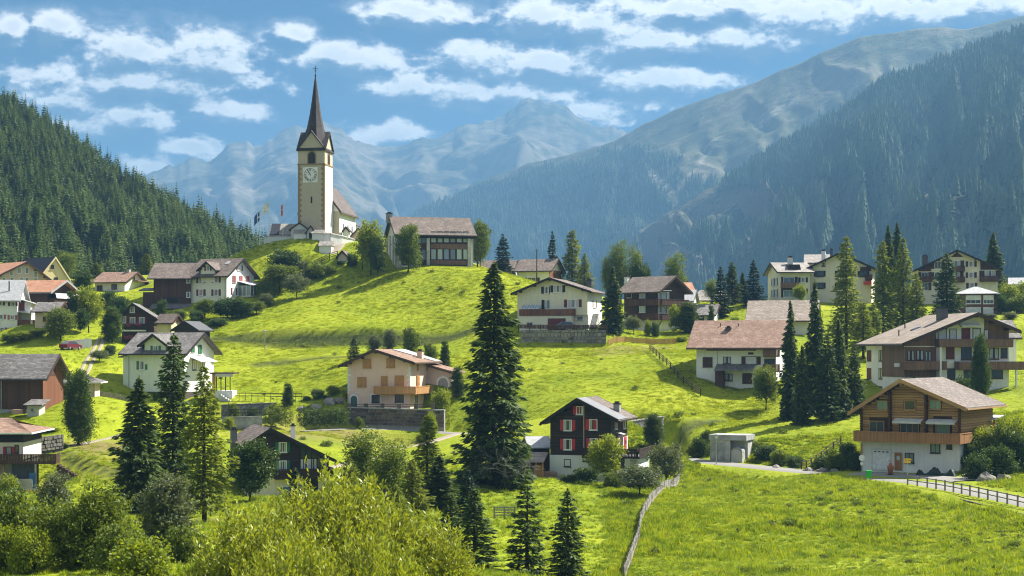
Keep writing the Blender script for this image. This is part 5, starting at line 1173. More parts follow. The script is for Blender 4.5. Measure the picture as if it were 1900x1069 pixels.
    u, zz = s.hit(822, 724, 'F', y0); o = MB().prism(ar(2.1, 2.2), -0.05, 0.01).build('porch_surround', MATS['paint_white'], s.root, (u, y0, zz)); MB().prism(ar(1.6, 1.9), -0.065, -0.051).build('porch_opening', MATS['paint_grey'], o)
    return s
PINK = pink_house()
def block_wall(name, label, A, B_, hgt, rows, bw, mat, th=0.7, cap=None, seed=1, lean=0.0, top=None, back='mortar', single=True):
    """retaining wall of single stones laid in courses before a mortar core."""
    rng = random.Random(seed); A, B_ = Vector(A), Vector(B_); o = empty(name, A, label, 'wall'); d = B_ - A; L = d.xy.length; ang = math.atan2(d.y, d.x); slope = d.z / L
    o.rotation_euler = (0, 0, ang); rh = hgt / rows; hs = [rng.uniform(0.75, 1.25) for _ in range(rows)]; hs = [q * hgt / sum(hs) for q in hs]; zs = [sum(hs[:q]) for q in range(rows)]
    v = [(0, 0.06, -1.5), (L, 0.06, slope * L - 1.5), (L, th, slope * L - 1.5), (0, th, -1.5), (0, 0.06, hgt), (L, 0.06, slope * L + hgt), (L, th, slope * L + hgt), (0, th, hgt)]
    MB().raw(v, [(0, 1, 5, 4), (1, 2, 6, 5), (2, 3, 7, 6), (3, 0, 4, 7), (4, 5, 6, 7)]).build('wall_core', MATS[back], o)
    for r in range(rows):
        x = -0.3 * rng.random() * 0; rh = hs[r]
        while x < L - 0.12:
            w = min(bw * rng.uniform(0.6, 1.4), L - x); z = slope * (x + w / 2) + zs[r]; g = 0.045; k = rng.uniform(0, 0.12)
            c = 0.17 * min(w, rh); pr = [(g + c, g), (w - g - c * rng.random(), g), (w - g, g + c), (w - g, rh - g - c * rng.random()), (w - g - c, rh - g), (g + c * rng.random(), rh - g), (g, rh - g - c), (g, g + c)]
            MB().prism([(q[0], q[1] + rng.uniform(-0.02, 0.02)) for q in pr], -k - 0.02, 0.08, 'y').build('stone', MATS[mat], o, (x, 0, z)); x += w
    if cap: MB().raw([(-0.05, -0.1, hgt), (L + .05, -0.1, slope * L + hgt), (L + .05, th + .05, slope * L + hgt), (-.05, th + .05, hgt), (-.05, -.1, hgt + .16), (L + .05, -.1, slope * L + hgt + .16), (L + .05, th + .05, slope * L + hgt + .16), (-.05, th + .05, hgt + .16)], [(0, 1, 5, 4), (1, 2, 6, 5), (2, 3, 7, 6), (3, 0, 4, 7), (4, 5, 6, 7), (0, 3, 2, 1)]).build('coping', MATS[cap], o)
    return o
block_wall('retaining_wall', 'dark stone retaining wall of square blocks under the pink house', P(646, 787, 244), P(824, 793, 241), 2.45, 5, 0.95, 'stone_dark', cap='concrete', seed=3)
o = empty('terrace_railing', P(646, 757, 244), 'low dark terrace railing with piers along the top of the dark stone wall', 'railing')
for k in range(6):
    p = P(648 + k * 31, 758, 244.3 - k * 0.5) - o.location; MB().box(p.x - 0.3, p.x + 0.3, p.y - 0.25, p.y + 0.25, p.z - 0.4, p.z + 0.75).build('pier', MATS['stone_dark'], o)
rb = MB()
for h in (0.3, 0.62): rb.bar(P(648, 758, 244.3) - o.location + Vector((0, 0, h)), P(803, 758, 241.8) - o.location + Vector((0, 0, h)), 0.06, 0.07)
rb.build('rail', MATS['timber_dark'], o)
# ---------------- black chalet with red shutters
def black_chalet():
    s = House('black_chalet', 'black timber chalet with red shutters and white masonry ground floor', 1078, 893, 192, -14)
    a, b = s.X(1021, 800), s.X(1134.5, 800); L = 8.6; he = s.Z(777, 1021); rh = s.Z(742, 1073); zb = s.Z(845)
    s.body(a, b, 0, L, he, rh, 'y', 'wood_black', base=(zb, 'greywhite'), xr=s.X(1073, 740), hr=s.Z(774, 1134)); s.roof('tile_brown', of=0.9, os=1.05, t=0.2, trim='timber_black')
    s.box('plinth', 'render_grey', a - 0.12, b + 0.12, -0.12, L, -3, s.Z(881))
    xr = s.xr; sl = (s.rh - s.hr) / (b - xr); z = lambda x: s.rh + 0.26 - sl * (x - xr); e = b + 1.07
    s.part(MB().raw([(xr + .1, -0.85, z(xr + .1)), (xr + .1, 3.4, z(xr + .1)), (e, 4.2, z(e)), (e, -0.85, z(e)), (xr + .1, -0.85, z(xr + .1) + .05), (xr + .1, 3.4, z(xr + .1) + .05), (e, 4.2, z(e) + .05), (e, -0.85, z(e) + .05)], [(0, 1, 2, 3), (4, 7, 6, 5), (0, 4, 5, 1), (1, 5, 6, 2), (2, 6, 7, 3), (3, 7, 4, 0)]), 'metal_sheet', 'sheet_grey')
    for py in (774, 809): s.box('beam', 'timber_dark', a + 0.1, b - 0.02, -0.09, -0.004, s.Z(py) - 0.09, s.Z(py) + 0.09)
    x = s.X(1083.5, 800); s.box('corner_beam', 'timber_pink', x - 0.07, x + 0.07, -0.13, -0.004, zb + 0.6, s.Z(752))
    for px, py, md in ((1053.5, 789, 'both'), (1053.5, 824.5, 'both'), (1102, 823.5, 'both')): s.win('F', px, py, 0.86, 1.16, sh='paint_red', mode=md, bars=1, shw=0.4, glass='glass_pale' if 0 else 'glass_net')
    w = s.win('F', 1101, 788, 0.86, 1.16, sh='paint_red', mode='left', bars=1, shw=0.42); MB().box(0.03, 0.41, -0.06, -0.021, -0.55, 0.55).build('shutter', MATS['paint_red'], w)
    w = s.win('F', 1075.5, 761.5, 0.7, 0.85, sh='paint_red', mode='left', bars=2, shw=0.36)
    MB().box(-0.33, -0.05, -0.06, -0.021, -0.4, 0.4).build('shutter', MATS['paint_red'], w)
    s.win('F', 1053, 859, 0.7, 0.75, frame='timber_dark', glass='glass', bars=1); s.win('F', 1087, 851, 0.6, 0.5, frame='timber_dark', glass='glass', bars=1)
    s.wins('R', [(1142.5, 786), (1158.5, 785)], 0.95, 1.2, sh='timber_pink', bars=1, shw=0.3); s.win('R', 1147, 824, 0.9, 1.2, sh='paint_red', bars=2, shw=0.3)
    u, zz = s.hit(1160, 826, 'R'); s.part(MB().box(s.x1 + .003, s.x1 + .06, u - 1.2, u + 1.1, zz - 1.4, zz + 1.05), 'entrance_render', 'white'); s.door('R', 1159, 827, 0.95, 2.0, 'paint_red', off=0.062, glass='glass')
    u, zz = s.hit(1145, 805, 'R'); s.part(MB().raw([(s.x1, u - .8, zz + .15), (s.x1, u + .9, zz + .15), (s.x1 + .9, u + .9, zz - .1), (s.x1 + .9, u - .8, zz - .1), (s.x1, u - .8, zz + .21), (s.x1, u + .9, zz + .21), (s.x1 + .9, u + .9, zz - .04), (s.x1 + .9, u - .8, zz - .04)], [(0, 1, 2, 3), (4, 7, 6, 5), (3, 2, 6, 7), (0, 4, 5, 1), (1, 5, 6, 2), (0, 3, 7, 4)]), 'canopy', 'sheet_pale')
    zf = s.Z(845.5); s.box('terrace_base', 'greywhite', s.X(1085, 860), b + 3.0, 1.2, 7.5, -3, zf - 0.22); s.x1 = b + 3.2
    s.balcony('F', s.X(1083, 840), b + 3.2, zf, 1.0, 0.95, 'wood_black', floor='timber_black', y0=0.2); s.balcony('R', -0.8, 7.4, zf - 0.003, 0.3, 0.95, 'wood_black', floor='timber_black', ends=False); s.x1 = b
    s.win('F', 1151, 859, 0.9, 1.0, frame='timber_dark', glass='glass', bars=1, base=1.2)
    s.box('cellar_door', 'paint_grey', b + 2.0, b + 2.8, 1.15, 1.198, zf - 2.4, zf - 0.4); s.chimney(s.X(1145, 760, 5.5), 5.5, rh - 3, s.Z(750, 1145, 5.5), 0.75, 'concrete')
    # boarded shed and wood store on the left
    t = House('log_shed', 'black boarded shed with pale sheet metal roof left of the black chalet', 990, 886, 196, 8, 'shed')
    a, b = t.X(984, 850), t.X(1020, 850); t.body(a, b, 0, 6, t.Z(829), t.Z(811, 985, 3), 'x', 'wood_black'); t.roof('sheet_pale', of=0.3, os=0.6, t=0.1, purlins=False, trim='sheet_grey')
    u = House('wood_store', 'open wood store under a lean-to pinkish roof with pale timber posts', 978, 892, 191, 0, 'shed')
    a, b = u.X(938, 870), u.X(1018, 870); z0, z1 = u.Z(859, 960, -1), u.Z(841, 960, 3.4)
    u.part(MB().raw([(a, -1, z0), (b - .6, -1, z0), (b, 3.4, z1), (a + 2.6, 3.4, z1), (a, -1, z0 + .14), (b - .6, -1, z0 + .14), (b, 3.4, z1 + .14), (a + 2.6, 3.4, z1 + .14)], [(0, 1, 2, 3), (4, 7, 6, 5), (0, 4, 5, 1), (1, 5, 6, 2), (2, 6, 7, 3), (3, 7, 4, 0)]), 'roof', 'tile_pale')
    u.box('back_wall', 'wood_dark', a + 2.6, b, 3.0, 3.2, -2, z1 - .02)
    for k in range(6): x = a + 0.5 + (b - a - 1.2) * k / 5; u.box('post', 'timber_orange' if k > 3 else 'timber_pink', x - .09, x + .09, -.75, -.57, -2, z0 + 0.0)
    u.box('plank_door', 'timber_orange', b - 1.75, b - 0.65, -.5, -.42, 0, z0 - .25)
    rng = random.Random(5)
    lg = MB()
    for r in range(7):
        for k in range(34): x = a + 0.9 + k * 0.155 + (r % 2) * .07; lg.tube([(x, -.35 + rng.uniform(-.05, .05), .12 + r * .15), (x, .8, .12 + r * .15)], .07, 6)
    lg.build('stacked_logs', MATS['timber_pink'], u.root, kind='stuff')
black_chalet()

# ---------------- log chalet by the road
def log_chalet():
    s = House('log_chalet', 'honey brown log chalet on white ground floor with garage beside the road', 1690, 876, 186, -20)
    a, b = s.X(1599, 820), s.X(1781, 820); L = 12; zb = s.Z(820); he = s.Z(757, 1599); rh = s.Z(707, 1678); xr = s.X(1678, 720)
    m_block('log_single', (0.27, 0.14, 0.05), (0.56, 0.34, 0.15)); m_plain('log_end', (0.10, 0.045, 0.022), 0.8)
    s.body(a + 0.12, b - 0.12, 0.12, L, he, rh - 0.06, 'y', 'wood_dark', base=(zb, 'white'), hr=s.Z(752, 1781), xr=xr)
    s.x0, s.x1 = a, b
    bw = MB(); s.roof('tile_brown', of=1.35, os=1.2, t=0.24, trim='log_brown', box=(a, b, 0, L, he, s.Z(752, 1781), rh, xr, 'y'))
    # single logs, course by course, between the cross walls
    sl, sr = (rh - he) / (xr - a), (rh - s.Z(752, 1781)) / (b - xr); hh = s.Z(752, 1781)
    bays = [a, s.X(1653, 780), s.X(1720, 780), b]; step = 0.30
    ops = [(s.hit(px, py), w / 2, h / 2) for px, py, w, h in ((1637, 752, 1.5, 1.2), (1688.5, 752, 1.5, 1.2), (1735.5, 751, 1.5, 1.2), (1631, 794, 2.35, 2.2), (1687.5, 793, 2.5, 2.2), (1749, 793, 2.2, 2.2))]
    z = zb + 0.02; course = 0
    while z < rh - 0.35:
        lo = a if z < he else a + (z + step - he) / sl; hi = b if z < hh else b - (z + step - hh) / sr
        for p0, p1 in zip(bays[:-1], bays[1:]):
            x0, x1 = max(p0, lo), min(p1, hi)
            if x1 - x0 < 0.25: continue
            segs = [(x0, x1)]
            for (u, zz), w2, h2 in ops:
                if zz - h2 < z + step * .6 and z + step * .4 < zz + h2:
                    segs = [q for A, B_ in segs for q in ([(A, min(B_, u - w2)), (max(A, u + w2), B_)] if A < u + w2 and B_ > u - w2 else [(A, B_)]) if q[1] - q[0] > 0.08]
            for A, B_ in segs:
                o = MB().tube([(A + .01, 0.10, z + step / 2), (B_ - .01, 0.10, z + step / 2)], step * 0.54, 8).build('log', MATS['log_single'], s.root, smooth=False)
        if z < he + 3.2:
            for x in bays:
                top = he + (x - a) * sl if x < xr else hh + (b - x) * sr
                if z + step < top: MB().tube([(x, -0.62 if x in (bays[1], bays[2]) else -0.3, z + step * .5), (x, 0.1, z + step * .5)], step * 0.52, 8).build('log_end', MATS['log_end'], s.root)
        z += step; course += 1
    z = zb; 
    while z < hh - 0.1:                                            # right flank
        MB().tube([(b - .1, 0, z + step / 2), (b - .1, L, z + step / 2)], step * 0.54, 8).build('log', MATS['log_single'], s.root); z += step
    for px in (1637, 1688.5, 1735.5): s.win('F', px, 752 if px < 1700 else 751, 1.22 if px != 1688.5 else 1.2, 0.98, frame='timber_orange', glass='glass_green' if px != 1688.5 else 'glass', bars=2 if px != 1688.5 else 1, off=0.1)
    s.win('F', 1627, 796, 1.7, 1.75, frame='timber_orange', glass='glass', bars=2, off=0.06, sill=False); s.win('F', 1687.5, 795, 2.1, 1.75, frame='timber_orange', glass='glass', bars=3, off=0.06, sill=False); s.win('F', 1749, 795, 1.5, 1.75, frame='timber_orange', glass='glass_green', bars=1, off=0.06, sill=False)
    for p0, p1 in ((1657, 1710), (1719, 1773)):
        x0, x1 = s.X(p0, 780, -1), s.X(p1, 780, -1); zt0 = s.Z(777.5, 1690, -.3)
        s.part(MB().raw([(x0, -.3, zt0), (x1, -.3, zt0), (x1, -1.25, zt0 - .33), (x0, -1.25, zt0 - .33), (x0, -.3, zt0 + .07), (x1, -.3, zt0 + .07), (x1, -1.25, zt0 - .26), (x0, -1.25, zt0 - .26)], [(0, 1, 2, 3), (4, 7, 6, 5), (3, 2, 6, 7), (0, 4, 5, 1), (1, 5, 6, 2), (0, 3, 7, 4)]).box(x0, x1, -1.28, -1.251, zt0 - .5, zt0 - .25), 'awning', 'awning')
    zf = s.Z(819, 1690, -1.6); s.balcony('F', s.X(1584, 810, -1.6), b + 0.5, zf, 1.6, 1.02, 'wood_rail', floor='timber_orange'); s.x1 = b; s.balcony('R', 0.003, 2.5, zf - .004, 0.5, 1.02, 'wood_rail', floor='timber_orange', ends=False)
    s.part(MB().box(a - .05, a + .1, -.2, -.05, zb - 3, zb - .25), 'post', 'timber_orange')
    # ground floor
    g = s.door('F', 1635.5, 853.5, 2.15, 2.35, 'paint_white', 'garage_door', frame='blind')
    for k in range(4): MB().box(-.9 + k * .5, -.6 + k * .5, -.085, -.076, .88, 1.02).build('pane', MATS['glass'], g)
    s.door('F', 1667, 857, 0.72, 1.95, 'wood_rail', 'front_door', glass='glass_pale', frame='timber_orange'); s.win('F', 1687.5, 849.5, 0.95, 1.0, frame='paint_brown', glass='glass_green', bars=2); s.win('F', 1735.5, 831.5, 1.0, 1.0, frame='paint_brown', glass='glass_green', bars=2); s.win('F', 1761.5, 827.5, .5, .55, frame='paint_brown', glass='glass', bars=1)
    # faint painted lines of lettering on the white wall, too worn to read
    # pergola with awning on the right
    t = House('terrace_pergola', 'timber terrace pergola with white awning roof right of the log chalet', 1815, 818, 193, -20, 'pergola')
    a2, b2 = t.X(1786, 790), t.X(1846, 790); z0, z1 = t.Z(779), t.Z(771, 1810, 2.5)
    t.part(MB().raw([(a2, -.8, z0), (b2, -.8, z0), (b2, 3.2, z1), (a2, 3.2, z1), (a2, -.8, z0 + .1), (b2, -.8, z0 + .1), (b2, 3.2, z1 + .1), (a2, 3.2, z1 + .1)], [(0, 1, 2, 3), (4, 7, 6, 5), (0, 4, 5, 1), (1, 5, 6, 2), (2, 6, 7, 3), (3, 7, 4, 0)]), 'awning_roof', 'awning')
    for x in (a2 + .1, (a2 + b2) / 2, b2 - .1): t.box('post', 'timber_orange', x - .08, x + .08, -.7, -.54, -2, z0 - .003)
    t.box('side_board', 'timber_orange', a2, a2 + 2.2, -.78, -.72, z0 - .75, z0 - .004); t.box('back_boards', 'wood_rail', a2, b2 - 1, 3.0, 3.1, -1, z1 - .05)
    t.box('terrace_floor', 'concrete', a2 - 1, b2 + .5, -1.2, 3.4, -3, -.05)
log_chalet()

# ---------------- large apartment chalet at the right
def apartment():
    s = House('apartment_chalet', 'large white apartment chalet with wide brown gable roof and stacked dark balconies', 1776, 736, 235, 24)
    a, b = s.X(1678, 690), s.X(1872, 690); L = 15; xr = s.X(1806, 590); he = s.Z(636, 1686); rh = s.Z(584, 1806); hr = s.Z(612, 1872)
    s.body(a, b, 0, L, he, rh, 'y', 'white', xr=xr, hr=hr); s.roof('tile_pale', of=1.7, os=1.1, t=0.28, trim='timber_dark'); s.x0, s.x1 = a, b
    xa = s.X(1737, 640); pf = MB()                                   # brown boarded gable corners
    sl = (rh - he) / (xr - a); pf.prism([(a + .02, s.Z(642)), (xa, s.Z(642)), (xa, he + (xa - a) * sl - .02), (a + .02, he - .02)], -.05, -.004, 'y')
    xb = s.X(1826, 630); sr = (rh - hr) / (b - xr); pf.prism([(xb, s.Z(632)), (b - .02, s.Z(632)), (b - .02, hr - .02), (xb, hr + (b - xb) * sr - .02)], -.05, -.004, 'y'); s.part(pf, 'gable_boards', 'board_brown')
    s.box('timber_facade', 'board_brown', a + .02, xa, -.05, -.004, s.Z(700), s.Z(644)); s.part(MB().box(a - .05, a - .004, .02, 8.5, s.Z(700), he - .1), 'timber_flank', 'board_brown')
    for px, py, w in ((1748, 623, 1.2), (1768, 623, .95), (1812, 622, 1.1)): s.win('F', px, py, w, 1.9, frame='paint_dark', glass='blind', bars=1, sill=False)
    s.win('F', 1792, 622, 1.2, 1.9, frame='paint_maroon', glass='paint_maroon', bars=1, sill=False); s.win('F', 1830, 622, .6, 1.5, frame='paint_dark', glass='blind', bars=1, off=.05, sill=False)
    x0, x1 = s.X(1784, 606, -1), s.X(1822, 606, -1); zz = s.Z(604, 1800, -.2); s.part(MB().box(x0, x1, -.5, -.02, zz, zz + .22).box(x0, x1, -1.2, -.502, zz - .2, zz - .02), 'awning', 'awning')
    for py0, p0, p1, dep in ((642, 1743, 1880, 1.5), (684, 1780, 1902, 1.7)):
        s.balcony('F', s.X(p0, py0, -dep), s.X(p1, py0, -dep), s.Z(py0, 1800, -dep), dep, 1.02, 'board_brown', posts=5)
    s.balcony('F', a - .3, s.X(1757, 684, -1.3), s.Z(684, 1700, -1.3), 1.3, 1.05, 'board_brown'); s.balcony('F', a - .3, s.X(1748, 722, -1.3), s.Z(722, 1700, -1.3), 1.3, 1.05, 'board_brown')
    s.balcony('L', 1.3, 7.0, s.Z(684, 1650) , 1.2, 1.05, 'board_brown', ends=True); s.balcony('L', 1.3, 7.0, s.Z(722, 1650), 1.2, 1.05, 'board_brown')
    for px, py in ((1690, 660), (1707, 659), (1722, 661)): s.win('F', px, py, .95 if px < 1715 else .8, 1.3, frame='paint_brown', glass='glass_net', bars=2, off=.05)
    for px, py, w, h, gl in ((1763, 655, 1.15, 1.55, 'blind'), (1793, 655, 1.5, 1.8, 'glass'), (1844, 656, 1.4, 1.5, 'glass_net'), (1863, 655, .9, 1.3, 'glass')): s.win('F', px, py, w, h, frame='paint_brown' if gl != 'blind' else 'paint_maroon', glass=gl if gl != 'blind' else 'paint_maroon', bars=2)
    for px, py, w, h in ((1765, 694, 1.1, 1.5), (1802, 692, 2.2, 1.5), (1850, 692, 1.6, 1.5), (1830, 695, 1.0, 2.0)): s.win('F', px, py, w, h, frame='paint_brown', glass='glass' if w != 1.0 else 'paint_maroon', bars=2)
    for px in (1613, 1634):
        for py in (660, 693, 727): s.win('L', px, py, 1.5 if px == 1613 else 1.2, 1.5, frame='paint_brown', glass='paint_maroon' if px == 1613 else 'glass_net', bars=2)
    s.box('party_wall', 'white', s.X(1737, 640) - .05, s.X(1737, 640) + .2, -1.5, -.004, -2, s.Z(633)); s.box('pillar', 'white', s.X(1886, 700, -1.6) - .12, s.X(1886, 700, -1.6) + .12, -1.66, -1.42, -3, s.Z(684, 1886, -1.6) - .2)
    s.chimney(s.X(1748, 600, 6), 6, s.Z(600, 1748, 6), s.Z(573, 1748, 6), 1.3, 'sheet_dark')
    zr = lambda x: he + (x - a) * sl + .3
    for px, py, y in ((1692, 612, 6.5),): x = a + 4.0; s.part(MB().raw([(x, y, zr(x)), (x + 1.3, y, zr(x + 1.3)), (x + 1.3, y + 1.1, zr(x + 1.3)), (x, y + 1.1, zr(x)), (x, y, zr(x) + .1), (x + 1.3, y, zr(x + 1.3) + .1), (x + 1.3, y + 1.1, zr(x + 1.3) + .1), (x, y + 1.1, zr(x) + .1)], [(4, 7, 6, 5), (0, 4, 5, 1), (1, 5, 6, 2), (2, 6, 7, 3), (3, 7, 4, 0)]), 'skylight', 'glass')
    for x, y in ((a + 2.0, 7), (a + 5.0, 12)): s.part(MB().tube([(x, y, zr(x) - .3), (x, y, zr(x) + .9)], .09, 6), 'vent_pipe', 'paint_dark')
    s.part(MB().box(s.X(1664, 677, -1.3) - .4, s.X(1664, 677, -1.3) + .5, -1.4, -1.37, s.Z(681, 1664, -1.3), s.Z(674, 1664, -1.3)), 'notice_board', 'paint_white')
    w = House('garage_annexe', 'low annexe with pale grey tile roof behind the right end of the apartment chalet', 1872, 660, 252, 20, 'building')
    a, b = w.X(1846, 640), w.X(1886, 640); w.body(a, b, 0, 7, w.Z(624), w.Z(597, 1866, 3.5), 'x', 'white'); w.roof('tile_grey', of=.6, os=.7, purlins=False)
apartment()

def lower_chalet():
    s = House('long_chalet', 'long white chalet with broad reddish roof and brown boarded eaves above the meadow', 1354, 722, 250, -10)
    a, b = s.X(1292, 680), s.X(1440, 680); L = 11; he = s.Z(638, 1350); rh = s.Z(598, 1350, 5.5)
    s.body(a, b, 0, L, he, rh, 'x', 'white'); s.roof('tile_red', of=1.3, os=1.4, t=.24, trim='timber_dark')
    s.box('eave_boards', 'board_brown', s.X(1311, 645), s.X(1403, 645), -.06, -.004, s.Z(651), s.Z(640))
    s.win('F', 1313, 672, 1.4, 1.4, sh='paint_brown', frame='paint_brown', mode='closed'); s.win('F', 1349, 668.5, 1.1, .95, frame='paint_brown', glass='glass_net', bars=2); s.win('F', 1393.5, 669, 1.7, 1.15, sh='paint_brown', frame='paint_brown', glass='blind', bars=1, shw=.55)
    s.win('F', 1352, 700, 1.1, .95, frame='paint_brown', glass='glass_net', bars=2); s.win('F', 1386.5, 702, 1.4, 1.4, sh='paint_brown', frame='paint_brown', mode='closed')
    z0 = s.Z(677); s.part(MB().prism([(-.003, z0), (-2.2, z0 - .95), (-2.2, z0 - .8), (-.003, z0 + .15)], s.X(1330, 685), s.X(1401, 685), 'x'), 'porch_roof', 'tile_grey'); s.part(MB().box(s.X(1330, 690), s.X(1345, 690), -1.4, -.004, -3, z0 - .75), 'porch_wall', 'board_dark')
    for py in (660, 688): s.balcony('F', s.X(1416, py, -1.2), b + .6, s.Z(py, 1430, -1.2), 1.2, 1.0, 'board_brown')
    s.wins('F', [(1428, 652), (1428, 676)], 1.5, 1.5, frame='paint_brown', glass='glass'); s.pipe(s.X(1331, 660), z0, he); s.box('vent_plate', 'paint_brown', s.X(1388, 655), s.X(1398, 655), -.05, -.004, s.Z(658), s.Z(654))
    s.chimney(s.X(1352, 615, 3.2), 3.2, s.Z(618, 1352, 3.2), s.Z(609, 1352, 3.2), .8, 'sheet_dark')
    for px in (1337, 1370): s.part(MB().tube([(s.X(px, 605, 4), 4, s.Z(610, px, 4)), (s.X(px, 605, 4), 4, s.Z(600, px, 4))], .07, 6), 'vent_pipe', 'paint_dark')
    t = House('timber_chalet', 'chalet with plain dull red tile roof and open timber gable behind the long chalet', 1440, 600, 292, -4)
    a, b = t.X(1400, 590), t.X(1502, 590); t.body(a, b, 0, 10, t.Z(590, 1440), t.Z(560, 1440, 5), 'x', 'warm'); t.roof('tile_pale', of=1.6, os=1.2, trim='timber_dark')
    t.x0 = a
    g = MB(); 
    for k in range(4): y = 1.5 + k * 2.3; g.bar((a - 1.3, 5, t.rh - .5), (a - 1.3, y, t.h + .3), .14, .16)
    t.part(g, 'gable_frame', 'timber_orange'); t.wins('F', [(1412, 597), (1432, 597), (1455, 597)], 1.1, 1.0, sh='paint_brown')
lower_chalet()

def white_house():
    s = House('white_villa', 'cream villa with dark gable eaves, roof terrace and brown garage door above a rubble wall', 1024, 608, 285, -15)
    a, b = s.X(960, 570), s.X(1091, 570); L = 10.5; he = s.Z(543, 960); rh = s.Z(517.5, 1022); xr = s.X(1022, 520); hr = s.Z(540, 1091)
    s.body(a, b, 0, L, he, rh, 'y', 'cream', xr=xr, hr=hr); s.roof('tile_brown', of=1.2, os=.9, trim='timber_black')
    s.part(MB().box(b + .003, b + .04, .05, L, -2, hr - .2), 'white_flank', 'white'); x = s.X(1021.5, 560); s.box('facade_step', 'cream', x, b - .01, -.35, -.003, s.Z(585), s.hr)  # right flank: sunlight painted as a whiter layer over the cream
    s.part(MB().prism([(x, s.hr), (b - .01, s.hr), (x, s.rh - .05)], -.35, -.003, 'y'), 'gable_step', 'cream')
    s.win('F', 1035, 536, 1.5, 1.1, sh='paint_dark', bars=3, off=.35, shw=.5); s.win('F', 1014, 538.5, .75, 1.1, sh='paint_dark', bars=1, shw=.5); s.win('F', 1063, 563, 1.9, 1.25, sh='paint_maroon', bars=4, off=.35, shw=.55)
    s.win('F', 1017, 565, 1.1, 1.5, sh='paint_dark', bars=2, mode='left'); s.wins('R', [(1103, 564)], 1.9, 1.25, sh='paint_maroon', bars=3, shw=.55)
    # terrace block with garage
    t0 = s.X(964, 590, -2.2); t1 = s.X(1060, 590, -2.2); zt_ = s.Z(584, 1010, -2.2); s.box('terrace_block', 'cream', t0, t1, -2.2, -.36, -3, zt_ - .21)
    s.balcony('F', t0, t1 + .3, zt_, 2.3, .95, 'board_red', floor='concrete'); s.door('F', 0, 0, 3.0, 1.9, 'paint_maroon', 'garage_door', uz=(s.X(1033, 601, -2.2), s.Z(602, 1033, -2.2)), off=2.2, frame='paint_brown')
    s.win('F', 0, 0, 0.95, .8, uz=(s.X(983, 603, -2.2), s.Z(603, 983, -2.2)), off=2.2, glass='glass', frame='render_grey'); s.win('F', 1076, 590.5, .9, .5, glass='glass', frame='render_grey', off=.003)
    x0, x1 = s.X(968, 570, -1.4), s.X(1001, 570, -1.4); z = zt_
    gh = MB()
    for k in range(8): x = x0 + (x1 - x0) * k / 7; gh.bar((x, -1.9, z), (x, -1.9, z + 1.1), .06, .06).bar((x, -1.9, z + 1.1), (x, -.5, z + 1.75), .06, .06)
    gh.bar((x0, -1.9, z + 1.1), (x1, -1.9, z + 1.1), .07, .07).bar((x0, -.5, z + 1.75), (x1, -.5, z + 1.75), .07, .07); g = s.part(gh, 'conservatory', 'paint_white'); s.part(MB().box(x0, x1, -1.88, -1.86, z, z + 1.08).raw([(x0, -1.86, z + 1.12), (x1, -1.86, z + 1.12), (x1, -.52, z + 1.74), (x0, -.52, z + 1.74)], [(0, 1, 2, 3)]), 'pane', 'glass_sky', g)
    s.chimney(s.X(1094, 520, 4), 4, s.Z(530, 1094, 4), s.Z(521, 1094, 4), .9, 'sheet_dark')
    rng = random.Random(4); st = MB(); y0 = 7.0
    for k in range(9): st.box(b + .1, b + 1.1, 1.0 + k * .3, 1.32 + k * .3, .1, .25 + k * .28)
    s.part(st, 'outside_stair', 'concrete_pale')
    w = block_wall('rubble_wall', 'grey rubble retaining wall under the cream villa', P(966, 644, 277), P(1125, 643, 277), 2.85, 5, .55, 'stone_pale', seed=9, back='rubble')
    fence_rail('terrace_fence', 'dark board fence on top of the rubble wall', [P(962, 610, 277.4), P(1018, 611, 277.4), P(1075, 611, 277.4), P(1127, 611, 277.4)], 0.75, 'wood_dark', board=True)
def fence_rail(name, label, pts, h, mat, board=False, step=2.0, rails=2, post=.07, posts_mat=None, group=None, top=None, ground=False):
    """posts with rails, or with close boards, along a line of points."""
    o = empty(name, pts[0], label, 'fence', group); p0 = pts[0]; dd = [0]
    for A, B_ in zip(pts[:-1], pts[1:]): dd.append(dd[-1] + (B_ - A).length)
    def at(s_):
        for i in range(len(pts) - 1):
            if s_ <= dd[i + 1] + 1e-6:
                t = (s_ - dd[i]) / (dd[i + 1] - dd[i]); p = pts[i].lerp(pts[i + 1], t)
                return Vector((p.x, p.y, zt(p.x, p.y) if ground else p.z)) - p0
        return pts[-1] - p0
    n = max(1, round(dd[-1] / step)); nodes = [at(dd[-1] * k / n) for k in range(n + 1)]
    for q in nodes: MB().box(q.x - post, q.x + post, q.y - post, q.y + post, q.z - .5, q.z + h + .05).build('post', MATS[posts_mat or mat], o)
    if board:
        b = MB(); m = int(dd[-1] / .22)
        for k in range(m):
            q = at(dd[-1] * (k + .5) / m); e = at(min(dd[-1], dd[-1] * (k + 1.4) / m)); d = (e - q); d.z = 0; d = d.normalized() * .095
            b.raw([q - d + Vector((0, -.08, .05)), q + d + Vector((0, -.08, .05)), q + d + Vector((0, -.08, h)), q - d + Vector((0, -.08, h)), q - d + Vector((0, -.11, .05)), q + d + Vector((0, -.11, .05)), q + d + Vector((0, -.11, h)), q - d + Vector((0, -.11, h))], [(0, 1, 2, 3), (4, 7, 6, 5), (3, 2, 6, 7), (0, 4, 5, 1), (1, 5, 6, 2), (0, 3, 7, 4)])
        b.build('boards', MATS[mat], o)
    else:
        for r in range(rails):
            zz = Vector((0, 0, h * (1 - r / max(rails, 1) * .85) - .06))
            for A, B_ in zip(nodes[:-1], nodes[1:]): MB().bar(A + zz + Vector((0, -post, 0)), B_ + zz + Vector((0, -post, 0)), .05, .1).build('rail', MATS[mat], o)
    return o
white_house()

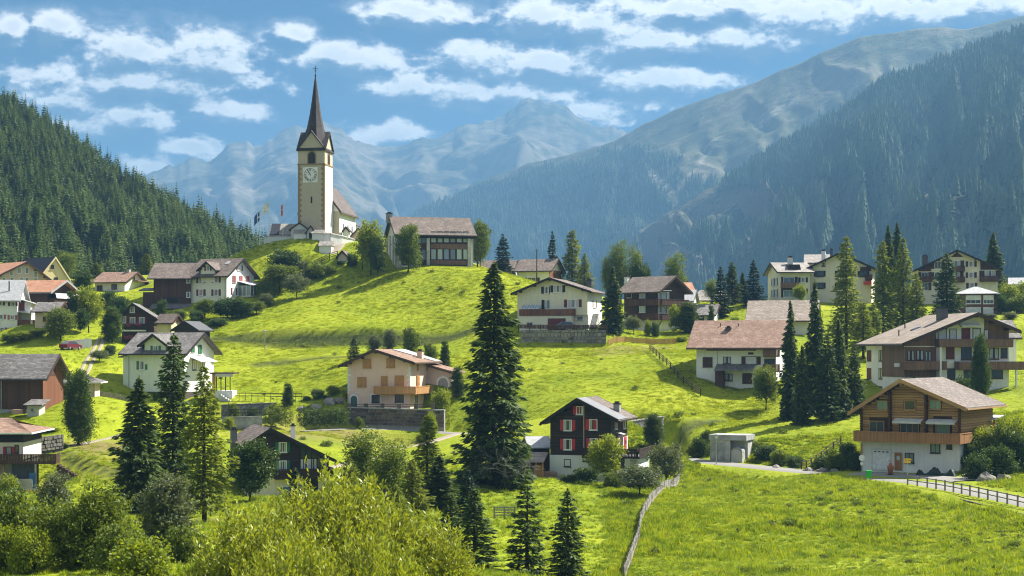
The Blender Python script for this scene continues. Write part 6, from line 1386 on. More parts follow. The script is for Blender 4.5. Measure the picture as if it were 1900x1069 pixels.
def brown_chalet():
    s = House('brown_chalet', 'dark brown chalet with two long balconies on white base right of the cream villa', 1190, 616, 302, -38)
    a, b = s.X(1158, 560), s.X(1219, 560); L = 8.5; he = s.Z(539, 1190); rh = s.Z(516, 1190, 4)
    s.body(a, b, 0, L, he, rh, 'x', 'wood_dark', base=(s.Z(592), 'white')); s.roof('tile_brown', of=1.3, os=1.0, trim='timber_dark')
    for py in (565, 592): s.balcony('F', s.X(1166, py, -1.1), b + 1.0, s.Z(py, 1200, -1.1), 1.1, 1.0, 'board_dark'); s.x1 = b; s.balcony('R', .003, L, s.Z(py, 1219), 1.1, 1.0, 'board_dark', ends=False)
    s.win('F', 1192, 547, 1.3, 1.1, sh='paint_blackgreen'); s.win('F', 1192, 574, 1.3, 1.1, sh='paint_blackgreen', glass='glass_pale'); s.win('F', 1168, 547, 1, 1, sh='paint_blackgreen', mode='closed')
    s.wins('R', [(1226, 549), (1236, 549), (1226, 574), (1236, 575)], 1.6, 1.3, frame='paint_white', bars=3)
    for k in (0.3, 3.5, 6.8): s.part(MB().bar((b + 1.0, k, s.Z(592, 1219) - .2), (b + .05, k, s.Z(606, 1219)), .12, .12), 'brace', 'timber_dark')
    u, zz = s.hit(1230, 541, 'R'); s.part(MB().box(b + .01, b + 1.2, u - 1.5, u + 1.2, zz + .1, zz + .18), 'awning', 'awning')
    s.chimney(s.X(1163, 520, 3), 3, s.Z(528, 1163, 3), s.Z(514, 1163, 3), .7, 'greywhite')
    t = House('gate_house', 'low cream house with orange tile roof just right of the brown chalet', 1262, 560, 330, 10)
    a, b = t.X(1244, 550), t.X(1286, 550); t.body(a, b, 0, 8, t.Z(541), t.Z(526, 1262, 4), 'x', 'warm'); t.roof('tile_orange', of=.5, os=.7, purlins=False)
    t = House('grey_roof_house', 'white house with pale grey sheet roof half hidden behind the brown chalet', 1268, 575, 316, -8)
    a, b = t.X(1240, 565), t.X(1284, 565); t.body(a, b, 0, 8, t.Z(558), t.Z(540, 1262, 4), 'x', 'white'); t.roof('sheet_pale', of=.4, os=.6, purlins=False, trim='sheet_grey'); t.wins('F', [(1258, 565), (1272, 566)], 1.6, .6, frame='paint_dark', glass='glass')
    t = House('grey_roof_house', 'white house with lower grey roof in front of the round thuja', 1290, 608, 306, -10)
    a, b = t.X(1252, 590), t.X(1324, 590); t.body(a, b, 0, 8, t.Z(584), t.Z(567, 1290, 4), 'x', 'white'); t.roof('tile_grey', of=.5, os=.7, purlins=False, trim='timber_dark'); t.wins('F', [(1300, 592), (1262, 594)], 1.2, 1.5, frame='paint_dark', glass='glass')
    t = House('grey_roof_house', 'small white house under grey stone roof peeping out between two spruces', 1335, 572, 335, -20)
    a, b = t.X(1290, 560), t.X(1352, 560); t.body(a, b, 0, 8, t.Z(556), t.Z(540, 1320, 4), 'x', 'white'); t.roof('tile_stone', of=.5, os=.7, purlins=False)
brown_chalet()

def rear_houses():
    s = House('ridge_house', 'white bungalow with brown tile roof and red brick gable behind the hilltop meadow', 985, 528, 350, -18)
    a, b = s.X(960, 510), s.X(1019, 510); s.body(a, b, 0, 9, s.Z(501), s.Z(483, 985, 4.5), 'x', 'white'); s.roof('tile_brown', of=.8, os=.9, trim='timber_dark', purlins=False)
    s.win('F', 986, 520, 1.8, 1.0, sh='paint_brown', glass='glass'); s.part(MB().box(b + .003, b + .06, 0, 9, -1, s.h), 'brick_flank', 'board_red')
    t = House('ridge_house', 'low house with brown tile roof showing just right of the schoolhouse', 908, 512, 352, -10)
    a, b = t.X(888, 505), t.X(950, 505); t.body(a, b, 0, 8, t.Z(501), t.Z(485, 910, 4), 'x', 'white'); t.roof('tile_brown', of=.6, os=.8, trim='timber_dark', purlins=False)
    # rear left apartment pair
    s = House('apartment_house', 'cream apartment house with white flat-looking roof and dormer, left of the twin cream blocks', 1465, 561, 330, 14)
    a, b = s.X(1448, 530), s.X(1503, 530); L = 11; s.body(a, b, 0, L, s.Z(504), s.Z(489, 1465, 5), 'x', 'cream'); s.roof('tile_stone', of=.8, os=.9, trim='timber_black', purlins=False)
    s.x0, s.x1 = a, b
    x0, x1 = s.X(1448.5, 530), s.X(1480, 530); s.box('recess_frame', 'timber_dark', x0 + .1, x1, -.05, -.004, s.Z(552), s.Z(514)); s.balcony('F', x0, x1, s.Z(533, 1465, -1.2), 1.2, .95, 'board_brown'); s.wins('F', [(1464, 521), (1464, 545)], 2.2, 1.3, frame='paint_white', glass='glass_sky', bars=2, off=.05, sh='paint_dark', shw=.4)
    s.wins('F', [(1490, 519.5), (1490, 540)], .9, .9, sh='paint_blackgreen'); s.wins('L', [(1434, 524), (1440, 523), (1434, 545), (1440, 544)], 1.6, 1.5, sh='paint_dark', shw=.5)
    y = 2.0; zz = s.Z(504) + .9; xx = (a + b) / 2; s.part(MB().prism([(xx - 1.4, zz - .6), (xx + 1.4, zz - .6), (xx + 1.1, zz + .6), (xx - 1.1, zz + .6)], .6, 4, 'y'), 'dormer', 'timber_black'); s.chimney((a + b) / 2, 4.2, s.rh - .5, s.Z(478, 1470, 4), .9, 'greywhite')
    s = House('apartment_house', 'cream apartment block with wide dark gable half hidden by a tall larch', 1562, 563, 331, -4)
    a, b = s.X(1500, 530), s.X(1617, 530); s.body(a, b, 0, 13, s.Z(498, 1500), s.Z(471, 1558), 'y', 'cream', xr=s.X(1558, 480)); s.roof('tile_stone', of=1.0, os=.9, trim='timber_black')
    s.wins('F', [(1521, 508), (1521, 530), (1560, 508), (1560, 530), (1602, 508)], 1.4, 1.1, frame='paint_dark', glass='glass', sh='paint_dark', shw=.4); s.win('F', 1528, 491, .6, .6, frame='paint_dark'); s.balcony('F', s.X(1605, 518, -1.1), b + .2, s.Z(518, 1610, -1.1), 1.1, .95, 'board_dark')
    x0, x1 = s.X(1602, 525, -1.2), s.X(1617, 525, -1.2); s.part(MB().box(x0, x1, -1.3, -.1, s.Z(528, 1610, -1.2), s.Z(522, 1610, -1.2)), 'red_awning', 'cloth_red'); s.part(MB().box(s.X(1596, 500), b - .05, -.06, -.004, s.Z(504), s.Z(496)), 'gable_boards', 'board_dark')
    s.chimney(s.X(1528, 480, 4), 4, s.rh - 2, s.Z(466, 1528, 4), .8, 'greywhite'); s.chimney(s.X(1543, 475, 5), 5, s.rh - 1, s.Z(464, 1543, 5), .6, 'sheet_dark')
    t = House('apartment_house', 'small rear wing with pale stone roof between the two cream blocks', 1515, 520, 345, 0)
    a, b = t.X(1496, 490), t.X(1540, 490); t.body(a, b, 0, 8, t.Z(487), t.Z(474, 1515, 4), 'x', 'cream'); t.roof('tile_stone', of=.5, os=.6, trim='timber_black', purlins=False)
    # rear right apartment
    s = House('apartment_house', 'cream apartment house with wide black gable and shuttered windows at the upper right', 1778, 566, 330, 6)
    a, b = s.X(1703, 520), s.X(1851, 520); s.body(a, b, 0, 13, s.Z(500, 1703), s.Z(466, 1775), 'y', 'cream', xr=s.X(1775, 480)); s.roof('tile_brown', of=1.3, os=.8, trim='timber_black')
    for px, py in ((1802, 490), (1802, 510.5), (1803, 530)): s.win('F', px, py, 1.0, 1.0, sh='paint_brown', bars=2)
    s.win('F', 1774, 490, 1.5, 1.3, bars=2, sh='paint_brown'); s.win('F', 1837, 508, 2.0, 1.2, bars=3, sh='paint_brown'); s.win('F', 1774, 508, 1.4, 1.3, bars=2, sh='paint_brown'); s.wins('F', [(1716, 512), (1716, 532), (1740, 492), (1740, 512)], 1.2, 1.4, sh='paint_brown', glass='glass')
    sl = (s.rh - s.h) / (s.xr - a)
    g = MB().prism([(a + .1, s.Z(503)), (s.X(1728, 500), s.Z(503)), (s.X(1728, 500), s.h + (s.X(1728, 500) - a) * sl - .1), (a + .1, s.h)], -.06, -.004, 'y').prism([(s.X(1819, 500), s.Z(501)), (b - .1, s.Z(501)), (b - .1, s.h), (s.X(1819, 500), s.h + (b - s.X(1819, 500)) * sl - .1)], -.06, -.004, 'y').prism([(s.X(1764, 480), s.Z(477)), (s.X(1788, 480), s.Z(477)), (s.xr, s.rh - .3)], -.06, -.004, 'y'); s.part(g, 'gable_boards', 'board_dark')
    for p0, p1, py in ((1765, 1790, 502), (1765, 1790, 522), (1819, 1852, 521), (1700, 1730, 521)): s.balcony('F', s.X(p0, py, -1.2), s.X(p1, py, -1.2), s.Z(py, 1780, -1.2), 1.2, .95, 'board_dark')
    s.chimney(s.X(1716, 485, 4), 4, s.Z(492, 1716, 4), s.Z(476, 1716, 4), 1.1, 'sheet_dark')
    s = House('brick_annexe', 'low red brick building with flat white roof and big blinds below the upper right block', 1815, 586, 312, 4, 'building')
    a, b = s.X(1775, 560), s.X(1851, 560); s.box('wall', 'brick_wall', a, b, 0, 9, -2, s.Z(545)); s.x0, s.x1 = a, b
    v = [(a - .5, -.5, s.Z(545) + .004), (b + .5, -.5, s.Z(545) + .004), (b + .5, 9.5, s.Z(545) + .004), (a - .5, 9.5, s.Z(545) + .004), (a + 3.5, 4, s.Z(532, 1815, 4)), (b - 3.5, 4, s.Z(532, 1815, 4)), (b - 3.5, 5.5, s.Z(532, 1815, 4)), (a + 3.5, 5.5, s.Z(532, 1815, 4))]
    s.part(MB().raw(v, [(0, 1, 5, 4), (1, 2, 6, 5), (2, 3, 7, 6), (3, 0, 4, 7), (4, 5, 6, 7), (3, 2, 1, 0)]), 'roof', 'sheet_pale')
    for px, w in ((1806, 2.7), (1834, 1.75)):
        for py in (556, 578): o = s.win('F', px, py, w, 1.5, frame='paint_white', glass='glass', bars=3, sill=True); MB().box(-w / 2 + .03, w / 2 - .03, -.1, -.071, -.1 if py < 560 else -.6, .74).build('blind', MATS['blind'], o)
    t = House('far_shed', 'pale roofed shed at the right edge behind bright shrubs', 1890, 545, 335, 0, 'shed')
    a, b = t.X(1874, 530), t.X(1920, 530); t.body(a, b, 0, 7, t.Z(528), t.Z(517, 1890, 3), 'x', 'warm'); t.roof('sheet_pale', of=.4, os=.5, purlins=False)
m_stone('brick_wall', (0.17, 0.06, 0.045), (0.24, 0.10, 0.08), (0.2, 0.15, 0.13), 5.0)
rear_houses()
# ---------------- left side of the village
def barn_house():
    s = House('barn', 'tall dark brown boarded barn under a brown tile roof joined to the cream house', 318, 577, 322, -14, 'barn')
    a, b = s.X(285, 540), s.X(353, 540); he, rh = s.Z(514, 318), s.Z(490, 318, 5)
    s.body(a, b, 0, 10.5, he, rh, 'x', 'board_dark'); s.roof('tile_brown', of=1.1, os=1.0, trim='timber_dark', purlins=False)
    s.box('lower_boards', 'wood_dark', a + .05, b - .05, -.06, -.004, -1, s.Z(552)); s.box('hay_bay', 'paint_dark', s.X(303, 555), s.X(330, 555), -.09, -.062, s.Z(562), s.Z(552))
    for py in (520, 547): s.win('F', 349.5, py, .7, 1.0, bars=1)
    z0 = s.Z(565); s.part(MB().prism([(-.07, z0), (-2.6, z0 - 1.0), (-2.6, z0 - .85), (-.07, z0 + .15)], a - .2, b + .3, 'x'), 'lean_to_roof', 'tile_grey'); s.box('lean_to_wall', 'board_red', a + .3, b - 1.2, -2.2, -.3, -3, z0 - .95)
    s.part(MB().prism([(-.003, s.Z(540)), (4.0, s.Z(535)), (4.0, s.Z(533)), (-.003, s.Z(538))], a - 3.0, a - .1, 'x'), 'side_roof', 'tile_grey'); s.box('side_wall', 'board_dark', a - 2.2, a - .02, .3, 4, -2, s.Z(542))
    s = House('cream_house', 'cream house with cross gable, maroon shutters and white glazed veranda on its sunny gable', 384, 563, 321, -34)
    a, b = s.X(353, 530), s.X(420, 530); L = 10; he, rh = s.Z(510, 384), s.Z(483, 384, 5)
    s.body(a, b, 0, L, he, rh, 'x', 'warm'); s.roof('tile_brown', of=.9, os=.9, trim='timber_black'); s.x0, s.x1 = a, b
    s.part(MB().box(b + .003, b + .04, .02, L, -2, he - .05), 'white_flank', 'white'); s.part(MB().prism([(.05, he - .05), (L - .05, he - .05), (L / 2, rh - .1)], b + .003, b + .04, 'x'), 'white_gable', 'white')  # sunlit flank and gable: the brightness is put into a whiter colour
    c0, c1 = s.X(373, 500), s.X(399, 500); s.body(c0, c1, -.12, 4.6, s.Z(499), s.Z(487, 386), 'y', 'warm', main=False, name='dormer_wall', zb=he - 1.5); s.roof('tile_brown', of=.6, os=.6, t=.16, trim='timber_black', name='dormer_roof')
    s.win('F', 386, 498, .75, .9, sh='paint_maroon', off=.12); s.wins('F', [(373, 519.5), (401, 518.5), (373, 543), (401, 543)], 1.0, 1.15, sh='paint_maroon')
    s.wins('R', [(444, 497.5)], 1.3, .95, sh='paint_maroon', bars=1, shw=.45); s.wins('R', [(434, 518), (446.5, 518.5), (459, 519)], 1.1, 1.3, sh='paint_pinkred', mode='closed', frame='paint_white')
    s.win('R', 434, 541, 1.1, 1.3, sh='paint_maroon')
    u0, zf = s.hit(441, 549, 'R', .0); zt_ = s.hit(441, 529, 'R')[1]; u1 = L + 1.5; X1 = b + 3.0
    fr = MB(); pn = MB(); n = 6
    fr.box(b + .05, X1, u0, u1, zf - .18, zf); fr.raw([(b + .05, u0 - .1, zt_ + .7), (X1 + .2, u0 - .1, zt_ - .1), (X1 + .2, u1 + .1, zt_ - .1), (b + .05, u1 + .1, zt_ + .7), (b + .05, u0 - .1, zt_ + .8), (X1 + .2, u0 - .1, zt_), (X1 + .2, u1 + .1, zt_), (b + .05, u1 + .1, zt_ + .8)], [(0, 1, 2, 3), (4, 7, 6, 5), (0, 4, 5, 1), (1, 5, 6, 2), (2, 6, 7, 3), (3, 7, 4, 0)])
    for k in range(n + 1): y = u0 + (u1 - u0) * k / n; fr.box(X1 - .1, X1, y - .06, y + .06, zf + .003, zt_ - .1)
    for k in range(4): x = b + .1 + (X1 - b - .2) * k / 3; fr.box(x - .05, x + .05, u0, u0 + .1, zf + .003, zt_ - .1)
    v = s.part(fr, 'veranda', 'paint_white'); s.part(MB().box(X1 - .06, X1 - .04, u0 + .1, u1, zf + .01, zt_ - .12).box(b + .1, X1 - .1, u0 + .04, u0 + .06, zf + .01, zt_ - .12), 'pane', 'glass_green', v); s.part(MB().box(b + .3, X1 - .3, u0 + .3, u1, -3, zf - .2), 'veranda_base', 'board_brown')
    zz = lambda y: he + (rh - he) * y / (L / 2) + .3
    s.part(MB().raw([(b - 2.4, 3.0, zz(3.0)), (b - 1.4, 3.0, zz(3.0)), (b - 1.4, 4.0, zz(4.0)), (b - 2.4, 4.0, zz(4.0))], [(0, 1, 2, 3)]), 'skylight', 'sheet_pale')
    s.pipe(b - .25, -1, he)
barn_house()

def green_house():
    s = House('pale_green_house', 'pale green house with cross gable, green shutters and grey roof behind the larches', 290, 742, 248, -30)
    a, b = s.X(226, 700), s.X(341, 700); L = 9.5; he, rh = s.Z(652, 290), s.Z(620, 290, 4.7)
    s.body(a + 1.0, b, 0, L, he, rh, 'x', 'palegreen'); s.roof('tile_grey', of=1.0, os=1.0, trim='timber_black'); s.x0, s.x1 = a + 1, b
    s.part(MB().box(b + .003, b + .04, .02, L, -2, he - .05), 'white_flank', 'white'); s.part(MB().prism([(.05, he - .05), (L - .05, he - .05), (L / 2, rh - .1)], b + .003, b + .04, 'x'), 'white_gable', 'white')  # whiter layer over the right flank and gable
    c0, c1 = s.X(269, 640), s.X(308, 640); s.body(c0, c1, -.12, 4.5, s.Z(637), s.Z(622, 284), 'y', 'palegreen', main=False, name='dormer_wall', zb=he - 2); s.roof('tile_grey', of=.8, os=.8, t=.18, trim='timber_black', name='dormer_roof', purlins=False)
    s.win('F', 289, 648, .8, .95, sh='paint_green', off=.12); s.win('F', 263.5, 678, .85, 1.2, sh='paint_green'); s.win('F', 322, 679, .85, 1.2, sh='paint_green')
    s.box('side_wing', 'palegreen', a, a + .98, .4, 6, -3, s.Z(661)); s.part(MB().prism([(a - .7, s.Z(664)), (a + .99, s.Z(659)), (a + .99, s.Z(657)), (a - .7, s.Z(662))], .0, 6.4, 'y'), 'wing_roof', 'tile_grey'); s.pipe(s.X(239.5, 690), -1, he)
    s.wins('R', [(357, 646), (370, 649)], 1.1, 1.3, sh='paint_green', mode='closed', frame='paint_white'); s.wins('R', [(360, 677), (372, 677)], 1.1, 1.5, frame='paint_dark', glass='glass')
    u, zz = s.hit(361, 668, 'R'); s.part(MB().raw([(b + .05, u - 1.5, zz + .4), (b + 1.9, u - 1.5, zz - .3), (b + 1.9, u + 4, zz - .3), (b + .05, u + 4, zz + .4), (b + .05, u - 1.5, zz + .48), (b + 1.9, u - 1.5, zz - .22), (b + 1.9, u + 4, zz - .22), (b + .05, u + 4, zz + .48)], [(0, 1, 2, 3), (4, 7, 6, 5), (0, 4, 5, 1), (1, 5, 6, 2), (2, 6, 7, 3), (3, 7, 4, 0)]), 'awning', 'awning')
    s.box('basement', 'stone_dark', s.X(240, 735), b + .05, -.1, L, -3, s.Z(727)); st = MB()
    for k in range(8): st.box(s.X(222, 740) , s.X(239, 740), -2.2 + k * .28, -1.9 + k * .28, -2, -.2 + k * .2)
    s.part(st, 'outside_stair', 'concrete')
    p = House('garden_pavilion', 'white garden pavilion with flat roof and dark posts on the terrace by the meadow', 410, 740, 246, -14, 'pavilion')
    a, b = p.X(396, 720), p.X(431, 720); zr = p.Z(694); p.box('roof', 'paint_brown', a - .5, b + .3, -.4, 3.2, zr, zr + .22); p.box('fascia', 'awning', a + .4, b + .2, -.45, -.41, zr - .42, zr + .05); p.box('base', 'white', a + .3, b, 0, 3, -2, p.Z(725))
    for k in range(4): x = a + .5 + (b - a - .8) * k / 3; p.box('post', 'timber_black', x - .06, x + .06, -.2, -.08, p.Z(725), zr - .003)
    p.box('side_post', 'timber_orange', a - .2, a + .25, 0, .3, -1, zr - .004); st = MB()
    for k in range(5): st.box(b - 1.8 + k * .35, b - 1.45 + k * .35, -1.2, -.01, -2, p.Z(727) - .3 - k * .24)
    p.part(st, 'steps', 'concrete_pale')
green_house()

def left_barns():
    s = House('hay_barn', 'weathered red brown barn with grey tile roof at the left edge', 40, 776, 222, -26, 'barn')
    a, b = s.X(-60, 730), s.X(79, 730); L = 6.5; he, rh = s.Z(696, 40), s.Z(660, 40, 3.2)
    s.body(a, b, 0, L, he, rh, 'x', 'board_dark'); s.x0, s.x1 = a, b; s.roof('tile_grey', of=1.0, os=.9, trim='timber_dark', purlins=False)
    s.part(MB().box(b + .003, b + .05, .02, L - .02, -1, he), 'gable_boards', 'board_red'); s.part(MB().prism([(.05, he + .003), (L - .05, he + .003), (L / 2, rh - .1)], b + .003, b + .05, 'x'), 'gable_boards', 'board_red')
    s.box('stone_base', 'concrete', a, b - 2, -.1, -.004, -2, s.Z(760)); s.part(MB().tube([(s.X(3, 720), -.12, -1), (s.X(3, 720), -.12, he)], .07, 6), 'downpipe', 'steel')
    u, zz = s.hit(98, 690, 'R'); s.part(MB().box(b + .052, b + .09, u - .9, u + .9, zz - .5, zz + 1.6), 'loft_door', 'board_dark')
    t = House('tool_shed', 'small grey lean-to shed with tiled roof against the weathered barn', 65, 777, 217, -20, 'shed')
    a, b = t.X(50, 765), t.X(72, 765); t.part(MB().prism([(0, -2), (2.4, -2), (2.4, t.Z(746)), (0, t.Z(752))], a, b, 'x'), 'wall', 'render_grey'); t.part(MB().prism([(-.4, t.Z(753)), (2.8, t.Z(744)), (2.8, t.Z(742)), (-.4, t.Z(751))], a - .4, b + .6, 'x'), 'roof', 'tile_grey'); t.win('F', 60, 761, .3, .3, frame='paint_grey', glass='glass', bars=1); t.x1 = b
    t.box('pallet', 'timber_pink', a - 2.2, a - .7, .3, 1.5, .6, 1.2)
    c = House('peach_annexe', 'low peach house with hipped grey tile roof behind the stone pine', 152, 737, 231, -8)
    a, b = c.X(116, 720), c.X(176, 720); c.box('wall', 'peach', a, b, 0, 5.5, -3, c.Z(711)); c.hip(a, b, 0, 5.5, c.Z(711), c.Z(694, 150, 2.7), 'tile_grey', .9); c.box('door', 'timber_dark', c.X(118, 725), c.X(122, 725), -.03, .02, c.Z(735), c.Z(716)); c.pipe(b - .1, -1, c.Z(711))
    k = House('deck_house', 'house with reddish hip roof, dark upper floor and wooden deck at the lower left', 20, 905, 188, -14)
    a, b = k.X(-70, 850), k.X(43, 850); z1, z2 = k.Z(803), k.Z(821); L = 9
    k.box('wall', 'cream', a, b, 0, L, k.Z(853), z2); k.box('upper_wall', 'wood_black', a - .05, b + .05, -.06, L, z2 + .003, z1); k.box('lower_wall', 'render_grey', a, b - .2, .1, L, -3, k.Z(853) - .004); k.hip(a, b, 0, L, z1 - .1, k.Z(778, 0, 4), 'tile_red', 1.2); k.x0, k.x1 = a, b
    k.win('F', 16.5, 836.5, .55, .85, sh='paint_red', frame='timber_dark', glass='glass_pale', bars=1, shw=.3); k.win('F', 31, 834, .35, .95, frame='timber_dark', glass='glass', bars=1)
    zd = k.Z(858, 20, -2); d0, d1 = a, k.X(104, 850, -2); k.balcony('F', d0, d1, zd, 2.2, .95, 'wood_dark', y0=.0, posts=8)
    for px in (7, 66): x = k.X(px, 880, -2); k.box('post', 'rust' if px == 7 else 'steel', x - .09, x + .09, -2.1, -1.92, -3, zd - .21)
    k.box('screen', 'sheet_dark', k.X(22, 880, -1), d1 - 2.2, -1.0, -.95, -2.0, zd - .25); k.box('garden_wall', 'concrete', a, k.X(60, 900, -3.5), -3.6, -3.4, -3, k.Z(889, 30, -3.5))
    k.box('planter', 'gilt', k.X(32, 912, -5), k.X(70, 912, -5), -5.2, -5, -3, k.Z(909, 50, -5)); k.box('barrel', 'paint_blue', k.X(54, 885, -2.5), k.X(64, 885, -2.5), -2.6, -2.1, -2, k.Z(878, 60, -2.5))
    st = MB()
    for j in range(7): st.box(d1 + .05 + j * .33, d1 + .36 + j * .33, -2, -.8, -3, zd - .3 - j * .2)
    k.part(st, 'deck_stair', 'timber_dark')
    block_wall('garden_wall', 'low rubble garden wall behind the wooden deck', P(44, 843, 196), P(118, 832, 200), 1.7, 4, .6, 'stone_pale', seed=21, back='rubble_dark')
left_barns()

def green_shutter_chalet():
    s = House('dark_chalet', 'black boarded chalet with green shutters and glazed gable corner among the foreground trees', 530, 922, 190, 12)
    a, b = s.X(462, 860), s.X(610, 860); he, rh = s.Z(822, 462), s.Z(797, 499); xr = s.X(499, 800)
    s.body(a, b, 0, 9, he, rh, 'y', 'wood_black', xr=xr, hr=s.Z(851, 610), base=(s.Z(886), 'cream')); s.x0, s.x1 = a, b; s.roof('tile_brown', of=1.0, os=.7, trim='timber_black')
    s.wins('F', [(524.5, 830), (524.5, 864)], .82, 1.05, sh='paint_teal', bars=2, shw=.36); s.win('F', 478, 829, .82, 1.05, sh='paint_teal', bars=2, shw=.36)
    s.win('F', 527, 897, .8, .75, bars=2, trans=2)
    x0 = s.X(557, 850); sr = (rh - s.hr) / (b - xr); gl = MB(); fr = MB(); n = 5; zt_ = lambda x: s.hr + (b - x) * sr - .12; zb = s.Z(872); zm = s.Z(852)
    s.part(MB().raw([(x0, -.012, zb), (b - .1, -.012, zb), (b - .1, -.012, zt_(b - .1)), (x0, -.012, zt_(x0)), (x0, -.004, zb), (b - .1, -.004, zb), (b - .1, -.004, zt_(b - .1)), (x0, -.004, zt_(x0))], [(0, 1, 2, 3), (4, 7, 6, 5), (3, 2, 6, 7), (0, 4, 5, 1)]), 'gable_glazing', 'glass')
    for k in range(n + 1): x = x0 + (b - .1 - x0) * k / n; fr.box(x - .045, x + .045, -.08, -.013, zb, zt_(x))
    fr.box(x0, b - .1, -.07, -.013, zm - .05, zm + .05); s.part(fr, 'glazing_bar', 'timber_black'); cu = MB()
    for k, (q0, q1) in enumerate(((.05, .32), (.45, .62), (.8, 1.5), (1.7, 1.95), (3.0, 3.2))): cu.box(x0 + q0, x0 + q1, -.02, -.0125, zb + .03, zm - .06)
    s.part(cu, 'curtain', 'blind')
    zf = s.Z(886.5, 540, -1.2); s.balcony('F', s.X(512, 880, -1.2), b + .2, zf, 1.2, 1.0, 'wood_black', floor='timber_black'); s.x1 = b; s.balcony('R', .003, 5, zf - .003, .4, 1.0, 'wood_black', ends=False)
    s.box('cellar_opening', 'paint_dark', s.X(564, 900), s.X(590, 900), -.09, -.063, -.5, s.Z(889)); s.part(MB().box(s.X(521, 905), s.X(540, 905), -.3, -.07, s.Z(908), s.Z(904)), 'flower_box', 'paint_blue')
    s.chimney(s.X(543.5, 810, 5), 5, s.Z(830, 543, 5), s.Z(791, 543, 5), .48, 'white'); s.chimney(s.X(433.5, 830, 6), 6, -2, s.Z(798, 433, 6), .72, 'sheet_grey')
green_shutter_chalet()

